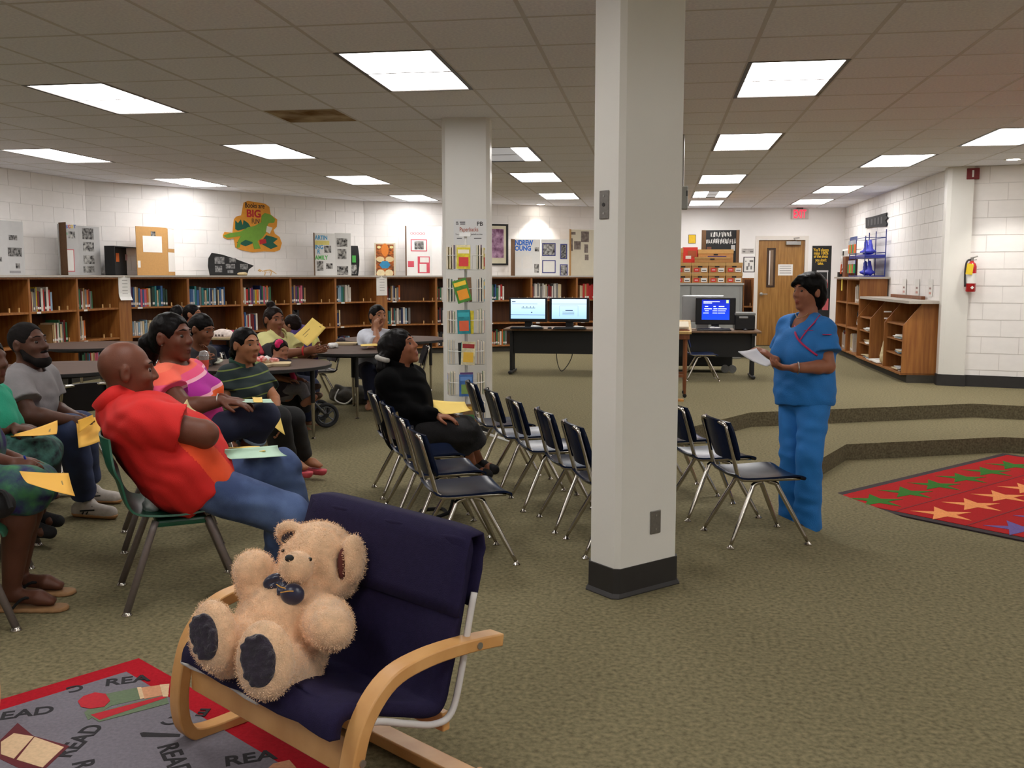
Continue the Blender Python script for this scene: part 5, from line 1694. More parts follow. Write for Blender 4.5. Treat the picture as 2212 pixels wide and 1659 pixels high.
# ------------------------------------------------------------------ paperback sign and spinner rack at the far column
yd = math.radians(6)
FC = face_matrix((-1.79, 8.0, 0), (math.cos(yd), math.sin(yd), 0), (math.sin(yd), -math.cos(yd), 0))
x0, y1 = px_on(FC, 980, 473); x1, y0 = px_on(FC, 1051, 548)
t = thing('paperback_sign', 'white paper sign about paperbacks on the far column', 'sign', FC @ Vector(((x0 + x1) / 2, y0, 0)))
sheet(FC @ Matrix.Translation((0, 0, .001)), x0, x1, y0, y1, .0015).build('paper', mat('sign_paper', (222, 222, 222), .7, noise=.01), t)
word(FC, t, 'PB', 1030, 1043, 484, 9, ink, lift=.003, bold=.01)
word(FC, t, 'Paperbacks', 993, 1033, 496, 9, ink_c('brownred', (170, 88, 66)), lift=.003, bold=.01)
word(FC, t, 'You may check out 1 paperback at a time', 984, 1042, 506, 4, ink, lift=.003)
for a, b, y in ((985, 990, 480), (993, 1005, 480), (985, 991, 484), (994, 1005, 484), (987, 998, 515), (1024, 1040, 515)): stick(FC, t, a, y - 1, b, y + 1, ink_c('smallprint', (90, 90, 92)), 'print_line', lift=.003, th=.0004)

RC = Vector((-1.50, 7.55, 0))            # rack axis
rack_m = mat('white_wire', (222, 222, 220), .4, .1, noise=.02)
rack = thing('book_rack', 'white wire spinner rack full of paperbacks before the far column', 'book rack', RC)
MB().cyl(RC + Vector((0, 0, .08)), RC + Vector((0, 0, 1.66)), .012, n=12).build('pole', rack_m, rack, smooth='auto')
MB().box(RC + Vector((0, -.02, 1.66)), (.09, .02, .03)).build('header', rack_m, rack)
for k in range(4):
    a = math.radians(20 + 90 * k); d = Vector((math.cos(a), math.sin(a), 0)); e = Vector((-d.y, d.x, 0))
    MB().tube(bez([RC + Vector((0, 0, .14)), RC + d * .2 + Vector((0, 0, .06)), RC + d * .34 + e * .05 + Vector((0, 0, .008)), RC + d * .36 + Vector((0, 0, .008)), RC + d * .34 - e * .05 + Vector((0, 0, .008)), RC + d * .2 + Vector((0, 0, .05)), RC + Vector((0, 0, .10))], 4), .006, 6).build('foot', rack_m, rack)
COVERS = [('yellow and black', (206, 190, 50)), ('red', (160, 50, 50)), ('green and orange', (70, 130, 50)), ('teal', (36, 130, 140)), ('cream', (206, 196, 160)), ('blue', (60, 100, 160)), ('purple', (90, 60, 110)), ('brown', (120, 90, 60)), ('pale grey', (170, 166, 156)), ('black', (34, 34, 36))]
# seen at each tier: pixel rows of the card fronts
TIERS = [(530, 578), (600, 652), (670, 722), (738, 792), (808, 862), (878, 930)]
tier_name = ['top', 'second', 'third', 'fourth', 'fifth', 'lowest']
rnd = random.Random(21)
for ti, (ya, yb) in enumerate(TIERS):
    zc = EYE - ((ya + yb) / 2 - 598) / FPX * 7.4
    zb, zt = zc - .095, zc + .095
    for k in range(4):
        a = math.radians(-90 + 90 * k + 4 + ti * 2.5)
        d = Vector((math.cos(a), math.sin(a), 0)); e = Vector((-d.y, d.x, 0))
        o = RC + d * .105
        # wire pocket
        mbp = MB()
        for s in (-1, 1):
            mbp.tube([o + e * s * .07 + d * .03 + Vector((0, 0, zc + .01)), o + e * s * .035 + d * .035 + Vector((0, 0, zc + .01)), o + e * s * .035 + d * .035 + Vector((0, 0, zb - .006)), o + e * s * .035 - d * .06 + Vector((0, 0, zb - .006))], .003, 5)
        mbp.tube([o + e * -.11 + Vector((0, 0, zc + .01)), o + e * -.07 + d * .03 + Vector((0, 0, zc + .01))], .003, 5)
        mbp.tube([o + e * .07 + d * .03 + Vector((0, 0, zc + .01)), o + e * .11 + Vector((0, 0, zc + .01))], .003, 5)
        mbp.tube([o - d * .06 + Vector((0, 0, zb - .006)), RC + Vector((0, 0, zb - .006))], .003, 5)
        mbp.build('wire_pocket', rack_m, rack)
        if k == 2: continue                      # the pocket facing the column
        nbk = 3
        for q in range(nbk):
            ci = (ti * 3 + k * 2 + q * 4) % len(COVERS)
            if k == 0 and q == nbk - 1: ci = [0, 2, 3, 4, 5, 7][ti]
            nm, rgb = COVERS[ci]
            off = .028 - (nbk - 1 - q) * .022
            sh = rnd.uniform(-.012, .012); w2 = rnd.uniform(.05, .058); hh = rnd.uniform(.165, .19)
            rollz = rnd.uniform(-.05, .05) if not (ti == 1 and k == 0 and q == 2) else .28
            B = Matrix((e, Vector((0, 0, 1)), d)).transposed().to_4x4(); B.translation = o + d * off + e * sh + Vector((0, 0, zb))
            B = B @ Matrix.Rotation(rollz, 4, 'Z')
            pocket = ['front', '', 'left side', 'right side'][{0: 0, 1: 1, 2: 2, 3: 3}[k]]
            bk_ = thing('paperback', '%s paperback, %s in the %s pocket of the %s rack tier' % (nm, ('back', 'middle', 'front')[q], ['front', 'rear', 'back-left', 'left'][k] if False else ['front', 'right', 'rear', 'left'][k], tier_name[ti]), 'paperback', B.translation, group='paperbacks in the spinner rack')
            sheet(B, -w2, w2, 0, hh, .001).build('back_cover', mat('pb_' + nm.replace(' ', '_'), rgb, .4, noise=.25, nscale=30), bk_)
            sheet(B @ Matrix.Translation((0, 0, .001)), -w2 + .001, w2 - .002, .001, hh - .001, .012).build('pages', page_m, bk_)
            sheet(B @ Matrix.Translation((0, 0, .013)), -w2, w2, 0, hh, .001).build('front_cover', _M['pb_' + nm.replace(' ', '_')], bk_)
            if q == nbk - 1:
                pr = {0: ((206, 60, 60), (230, 220, 200)), 1: ((230, 150, 40), (240, 200, 60)), 2: ((214, 96, 60), (60, 170, 180)), 3: ((220, 176, 60), (150, 40, 40)), 4: ((120, 150, 80), (100, 140, 200)), 5: ((60, 110, 60), (196, 150, 50))}[ti]
                sheet(B @ Matrix.Translation((0, 0, .014)), -w2 * .7, w2 * .75, hh * .12, hh * .55, .0006).build('cover_print', ink_c('cp%d' % ti, pr[0]), bk_)
                sheet(B @ Matrix.Translation((0, 0, .014)), -w2 * .85, w2 * .85, hh * .72, hh * .9, .0006).build('cover_title', ink_c('ct%d' % ti, pr[1]), bk_)

# ------------------------------------------------------------------ rugs
# star rug in the pit
zr = -2 * STEP
A = Vector((1.18, 7.19)); B_ = Vector((3.16, 9.30)); ru = (B_ - A).normalized(); rv = Vector((ru.y, -ru.x))
RU = face_matrix((A.x, A.y, zr + .001), (ru.x, ru.y, 0), (0, 0, 1))      # x along the far edge, y = left of it
RL, RW = (B_ - A).length, 2.3
red_rug = mat('rug_red', (168, 32, 34), .95, noise=.12, nscale=90, bump=.3, bscale=300, spec=.1)
t = thing('star_rug', 'red rug with coloured stars and a dark border in the sunken pit', 'rug', (A.x, A.y, zr))
sheet(RU, 0, RL, -RW, 0, .010).build('rug_border', mat('rug_border', (46, 34, 38), .95, noise=.1, nscale=90, bump=.3, bscale=300), t)
sheet(RU @ Matrix.Translation((0, 0, .010)), .07, RL - .07, -RW + .07, -.07, .003).build('rug_field', red_rug, t)
star_cols = [(56, 112, 44), (232, 150, 92), (108, 92, 150), (226, 178, 60), (56, 112, 44), (232, 150, 92)]
FM = RU @ Matrix.Translation((0, 0, .0132))
pile = {}
for r, c in enumerate(star_cols[:4]):
    y = -.33 - r * .5
    for k in range(6):
        x = .25 + k * .42
        if x > RL - .15: continue
        pts = []
        for s in range(10):
            a = math.pi / 2 + s * math.pi / 5 - math.radians(45 + 46.5 - 46.5)
            rad = .21 if s % 2 == 0 else .075
            pts.append((x + rad * math.cos(a), y + rad * math.sin(a)))
        pm = mat('star_%d' % (r % 4), c, .95, noise=.12, nscale=90, bump=.3, bscale=300, spec=.1)
        MB().prism(pts, FM @ SW, .002).build('star', pm, t)
for r in range(1, 5):
    y = -.08 - r * .5
    sheet(FM, .07, RL - .07, y - .006, y + .006, .0015).build('seam_line', mat('rug_line', (120, 20, 26), .95, noise=.1), t)

# READ rug in the foreground
c0, c1, c2 = on_z(300, 1427, 0), on_z(18, 1505, 0), on_z(700, 1655, 0)
u = (c2 - c0); u.z = 0; u.normalize()
v = Vector((u.y, -u.x, 0))                         # towards the lower left
RR = face_matrix((c0.x, c0.y, .001), (u.x, u.y, 0), (0, 0, 1))
RLn, RWn = 1.9, 2.2
t = thing('reading_rug', 'grey rug with a red border and READ lettering under the armchair', 'rug', (c0.x, c0.y, 0))
sheet(RR, 0, RLn, -RWn, 0, .008).build('rug_border', mat('rug_red_border', (168, 26, 38), .95, noise=.12, nscale=90, bump=.3, bscale=300, spec=.1), t)
sheet(RR @ Matrix.Translation((0, 0, .008)), .085, RLn - .085, -RWn + .085, -.085, .002).build('rug_field', mat('rug_grey', (118, 114, 122), .95, noise=.12, nscale=90, bump=.3, bscale=300, spec=.1), t)
RF = RR @ Matrix.Translation((0, 0, .0101))
rk = mat('rug_black', (34, 32, 36), .95, noise=.1, nscale=90, bump=.3, bscale=300)


def rug_word(s, px, py, size, ang, m=rk):
    """Lettering centred at photo pixel, baseline turned by ang (degrees) against the rug's long edge."""
    x, y = px_on(RF, px, py)
    text(s, size, RF @ Matrix.Translation((x, y, 0)) @ Matrix.Rotation(math.radians(ang), 4, 'Z'), m, t, size * .025, 'rug_lettering', .0008)


rug_word('REA', 275, 1470, .078, 62); rug_word('READ', 40, 1543, .078, 62); rug_word('READ', 172, 1600, .078, 128); rug_word('READ', 375, 1640, .078, -16); rug_word('REA', 540, 1638, .078, 62); rug_word('C', 162, 1487, .07, -100); rug_word('C', 372, 1557, .07, -160); rug_word('E', 440, 1538, .07, -140); rug_word('R', 178, 1652, .078, -20)


def rug_poly(l, m, nm, lift=0.0):
    MB().prism([px_on(RF, a, b) for a, b in l], RF @ Matrix.Translation((0, 0, lift)) @ SW, .001).build(nm, m, t)


rg = mat('rug_green', (96, 112, 86), .95, noise=.12, nscale=90); rt = mat('rug_tan', (196, 140, 104), .95, noise=.12, nscale=90); rc = mat('rug_cream', (206, 176, 140), .95, noise=.1, nscale=90); rrd = mat('rug_bright_red', (176, 28, 42), .95, noise=.1, nscale=90); rmr = mat('rug_maroon', (92, 26, 34), .95, noise=.1, nscale=90)
rug_poly([(225, 1500), (296, 1486), (310, 1509), (240, 1525), (190, 1556), (182, 1540)], rg, 'book_print')
rug_poly([(297, 1487), (360, 1478), (365, 1500), (312, 1510)], rt, 'book_print'); rug_poly([(296, 1486), (305, 1485), (312, 1509), (303, 1511)], rc, 'book_edge', .001); rug_poly([(345, 1480), (366, 1478), (363, 1506), (352, 1506)], rc, 'book_edge', .001)
rug_poly([(190, 1545), (340, 1505), (360, 1507), (365, 1520), (214, 1560)], rg, 'book_print', .0005); rug_poly([(196, 1545), (350, 1505), (360, 1508), (215, 1556)], rrd, 'book_print', .001)
rug_poly([(168, 1516), (180, 1505), (205, 1497), (228, 1500), (238, 1515), (225, 1528), (195, 1532), (175, 1528)], rrd, 'apple_print', .0015)
rug_poly([(0, 1600), (38, 1562), (72, 1590), (150, 1612), (100, 1659), (40, 1659), (0, 1640)], rmr, 'book_print'); rug_poly([(2, 1604), (30, 1585), (73, 1592), (30, 1640), (2, 1630)], rc, 'page_print', .001); rug_poly([(75, 1593), (138, 1615), (92, 1659), (36, 1642)], rc, 'page_print', .001)
rug_poly([(302, 1584), (310, 1582), (390, 1586), (388, 1592), (306, 1592)], rk, 'pencil_print')
rug_poly([(590, 1650), (625, 1642), (640, 1659), (580, 1659)], rt, 'book_print')

# ------------------------------------------------------------------ bentwood armchair
birch = wood('birch', (214, 164, 104), (196, 142, 82), .38, stretch=(12, 12, 12), scale=.6)
navy_cloth = mat('navy_cloth', (31, 25, 56), .85, noise=.12, nscale=60, bump=.25, bscale=400, spec=.2)
white_pipe = mat('white_piping', (206, 202, 200), .6, noise=.03)
AC = Matrix.Rotation(math.radians(-34.5), 4, 'Z'); AC.translation = (-.985, 2.265, 0)
arm = thing('armchair', 'low bentwood armchair with a navy cloth seat holding the teddy bear', 'armchair', AC.translation, math.radians(-34.5))
HW = .345
CX_ = .03


def bent(side):
    """Flat laminated strip bent: arm rest, front curve and floor runner, local y/z profile."""
    pr = bez([(0, .46, .385), (0, .34, .40), (0, .20, .405), (0, .09, .385), (0, .015, .315), (0, -.02, .22), (0, -.032, .12), (0, -.015, .045), (0, .04, .018), (0, .2, .018), (0, .42, .018)], 5)
    x = side * (HW + .045)
    rows = []
    for i, p in enumerate(pr):
        a, b = pr[max(i - 1, 0)], pr[min(i + 1, len(pr) - 1)]
        tg = (b - a).normalized(); nn = Vector((0, -tg.z, tg.y))
        th = .017
        rows.append([(x - .026, p.y - nn.y * th, p.z - nn.z * th), (x + .026, p.y - nn.y * th, p.z - nn.z * th), (x + .026, p.y + nn.y * th, p.z + nn.z * th), (x - .026, p.y + nn.y * th, p.z + nn.z * th)])
    mb = MB(); k = len(rows)
    vs = [q for r in rows for q in r]
    fs = [(i * 4 + j, i * 4 + (j + 1) % 4, (i + 1) * 4 + (j + 1) % 4, (i + 1) * 4 + j) for i in range(k - 1) for j in range(4)] + [(0, 1, 2, 3), tuple((k - 1) * 4 + j for j in (3, 2, 1, 0))]
    mb.add(vs, fs)
    o = mb.build('bentwood_frame', birch, arm, smooth='auto', local=True, bevel=.004)
    for (y, z) in ((.37, .395), (-.01, .225)):
        MB().cyl((x + .024 * side, y, z), (x + .0295 * side, y, z), .009, n=12).build('bolt', steel, o, local=True)


bent(-1); bent(1)
MB().box((0, .005, .215), (2 * HW + .04, .025, .10)).build('front_rail', birch, arm, local=True, bevel=.004)
MB().box((0, .36, .03), (2 * HW + .14, .06, .035)).build('floor_rail', birch, arm, local=True, bevel=.004)
MB().box((0, .30, .20), (2 * HW + .04, .025, .05)).build('rear_rail', birch, arm, local=True, bevel=.004)
for s in (-1, 1): MB().lathe([(.014, 0), (.014, .01)], (s * (HW + .045), -.0, .0), 12).build('foot_pad', rubber, arm, local=True)
# cloth: seat curving up into the back
prof = bez([(0, -.035, .275), (0, -.02, .312), (0, .05, .305), (0, .14, .268), (0, .23, .235), (0, .29, .245), (0, .325, .34), (0, .355, .47), (0, .39, .60), (0, .402, .655)], 6)
rows = []
for i, p in enumerate(prof):
    s = i / (len(prof) - 1)
    row = []
    for a in np.linspace(-1, 1, 17):
        sag = .012 * (1 - a * a) * (1 if .1 < s < .95 else 0)
        wr = .002 * math.sin(a * 9 + s * 23) + .0015 * math.sin(a * 17 - s * 11)
        hw = HW * (1 - .02 * (a * a)) * (1 - .03 * max(0, s - .93) / .07)
        row.append((CX_ + a * hw, p.y + (sag + wr) * (1 if s > .6 else .2), p.z - (sag + wr) * (1 if s < .6 else .2)))
    rows.append(row)
MB().grid(rows, th=-.03).build('seat_cloth', navy_cloth, arm, smooth=True, local=True)
# padded head pocket over the top of the back
rows = []
for s in np.linspace(0, 1, 14):
    ang = s * math.pi
    if s < .42: p = (.330 + (s / .42) * .045, .47 + (s / .42) * .185)
    elif s < .58:
        q = (s - .42) / .16 * math.pi; p = (.403 - .028 * math.cos(q), .66 + .026 * math.sin(q))
    else: p = (.433 - (s - .58) / .42 * .05, .655 - (s - .58) / .42 * .17)
    rows.append([(CX_ + a * (HW + .006) * (1 - .015 * (abs(a) > .9) * (p[1] > .6)), p[0], p[1] - .012 * (a ** 8) * (p[1] > .62)) for a in np.linspace(-1, 1, 15)])
MB().grid(rows, th=-.006).build('head_pocket', navy_cloth, arm, smooth=True, local=True)
for s in (-1, 1):
    pts = [Vector((CX_ + s * (HW + .006), p.y + .012, p.z - .016)) for p in prof[8:-9]]
    MB().tube(pts, .009, 8).build('white_edge', white_pipe, arm, smooth=True, local=True)
pts = [Vector((x, -.04, .268 - .006 * math.cos(x * 20))) for x in np.linspace(-HW, HW * .1, 8)]
MB().tube(pts, .008, 8).build('white_edge', white_pipe, arm, smooth=True, local=True)

# second bentwood chair: only the front curve of its frame enters the view at the left edge
t = thing('armchair', 'bentwood armchair frame cut off by the left edge of the view', 'armchair', (-1.98, 2.42, 0))
cpt = on_z(6, 1590, 0)
fx = Vector((-.75, -.66, 0))
pr = [(0.30, .40), (.16, .40), (.06, .37), (.0, .28), (-.015, .17), (0, .07), (.05, .018), (.2, .018), (.4, .018)]
pr = bez([(a, 0, b) for a, b in pr], 5)
mb = MB(); rows = []
ex_ = Vector((-.66, .75, 0))
for i, p in enumerate(pr):
    a, b = pr[max(i - 1, 0)], pr[min(i + 1, len(pr) - 1)]
    tg = (b - a).normalized(); nn = Vector((-tg.z, 0, tg.x))
    for sgn, w_ in ((-1, -.026), (-1, .026), (1, .026), (1, -.026)):
        q = p + nn * .017 * sgn
        rows.append(cpt + Vector((-.005, -.03, 0)) + fx * (q.x + .01) + ex_ * w_ + Vector((0, 0, q.z)))
k = len(pr)
mb.add(rows, [(i * 4 + j, i * 4 + (j + 1) % 4, (i + 1) * 4 + (j + 1) % 4, (i + 1) * 4 + j) for i in range(k - 1) for j in range(4)] + [(0, 1, 2, 3), tuple((k - 1) * 4 + j for j in (3, 2, 1, 0))])
mb.build('bentwood_frame', birch, t, smooth='auto'); MB().lathe([(.016, 0), (.016, .008)], cpt + fx * .03, 12).build('foot_pad', rubber, t)

# ------------------------------------------------------------------ teddy bear
fur = mat('bear_fur', (226, 190, 154), .95, noise=.16, nscale=35, bump=.5, bscale=220, sheen=.4, spec=.15)
fur2 = mat('bear_fur_strand', (238, 204, 168), .9, noise=.15, nscale=60, sheen=.3, spec=.15)
pad_m = mat('bear_pad', (30, 20, 38), .8, noise=.35, nscale=55, bump=.6, bscale=110, sheen=.3)
BD = 2.60
bear = thing('teddy_bear', 'large tan teddy bear with a navy bow sitting in the armchair', 'teddy bear', at(590, 1470, BD))
px2m = lambda r, d=BD: r * d / FPX
Bp = lambda x, y, d: np.array(at(x, y, d))
camv = -_cf                                       # towards the viewer
b = SDF()
b.ell(Bp(605, 1385, 2.62), (.135, .125, .145), k=.03)
b.ell(Bp(622, 1310, 2.66), (.115, .11, .11), k=.05)
hd = Bp(686, 1206, 2.74)
b.ell(hd, (.106, .106, .104), k=.006)
b.ell(Bp(712, 1240, 2.73), (.088, .09, .078), k=.03)
mz = Bp(641, 1226, 2.585)
b.ell(mz, (.046, .05, .045), k=.006)
# arms
b.chain([Bp(590, 1290, 2.68), Bp(560, 1262, 2.66), Bp(548, 1232, 2.64)], [.052, .060, .056], .012)
b.chain([Bp(690, 1330, 2.60), Bp(708, 1345, 2.50), Bp(716, 1358, 2.45)], [.056, .062, .056], .012)
# legs with big feet
b.chain([Bp(540, 1430, 2.58), Bp(500, 1400, 2.50), Bp(470, 1385, 2.42)], [.075, .065, .06], .03)
b.chain([Bp(630, 1455, 2.52), Bp(600, 1450, 2.44), Bp(580, 1440, 2.36)], [.08, .07, .065], .03)


def frame_from(n, up):
    n = np.array(n, float); n /= np.linalg.norm(n)
    u = np.array(up, float) - n * np.dot(up, n); u /= np.linalg.norm(u)
    return np.stack([np.cross(u, n), u, n], 1)


R1 = frame_from(camv * .92 - _cr * .35 + _cu * .12, _cu * 1.0 - _cr * .3)
R2 = frame_from(camv * .95 - _cr * .2 + _cu * .2, _cu * 1.0 - _cr * .22)
f1c, f2c = Bp(463, 1372, 2.40), Bp(573, 1425, 2.34)
b.ell(f1c, (.062, .088, .04), R1, k=.02); b.ell(f2c, (.072, .095, .045), R2, k=.02)
# ears
e1, e2 = Bp(626, 1152, 2.74), Bp(762, 1208, 2.68)
b.ell(e1, (.052, .040, .026), frame_from(camv * .6 - _cu * .5 - _cr * .3, _cu * .7 - _cr * .5), k=.015)
b.ell(e2, (.034, .070, .038), frame_from(camv * .7 + _cr * .4 - _cr * .9, _cu), k=.015)
b.ell(e1 + camv * .02 - _cu * .012, (.036, .02, .016), frame_from(camv * .6 - _cu * .5, _cu * .7 - _cr * .5), k=.01, mode='sub')
b.ell(e2 + camv * .015 - _cr * .03 - _cu * .01, (.014, .05, .02), frame_from(camv * .7 - _cr * .5, _cu), k=.01, mode='sub')
body = sdf_object('body', b, .007, fur, bear, relax=2)
# short plush strands
me = body.data
vco = np.empty(len(me.vertices) * 3); me.vertices.foreach_get('co', vco); vco = vco.reshape(-1, 3)
vno = np.empty(len(me.vertices) * 3); me.vertices.foreach_get('normal', vno); vno = vno.reshape(-1, 3)
rg_ = np.random.default_rng(4)
sel = rg_.integers(0, len(vco), 70000)
keep = np.ones(len(sel), bool)
for c_, R_, rx_, ry_ in ((f1c, R1, .040, .062), (f2c, R2, .048, .068)):
    q_ = (vco[sel] - c_) @ R_
    keep &= ~((q_[:, 2] > .0) & ((q_[:, 0] / rx_) ** 2 + (q_[:, 1] / ry_) ** 2 < 1))
sel = sel[keep]
base = vco[sel] + rg_.normal(0, .003, (len(sel), 3)); nn_ = vno[sel] + rg_.normal(0, .6, (len(sel), 3)); nn_ /= np.linalg.norm(nn_, axis=1, keepdims=True)
ln = rg_.uniform(.003, .007, (len(sel), 1))
side = np.cross(nn_, rg_.normal(0, 1, (len(sel), 3))); side /= np.linalg.norm(side, axis=1, keepdims=True) + 1e-9
vv = np.concatenate([base - side * .0008, base + side * .0008, base + nn_ * ln], 1).reshape(-1, 3)
fm = bpy.data.meshes.new('fur'); k = len(sel)
fm.vertices.add(3 * k); fm.vertices.foreach_set('co', vv.ravel()); fm.loops.add(3 * k); fm.loops.foreach_set('vertex_index', np.arange(3 * k)); fm.polygons.add(k)
fm.polygons.foreach_set('loop_start', np.arange(k) * 3); fm.polygons.foreach_set('loop_total', np.full(k, 3)); fm.materials.append(fur2); fm.update(calc_edges=True)
fo = link_mesh('fur', fm, bear); fo['kind'] = 'stuff'
# foot pads of dark curly plush
for c, R_, rx, ry in ((f1c, R1, .037, .058), (f2c, R2, .045, .064)):
    n_ = R_[:, 2]
    s = SDF().ell(c + n_ * .034, (rx, ry, .016), R_, k=.004)
    rp = np.random.default_rng(2)
    for q in range(34):
        a_, rr_ = rp.uniform(0, 6.28), math.sqrt(rp.uniform(0, .85))
        s.ell(c + n_ * .044 + R_[:, 0] * rx * rr_ * math.cos(a_) + R_[:, 1] * ry * rr_ * math.sin(a_), .0095, k=.003)
    sdf_object('foot_pad', s, .005, pad_m, bear)
# nose, eyes, inner ears
from mathutils.bvhtree import BVHTree
_bt = BVHTree.FromPolygons([v.co for v in body.data.vertices], [p.vertices for p in body.data.polygons])
def _bs(x, y, l):
    d_ = (Vector(Bp(x, y, 3)) - Vector((0, 0, EYE))).normalized()
    return np.array(_bt.ray_cast(Vector((0, 0, EYE)), d_)[0] - d_ * l)
sdf_object('nose', SDF().ell(_bs(625, 1206, .002), (.013, .010, .010), k=0), .003, ink, bear)
for x, y in ((670, 1208), (612, 1190)):
    sdf_object('eye', SDF().ell(_bs(x, y, .002), (.006, .006, .006), k=0), .002, mat('bear_eye', (20, 14, 12), .15, noise=.05), bear)
sdf_object('inner_ear', SDF().ell(e1 + camv * .012 - _cu * .008, (.03, .016, .012), frame_from(camv * .6 - _cu * .5, _cu * .7 - _cr * .5)), .005, pad_m, bear)
sdf_object('inner_ear', SDF().ell(e2 + camv * .008 - _cr * .026 - _cu * .012, (.012, .046, .018), frame_from(camv * .7 - _cr * .5, _cu)), .005, mat('inner_ear_brown', (92, 44, 40), .9, noise=.2), bear)
# bow
satin = mat('navy_satin', (24, 30, 58), .3, noise=.25, nscale=30, sheen=.3)
s = SDF()
bsurf = _bs
kn_ = bsurf(612, 1262, .012)
s.ell(kn_, (.014, .012, .013), k=.004)
l1, l2 = bsurf(594, 1256, .012), bsurf(632, 1284, .014)
s.ell(l1, (.034, .022, .014), frame_from(camv, _cu * .95 - _cr * .35), k=.004); s.ell(l1 + camv * .012, (.018, .006, .006), frame_from(camv, _cu * .95 - _cr * .35), k=.004, mode='sub')
s.ell(l2, (.032, .029, .018), frame_from(camv, _cu), k=.004); s.ell(bsurf(625, 1273, .016), (.03, .012, .010), frame_from(camv, _cu * .9 - _cr * .3), k=.003)
s.chain([kn_, bsurf(606, 1274, .006), bsurf(600, 1284, .006)], [.008, .010, .004], .004)
bow = sdf_object('bow', s, .004, satin, bear)
MB().tube([Vector(Bp(597, 1262, 2.515)), Vector(Bp(606, 1268, 2.51)), Vector(Bp(617, 1271, 2.515))], .0016, 5).build('gold_thread', ink_c('gold', (196, 150, 70)), bear)
MB().tube([Vector(Bp(606, 1280, 2.51)), Vector(Bp(622, 1277, 2.505)), Vector(Bp(634, 1277, 2.51))], .0016, 5).build('gold_thread', ink_c('gold', (196, 150, 70)), bear)
# ------------------------------------------------------------------ people
def unit(v):
    v = np.array(v, float); return v / (np.linalg.norm(v) + 1e-9)


def skin_mat(name, rgb):
    return mat('skin_' + name, rgb, .5, noise=.07, nscale=25, bump=.06, bscale=250, spec=.28)


lip = lambda rgb: tuple(int(v * k) for v, k in zip(rgb, (.9, .7, .7)))
A3 = lambda v: np.array(v, float)


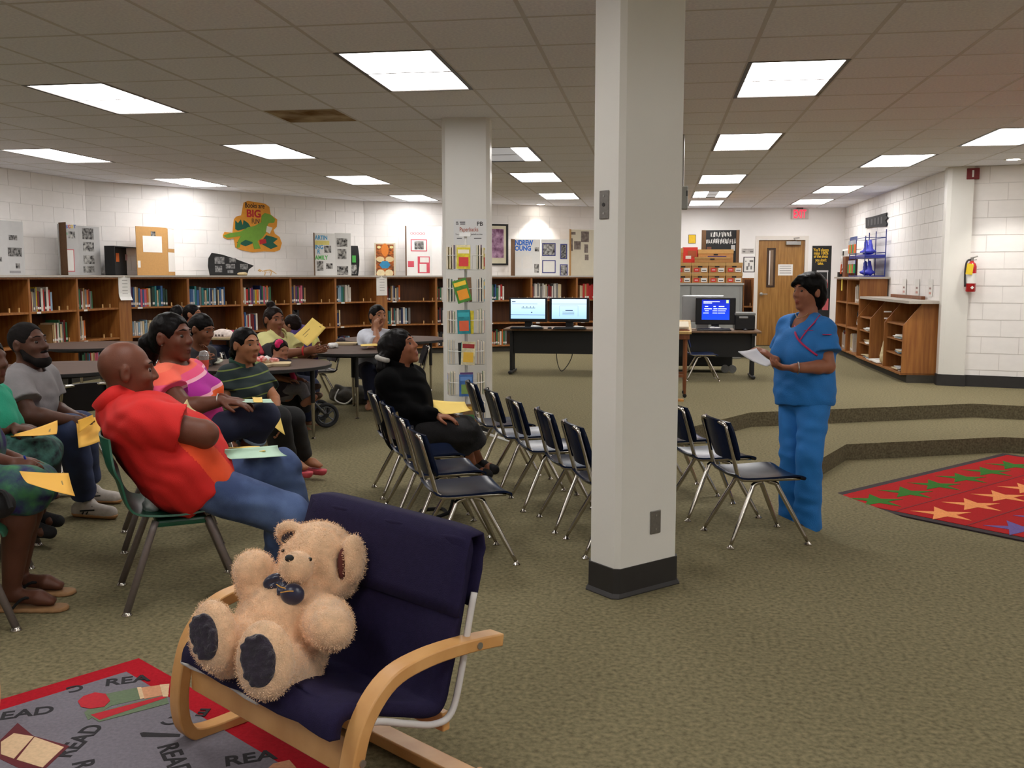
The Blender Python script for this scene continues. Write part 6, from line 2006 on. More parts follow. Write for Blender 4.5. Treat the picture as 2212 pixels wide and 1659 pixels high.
class Figure:
    """A seated or standing person: joints in world space -> one continuous skin mesh plus clothing and hair children."""

    def __init__(self, label, root, skin, hs=1.0, girth=1.0, res=.008, group=None):
        self.t = thing('person', label, 'person', root, group=group)
        self.skin_rgb = skin
        self.hs, self.g, self.res = hs, girth, res
        self.sk = skin_mat('%d_%d_%d' % skin, skin)
        self.lp = mat('lips_%d_%d_%d' % skin, lip(skin), .4, noise=.05, nscale=60)
        self.b = SDF()
        self.lips = []
        self.J = {}

    def joints(self, **kw):
        for k, v in kw.items(): self.J[k] = A3(v)

    # ---- head
    def head(self, c, fwd, up=(0, 0, 1), nose=1.0, beard=False, ears=True):
        f = unit(fwd); u = unit(A3(up) - f * np.dot(up, f)); r = np.cross(f, u)
        self.hf, self.hu, self.hr, self.hc = f, u, r, A3(c)
        s = self.hs
        self.hp = H = lambda x, y, z: self.hc + s * (r * x + f * y + u * z)
        R = np.stack([r, f, u], 1)
        self.hR = R
        b = self.b
        b.ell(H(0, -.012, .03), s * A3((.074, .094, .088)), R, k=.02)
        b.ell(H(0, .028, -.03), s * A3((.060, .068, .078)), R, k=.03)
        b.ell(H(0, .068, -.094), s * A3((.028, .022, .020)), R, k=.02)
        for e in (-1, 1):
            b.ell(H(e * .036, .066, -.018), s * A3((.024, .022, .024)), R, k=.015)
            b.cap(H(e * .012, .084, .036), H(e * .046, .070, .034), s * .010, s * .009, k=.014)
            b.ell(H(e * .031, .101, .011), s * A3((.016, .015, .009)), R, k=.010, mode='sub')
            if ears:
                b.ell(H(e * .079, -.010, .0), s * A3((.012, .020, .034)), R, k=.005); b.ell(H(e * .090, -.004, .002), s * A3((.008, .010, .018)), R, k=.004, mode='sub')
        b.cap(H(0, .086, .026), H(0, .104, -.016), s * .008, s * .0125 * nose, k=.010)
        for e in (-1, 1): b.ell(H(e * .013 * nose, .094, -.021), s * A3((.010, .012, .009)) * nose, R, k=.006)
        b.ell(H(0, .088, -.056), s * A3((.023, .012, .007)), R, k=.006)
        b.ell(H(0, .086, -.068), s * A3((.020, .012, .008)), R, k=.006)
        b.ell(H(0, .100, -.062), s * A3((.024, .010, .0022)), R, k=.003, mode='sub')
        self.lips = [(H(0, .096, -.055), (.023, .014, .0065)), (H(0, .094, -.0685), (.020, .014, .0075))]

    def eyes(self, lid=.0):
        s = self.hs; H = self.hp
        wm = mat('eye_white', (150, 134, 124), .25, noise=.02); im = mat('eye_iris', (34, 20, 14), .15, noise=.05)
        for e in (-1, 1):
            c = Vector(H(e * .031, .0755, .010)); R = Matrix([list(x) for x in np.stack([self.hr, self.hu, self.hf], 1)])
            prof = [(.0112 * math.sin(a), .0112 * math.cos(a)) for a in np.linspace(2.6, .02, 11)]
            mb = MB()
            mb.lathe([(p * s, q * s) for p, q in prof], c, 14, R=R)
            n = 14
            for i in range(len(mb.f)):
                ring = i // n
                mb.mi[i] = 1 if ring >= 5 or i == len(mb.f) - 1 else 0
            o = mb.build('eye', [wm, im], self.t, smooth=True)
        return self

    def brows(self, m):
        H = self.hp; s = self.hs
        for e in (-1, 1):
            MB().tube([Vector(H(e * .012, .0925, .038)), Vector(H(e * .03, .0885, .043)), Vector(H(e * .049, .0745, .037))], [.003 * s, .0034 * s, .0015 * s], 6).build('eyebrow', m, self.t, smooth=True)

    # ---- limbs
    def arm(self, S, E, W, hd, pn, curl=.5, thumb=1, r=(.047, .040, .037, .026), spread=.10, hscale=1.0):
        """S, E, W joints; hd hand direction; pn palm normal (the way the palm faces); thumb +1/-1 side."""
        g = self.g
        b = self.b
        S, E, W = A3(S), A3(E), A3(W)
        b.cap(S, E, r[0] * g, r[1] * g, k=.02)
        fm = E + (W - E) * .3
        b.cap(E, fm, r[2] * g * 1.0, r[2] * g * 1.06, k=.015); b.cap(fm, W, r[2] * g * 1.04, r[3], k=.015)
        self.hand(W, hd, pn, curl, thumb, spread, hscale)

    def hand(self, W, hd, pn, curl=.5, thumb=1, spread=.10, q=1.0):
        b = self.b
        d = unit(hd); n = unit(A3(pn) - d * np.dot(pn, d)); l = np.cross(d, n) * thumb     # l points to the thumb side
        W = A3(W)
        R = np.stack([l, d, n], 1)
        b.ell(W + d * .042 * q, A3((.038, .050, .016)) * q, R, k=.012)
        b.ell(W + d * .07 * q, A3((.039, .024, .014)) * q, R, k=.010)
        for i, (o, L) in enumerate(((.029, .072), (.010, .082), (-.009, .077), (-.027, .060))):
            base = W + (d * (.082 - .003 * abs(i - 1.2)) + l * o) * q
            dd = unit(d + l * o * spread * 12)
            c = 0.0; p = base
            for sgm, fr in enumerate((.45, .32, .23)):
                c += curl * (.55, .8, .55)[sgm]
                v = dd * math.cos(c) + n * math.sin(c)
                p2 = p + v * L * fr * q
                b.cap(p, p2, (.0092 - .0010 * sgm) * q, (.0084 - .0010 * sgm) * q, k=.003)
                p = p2
        t0 = W + (d * .025 + l * .030 + n * .006) * q
        t1 = t0 + unit(d * .8 + l * .75 + n * .35) * .040 * q
        t2 = t1 + unit(d * 1.0 + l * (.25 - .4 * curl) + n * (.2 + .7 * curl)) * .034 * q
        b.cap(t0, t1, .0125 * q, .0105 * q, k=.008); b.cap(t1, t2, .0105 * q, .008 * q, k=.003)

    def leg(self, Hp, K, An, toe, r=(.082, .058, .055, .034), bare=True, foot=True):
        g = self.g; b = self.b
        Hp, K, An, toe = A3(Hp), A3(K), A3(An), A3(toe)
        b.cap(Hp, K, r[0] * g, r[1] * g, k=.02)
        back = unit(np.cross(np.cross(An - K, toe - An), An - K)) * -1
        m = K + (An - K) * .32 + back * .012
        b.cap(K, m, r[1] * g * .95, r[2] * g, k=.02); b.cap(m, An, r[2] * g, r[3], k=.02)
        if foot:
            heel = An - unit(toe - An) * .03 + A3((0, 0, -.03))
            ball = An + (toe - An) * .68
            b.cap(heel, ball, .030, .028, k=.015); b.cap(ball, toe, .030, .016, k=.015)
            sd = unit(np.cross(toe - An, (0, 0, 1)))
            b.cap(ball + sd * .02, toe + sd * .012, .02, .013, k=.012); b.cap(ball - sd * .02, toe - sd * .02, .02, .012, k=.012)

    def torso_ops(self, s, inf=0.0, top=True, belly=0.0, bust=0.0, k=.04):
        """Torso volumes from hips and shoulders, inflated by inf."""
        J = self.J; g = self.g
        hm = (J['hipR'] + J['hipL']) / 2; sm = (J['shR'] + J['shL']) / 2
        up = unit(sm - hm); lat = unit(J['shR'] - J['shL']); lat = unit(lat - up * lat.dot(up)); fw = np.cross(up, lat)
        latp = unit(J['hipR'] - J['hipL']); fwp = unit(np.cross(up, latp))
        self.up, self.lat, self.fw = up, lat, fw
        L = np.linalg.norm(sm - hm)
        sw = np.linalg.norm(J['shR'] - J['shL']) / 2
        R = np.stack([lat, fw, up], 1); Rp = np.stack([latp, fwp, up], 1)
        i = inf
        s.ell(hm + up * .03, (.165 * g + i, .125 * g + i, .13 + i), Rp, k=k)
        s.ell(hm + up * L * .33 + fw * (.01 + belly * .3), (.145 * g + i, .108 * g + belly + i, .16 + i), R, k=k)
        s.ell(hm + up * L * .66 + fw * .012, (max(.15 * g, sw * .88) + i, .112 * g + i, .17 + i), R, k=k)
        s.cap(hm + up * .05 + fw * .005, hm + up * L * .72 + fw * .008, .112 * g + i, .108 * g + i, k=.06)
        if bust:
            for e in (-1, 1): s.ell(hm + up * L * .64 + fw * (.085 * g) + lat * e * .07 * g, (.062 + i, .05 + bust + i, .062 + i), R, k=.03)
        if top:
            s.cap(J['shR'], J['shL'], .052 * g + i, k=k)
            nb = sm + up * .035
            for e in ('shR', 'shL'): s.cap(nb - fw * .02, J[e], .055 * g + i * .8, .050 * g + i, k=.03)
            s.ell(sm - fw * .03 - up * .03, (sw + i * .5, .07 * g + i, .09), R, k=k)
        return hm, sm, up, lat, fw, L

    def core(self, belly=0.0, bust=0.0):
        hm, sm, up, lat, fw, L = self.torso_ops(self.b, 0.0, True, belly, bust)
        self.hm, self.sm, self.L = hm, sm, L
        nk = sm + up * .02 - fw * .005
        hb = self.hp(0, -.018, -.055)
        self.b.cap(nk, hb, .056 * (self.g * .4 + .6), .052 * self.hs, k=.025)

    def finish(self, extra=None):
        lips = self.lips; R = getattr(self, 'hR', None); s = self.hs

        def fm(c):
            m = np.zeros(len(c), int)
            for p, r in lips:
                q = (c - p) @ R / (A3(r) * s)
                m[(q * q).sum(1) < 1.0] = 1
            return m
        o = sdf_object('body', self.b, self.res, [self.sk, self.lp], self.t, face_mats=fm if lips else None, relax=1)
        return o

    # ---- clothing
    def shirt(self, m, sleeve=.55, inf=.014, hem=.02, belly=0.0, bust=0.0, sl=None, wr=.0028, collar=None, name='shirt', res=None, neck=.062, flare=.012, placket=None, longs=False, vee=0.0, fmats=None):
        s = SDF(); J = self.J; g = self.g
        hm, sm, up, lat, fw, L = self.torso_ops(s, inf, True, belly, bust)
        for e in (-1, 1): s.cap(hm + lat * e * .062 * g - up * .05, sm - up * .10 + lat * e * .072 * g, .086 * g + inf, .088 * g + inf, k=.06)
        r = sl or (.058, .056)
        for a in ('R', 'L'):
            if 'el' + a not in J: continue
            S, E = J['sh' + a], J['el' + a]
            if longs:
                W = J['wr' + a]
                s.cap(S, E, r[0] * g + inf * .6, r[1] * g + inf * .3, k=.03)
                s.tub(E, E + (W - E) * .98, r[1] * g + inf * .3, .036 + inf * .4, k=.02); s.ell(E, r[1] * g + inf * .3, k=.02)
            else:
                En = S + (E - S) * sleeve
                s.cap(S, S + (E - S) * sleeve * .4, r[0] * g + inf * .5, r[0] * g + inf * .6, k=.03)
                s.tub(S, En, r[0] * g + inf * .5, r[1] * g + flare + inf * .5, k=.012)
        hd = unit(up + fw * .0)
        s.cut(hm + up * (-.10 + hem) , -up)
        nb = sm + up * .075
        s.cap(sm + up * .10 + fw * (.015 + vee), sm + up * (.03 - vee * .6) + fw * (.01 + vee * 1.3), neck * (.85 + .15 * g), neck * .72, k=.006, mode='sub')
        if collar:
            pass
        o = sdf_object(name, s, res or self.res, m, self.t, wr, 48, face_mats=fmats)
        return o

    def collar(self, m, r=.066, drop=.0, h=.03, gap=.5):
        """Turned-down polo collar round the neck, open in front."""
        up, fw, lat, sm = self.up, self.fw, self.lat, self.sm
        g = .85 + .15 * self.g
        rows = []
        for v in (0, .35, .7, 1):
            row = []
            for a in np.linspace(gap, 2 * math.pi - gap, 28):
                rr = (r + .012 * math.sin(v * math.pi) + .006 * v) * g
                z = .095 + h * (1 - abs(2 * v - .7)) - .03 * v + drop
                fr = math.cos(a)
                row.append(sm + up * (z - .045 * max(0, fr) - .012 * v * max(0, fr)) + fw * (rr * fr * 1.0 + .008) + lat * rr * math.sin(a))
            rows.append(row)
        return MB().grid([[Vector(p) for p in q] for q in rows], th=.004).build('collar', m, self.t, smooth=True)

    def trousers(self, m, inf=.014, cuff=.92, flare=.0, waist=.10, r=(.088, .064, .056, .046), wr=.003, name='trousers', res=None):
        s = SDF(); J = self.J; g = self.g
        hm = (J['hipR'] + J['hipL']) / 2
        up = self.up
        latp = unit(J['hipR'] - J['hipL']); fwp = unit(np.cross(up, latp)); Rp = np.stack([latp, fwp, up], 1)
        s.ell(hm + up * .02, (.158 * g + inf * .6, .122 * g + inf * .6, .118 + inf * .6), Rp, k=.03)
        s.ell(hm + up * .09, (.145 * g + inf * .6, .118 * g + inf * .6, .08), Rp, k=.03)
        s.cut(hm + up * waist, up)
        for a in ('R', 'L'):
            if 'kn' + a not in J: continue
            H, K, An = J['hip' + a], J['kn' + a], J['an' + a]
            C = K + (An - K) * cuff
            s.cap(H, K, r[0] * g + inf, r[1] * g + inf, k=.03)
            s.cap(K, K + (C - K) * .5, r[1] * g + inf * .8, (r[2] + flare * .4) * g + inf * .7, k=.02)
            s.tub(K + (C - K) * .1, C, r[2] * g + inf * .8, (r[3] + flare) * (g * .5 + .5) + inf * .7, k=.015)
        return sdf_object(name, s, res or self.res, m, self.t, wr, 42)

    def hair(self, m, style='short', line=.0, extra=None, res=None, vol=.010):
        H = self.hp; s = self.hs; R = self.hR
        h = SDF()
        if style in ('pony', 'bun'): vol = .0055
        if style == 'short': vol = .0025
        h.ell(H(0, -.014, .034), s * (A3((.075, .095, .088)) + vol), R, k=.01)
        if style in ('long', 'bob', 'pony', 'bun'):
            h.ell(H(0, -.055, -.005), s * (A3((.068, .056, .080)) + vol * .6), R, k=.02)
        if extra: extra(h, H, s, R)
        # clear the face and the ears
        h.ell(H(0, .092, -.026 + line), s * A3((.070, .074, .098)), R, k=.006, mode='sub')
        if style in ('pony', 'bun', 'short'):
            for e in (-1, 1): h.ell(H(e * .088, .006, -.022), s * A3((.030, .034, .050)), R, k=.006, mode='sub')
        h.cut(H(0, 0, -.115 if style != 'short' else -.075), -self.hu) if style in ('short', 'bob') else None
        if style == 'short':
            h.ell(H(0, .03, -.08), s * A3((.12, .10, .075)), R, k=.008, mode='sub')
        o = sdf_object('hair', h, res or min(self.res, .006), m, self.t, .0018, 130)
        return o

    def shoe(self, An, toe, m, sole=None, w=.036, name='shoe', h=.03):
        An, toe = A3(An), A3(toe)
        d = unit((toe - An) * A3((1, 1, 0)))
        heel = An - d * .045; heel[2] = toe[2]
        s = SDF()
        fl = min(An[2], toe[2])
        z = toe[2]
        s.cap(heel + A3((0, 0, .015)), An + d * .03 + A3((0, 0, -.01)), w * .85, w * .9, k=.015)
        s.cap(An + d * .02 + A3((0, 0, z - An[2] + .02)), toe + A3((0, 0, .004)), w, w * .8, k=.02)
        s.cap(heel + A3((0, 0, .0)), toe, w * .75, w * .75, k=.02)
        s.cut((An[0], An[1], z - h), (0, 0, -1))
        o = sdf_object(name, s, .006, m, self.t)
        if sole:
            q = SDF(); q.cap(heel, toe + d * .005, w * .95, w * .92, k=.01); q.cut((0, 0, z - h), (0, 0, -1)); q.cut((0, 0, z - h + .022), (0, 0, 1))
            sdf_object('sole', q, .005, sole, o)
        return o


def paper(label, corners, m, name='paper', cat='paper', bend=0.0, group=None, lines=None, thick=.0012):
    """A held sheet: corners TL, TR, BR, BL in world space; a slight bend along its length."""
    c = [Vector(p) for p in corners]
    n = (c[1] - c[0]).cross(c[3] - c[0]).normalized()
    rows = []
    for v in np.linspace(0, 1, 9):
        row = []
        for u in np.linspace(0, 1, 7):
            p = c[0].lerp(c[1], u).lerp(c[3].lerp(c[2], u), v)
            row.append(p + n * bend * (4 * v * (1 - v) + .5 * math.sin(u * 3.1)))
        rows.append(row)
    t = thing(name, label, cat, c[3], group=group)
    MB().grid(rows, th=thick).build('sheet', m, t, smooth=True)
    if lines:
        for (u0, v0, u1, v1) in lines:
            f = lambda u, v: c[0].lerp(c[1], u).lerp(c[3].lerp(c[2], u), v) + n * (bend * (4 * v * (1 - v) + .5 * math.sin(u * 3.1)))
            a, b_, d, e = f(u0, v0), f(u1, v0), f(u1, v1), f(u0, v1)
            for sgn in (1, -1):
                o = n * (.0016 if sgn > 0 else -.0006)
                MB().add([a + o, b_ + o, d + o, e + o], [(0, 1, 2, 3)]).build('print_line', ink_c('paperprint', (150, 124, 70)), t)
    return t


yellow_paper = mat('yellow_paper', (238, 206, 112), .8, noise=.03, nscale=10)
gold_paper = mat('gold_paper', (232, 178, 78), .8, noise=.03, nscale=10)
mint_paper = mat('mint_paper', (186, 218, 196), .8, noise=.02, nscale=10)
white_paper = mat('white_paper', (206, 206, 212), .8, noise=.02, nscale=10)
hair_black = mat('hair_black', (13, 10, 10), .42, noise=.3, nscale=8, stretch=(60, 60, 6), bump=.2, bscale=3, spec=.09)
hair_brown = mat('hair_dark_brown', (26, 17, 15), .45, noise=.3, nscale=8, stretch=(60, 60, 6), bump=.2, bscale=3, spec=.09)
hair_crop = mat('hair_cropped', (18, 13, 12), .85, noise=.3, nscale=60, bump=.3, bscale=300, spec=.2)
denim = mat('denim', (52, 70, 112), .85, rgb2=(84, 106, 150), nscale=7, bump=.2, bscale=500)
denim_dark = mat('denim_dark', (30, 36, 62), .85, noise=.2, nscale=9, bump=.2, bscale=500)
denim_mid = mat('denim_mid', (40, 52, 86), .85, noise=.25, nscale=9, bump=.2, bscale=500)
black_cloth = mat('black_cloth', (13, 12, 14), .85, noise=.2, nscale=30, bump=.2, bscale=300)
Fh = A3((-math.sin(YAW), math.cos(YAW), 0)); Rh = A3((math.cos(YAW), math.sin(YAW), 0)); UP = A3((0, 0, 1))
P = lambda x, y, d: A3(at(x, y, d))


def lap(objs, pts, gap=.012):
    """Corners of a sheet: pixel + depth, pulled in front of the clothing they rest on."""
    out = []
    for x, y, d in pts:
        p = at(x, y, d)
        for o in objs:
            q = surf(o, x, y, 0)
            if q is not None:
                dd = (q - Vector((0, 0, EYE))).dot(Vector(_cf))
                if dd - gap < d: d = dd - gap
        out.append(at(x, y, d))
    return out

from mathutils.bvhtree import BVHTree


def dv(right, near, up=0.0):
    """Direction given as (to the right, towards the viewer, up)."""
    return Rh * right - Fh * near + UP * up


def surf(o, x, y, off=.004):
    """Point on object o under photograph pixel (x, y), lifted off along the normal."""
    bt = BVHTree.FromPolygons([v.co for v in o.data.vertices], [p.vertices for p in o.data.polygons])
    d = Vector(_cf + _cr * (x - IMG_W / 2) / FPX - _cu * (y - IMG_H / 2) / FPX).normalized()
    h = bt.ray_cast(Vector((0, 0, EYE)), d)
    if h[0] is None: return None
    return h[0] + h[1] * off * (1 if h[1].dot(d) < 0 else -1)


def trim(o, pts, r, m, parent, name):
    q = [surf(o, x, y, r * .6) for x, y in pts]
    q = [p for p in q if p is not None]
    if len(q) > 1: MB().tube(bez(q, 4), r, 6).build(name, m, parent, smooth=True)


# ---- the nurse standing on the pit step
FLZ = -STEP
f = Figure('standing person in blue scrubs with pink trim holding papers', (1.0, 5.72, FLZ), (150, 96, 72), hs=.88, girth=.98, res=.0065)
f.joints(shL=P(1775, 716, 5.45), shR=P(1708, 708, 5.68), elL=P(1789, 792, 5.40), wrL=P(1716, 795, 5.30), elR=P(1684, 788, 5.76), wrR=P(1674, 778, 5.50),
         hipL=P(1760, 858, 5.50), hipR=P(1716, 858, 5.66), knL=P(1748, 985, 5.46), knR=P(1712, 980, 5.62))
f.J['anL'] = P(1744, 1118, 5.56); f.J['anL'][2] = FLZ + .075
f.J['anR'] = P(1712, 1105, 5.68); f.J['anR'][2] = FLZ + .075
f.head(P(1746, 632, 5.56), dv(-.92, .40, .0))
f.core(bust=.012)
f.arm(f.J['shL'], f.J['elL'], f.J['wrL'], dv(-1, .12, .05), dv(-.1, -.2, 1), .75, 1)
f.arm(f.J['shR'], f.J['elR'], f.J['wrR'], dv(-.75, .1, .55), dv(-.4, -.3, -.8), .55, -1)
tl, tr_ = f.J['anL'] + dv(-.13, .12, -.045), f.J['anR'] + dv(-.15, .06, -.045)
tl[2] = tr_[2] = FLZ + .03
f.leg(f.J['hipL'], f.J['knL'], f.J['anL'], tl, foot=False); f.leg(f.J['hipR'], f.J['knR'], f.J['anR'], tr_, foot=False)
f.finish(); f.eyes(); f.brows(hair_black)
scrub = mat('scrub_blue', (28, 112, 186), .75, noise=.08, nscale=14, bump=.25, bscale=220)
top = f.shirt(scrub, sleeve=.62, inf=.024, hem=.055, bust=.012, sl=(.056, .062), wr=.003, name='scrub_top', flare=.016, neck=.068, vee=.03)
f.trousers(scrub, inf=.014, cuff=1.10, flare=.020, r=(.082, .060, .056, .054), wr=.004, name='scrub_trousers')
pinkt = mat('pink_piping', (176, 36, 92), .7, noise=.05)
trim(top, [(1716, 700), (1719, 722), (1728, 738), (1742, 751), (1755, 761), (1765, 768)], .0065, pinkt, f.t, 'neck_piping')
trim(top, [(1771, 682), (1760, 697), (1745, 713), (1732, 730), (1727, 737)], .0045, pinkt, f.t, 'neck_piping')
p = surf(top, 1786, 723, .003)
if p is not None: MB().box(p, (.045, .004, .02), face_matrix((0, 0, 0), Rh, -Fh).to_3x3()).build('sleeve_emblem', pinkt, f.t)
trim(top, [(1737, 714), (1748, 714), (1757, 714)], .002, pinkt, f.t, 'chest_lettering')
def nx(h, H, s, R):
    h.ell(H(0, -.055, -.02), s * A3((.084, .072, .108)), R, k=.02); h.ell(H(0, -.02, .06), s * A3((.088, .10, .075)), R, k=.02); h.cap(H(0, .07, .085), H(.04, .085, .05), .03 * s, .022 * s, k=.02); h.cap(H(-.04, .06, .085), H(-.05, .075, .05), .028 * s, .02 * s, k=.02)
f.hair(hair_black, 'bob', line=-.014, extra=nx)
f.shoe(f.J['anL'], tl, mat('shoe_brown', (60, 40, 32), .5, noise=.1), None); f.shoe(f.J['anR'], tr_, _M['shoe_brown'], None)
MB().tube([Vector(f.J['wrL'] + dv(.02, 0, 0) + .032 * (UP * math.cos(a) + A3(dv(-.1, 1, 0)) * math.sin(a))) for a in np.linspace(0, 6.28, 16, endpoint=False)], .003, 6, closed=True).build('bracelet', steel, f.t)
neckp = [f.hp(x, .05 + .03 * (1 - abs(x) / .06), -.135 - .03 * (1 - (x / .06) ** 2)) for x in np.linspace(-.06, .06, 9)]
MB().tube([Vector(q) for q in neckp], .0015, 5).build('necklace', ink_c('goldchain', (200, 170, 110)), f.t)
paper('white papers held by the person in blue scrubs', (P(1594, 760, 5.22), P(1633, 753, 5.46), P(1672, 784, 5.42), P(1656, 792, 5.22)), white_paper, bend=.01, thick=.004)

# ---- bald man in the red polo
f = Figure('seated bald person in a red polo shirt and jeans with folded arms', (-1.98, 3.72, 0), (104, 62, 46), hs=1.06, girth=1.16, res=.0065)
f.joints(shR=P(316, 912, 3.80), shL=P(258, 890, 4.16), elR=P(440, 938, 3.86), wrR=P(392, 955, 4.18), elL=P(372, 965, 4.42), wrL=P(425, 950, 4.14),
         hipR=P(432, 1048, 3.92), hipL=P(408, 1030, 4.10), knR=P(622, 1112, 4.10), knL=P(605, 1012, 4.42), anR=P(602, 1205, 4.22), anL=P(645, 1120, 4.52))
f.head(P(274, 804, 3.97), dv(.91, -.42, -.04), dv(.02, 0, 1), nose=1.15)
f.core(belly=.04)
f.arm(f.J['shR'], f.J['elR'], f.J['wrR'], dv(-.3, -.9, .1), dv(-.9, .3, 0), .5, 1, r=(.052, .050, .047, .031))
f.arm(f.J['shL'], f.J['elL'], f.J['wrL'], dv(.3, .9, .1), dv(-.9, .3, 0), .5, -1, r=(.052, .050, .047, .031))
tR, tL = f.J['anR'] + dv(.17, -.05, -.05), f.J['anL'] + dv(.17, -.05, -.05)
f.leg(f.J['hipR'], f.J['knR'], f.J['anR'], tR); f.leg(f.J['hipL'], f.J['knL'], f.J['anL'], tL)
f.finish(); f.eyes(); f.brows(hair_crop)
polo = mat('polo_red', (204, 24, 20), .8, noise=.06, nscale=16, bump=.2, bscale=350)
o_s = mat('polo_orange', (226, 74, 26), .8, noise=.05, nscale=16, bump=.2, bscale=350)
red_s = f.shirt([polo, o_s], sleeve=.60, inf=.026, hem=-.005, belly=.045, sl=(.060, .066), wr=.004, name='polo_shirt', flare=.014, fmats=lambda c: (((c - f.hm) @ f.lat > .08) & ((c - f.hm) @ f.lat < .235) & ((c - f.hm) @ f.fw > .03) & ((c - f.hm) @ f.fw < .13) & ((c - f.hm) @ f.up < .24)).astype(int))
f.collar(polo, r=.078, h=.04, drop=.012)
jn = f.trousers(denim, inf=.014, cuff=.95, r=(.074, .068, .060, .052), wr=.004, waist=-.01, name='jeans')
paper('mint green folder lying on the lap of the bald person', lap([jn, red_s], ((486, 970, 4.42), (600, 962, 4.40), (620, 985, 4.24), (498, 992, 4.15)), .03), mint_paper, 'folder', 'folder', .012)
paper('small yellow sheet on the mint folder', lap([jn, red_s], ((492, 967, 4.35), (560, 964, 4.42), (574, 975, 4.22), (503, 980, 4.12)), .05), yellow_paper, bend=.004)
paper('folded cream paper tucked in the folded arms', (P(392, 880, 4.10), P(404, 862, 4.18), P(424, 888, 4.20), P(420, 905, 4.10)), mat('cream_note', (206, 190, 140), .8, noise=.05), bend=.01)
t = thing('plastic_bag', 'crumpled white plastic bag behind the bald person on the green seat', 'bag', (-2.1, 3.75, .385))
sdf_object('bag', SDF().ell(P(333, 1085, 3.98), (.035, .05, .045)).ell(P(325, 1095, 4.0), (.03, .04, .03)), .008, mat('white_plastic', (206, 210, 208), .4, noise=.08), t, .006, 90)

# ---- woman in the pink striped top
f = Figure('seated person with a ponytail in a pink and orange striped top', (-2.45, 4.5, 0), (98, 58, 42), hs=.98, girth=1.02, res=.0065)
f.joints(shR=P(352, 822, 4.52), shL=P(412, 806, 4.84), elR=P(400, 882, 4.44), wrR=P(478, 866, 4.50), elL=P(440, 862, 4.90), wrL=P(484, 862, 4.72),
         hipR=P(412, 945, 4.68), hipL=P(428, 932, 4.86), knR=P(572, 898, 4.78), knL=P(560, 910, 5.0), anR=P(530, 975, 4.86), anL=P(520, 990, 5.05))
f.head(P(372, 730, 4.62), dv(.93, .30, .02), dv(-.06, 0, 1))
f.core(bust=.03, belly=.015)
f.arm(f.J['shR'], f.J['elR'], f.J['wrR'], dv(1, .05, -.12), dv(0, 0, -1), .35, -1, r=(.050, .044, .040, .026))
f.arm(f.J['shL'], f.J['elL'], f.J['wrL'], dv(1, .2, -.1), dv(0, 0, -1), .35, 1, r=(.050, .044, .040, .026))
tR, tL = f.J['anR'] + dv(.17, 0, -.06), f.J['anL'] + dv(.17, 0, -.06)
f.leg(f.J['hipR'], f.J['knR'], f.J['anR'], tR, r=(.07, .054, .05, .034)); f.leg(f.J['hipL'], f.J['knL'], f.J['anL'], tL, r=(.07, .054, .05, .034))
f.finish(); f.eyes(); f.brows(hair_black)
pm = stripes('pink_stripes', f.up, tuple(f.hm), [(-.3, (214, 50, 130)), (.10, (226, 60, 150)), (.15, (240, 96, 40)), (.205, (244, 170, 190)), (.22, (176, 40, 150)), (.285, (244, 176, 196)), (.30, (236, 84, 130)), (.335, (246, 104, 84)), (.385, (248, 120, 92)), (.42, (240, 60, 130)), (.47, (250, 110, 100))])
f.shirt(pm, sleeve=.48, inf=.012, hem=.0, bust=.03, belly=.015, sl=(.058, .062), name='striped_top', neck=.072)
jn = f.trousers(denim_dark, inf=.012, cuff=.62, r=(.074, .058, .054, .052), name='jeans')
s = SDF()
for a in ('R', 'L'):
    K, An = f.J['kn' + a], f.J['an' + a]
    s.tub(K + (An - K) * .56, K + (An - K) * .64, .068, .068, k=.004)
sdf_object('jeans_cuff', s, .007, mat('denim_cuff', (120, 138, 160), .85, noise=.15, nscale=20), f.t)
def px_(h, H, s, R):
    h.chain([H(0, -.10, .0), H(0, -.135, -.03), H(.0, -.145, -.085), H(0, -.14, -.125)], [.04 * s, .05 * s, .045 * s, .02 * s], .02)
f.hair(hair_black, 'pony', line=.004, extra=px_)
MB().lathe([(.004, 0), (.004, .003)], Vector(f.hp(.081, .0, -.03)), 8).build('earring', steel, f.t)
MB().tube([Vector(f.J['wrR'] + dv(-.015, 0, 0) + .033 * (UP * math.cos(a) + A3(dv(.1, 1, 0)) * math.sin(a))) for a in np.linspace(0, 6.28, 16, endpoint=False)], .003, 6, closed=True).build('bracelet', steel, f.t)
MB().tube([Vector(f.hp(x, .055 + .035 * (1 - abs(x) / .065), -.14 - .035 * (1 - (x / .065) ** 2))) for x in np.linspace(-.065, .065, 9)], .006, 6).build('dark_neckline', black_cloth, f.t)
paper('pale mint sheet under the hand of the ponytailed person', (P(494, 862, 4.78), P(585, 862, 4.72), P(592, 870, 4.55), P(492, 868, 4.62)), mint_paper, bend=.004)
paper('small yellow sheet under the ponytailed person\'s fingers', (P(545, 858, 4.70), P(566, 858, 4.70), P(568, 869, 4.55), P(548, 869, 4.55)), yellow_paper, bend=.003)

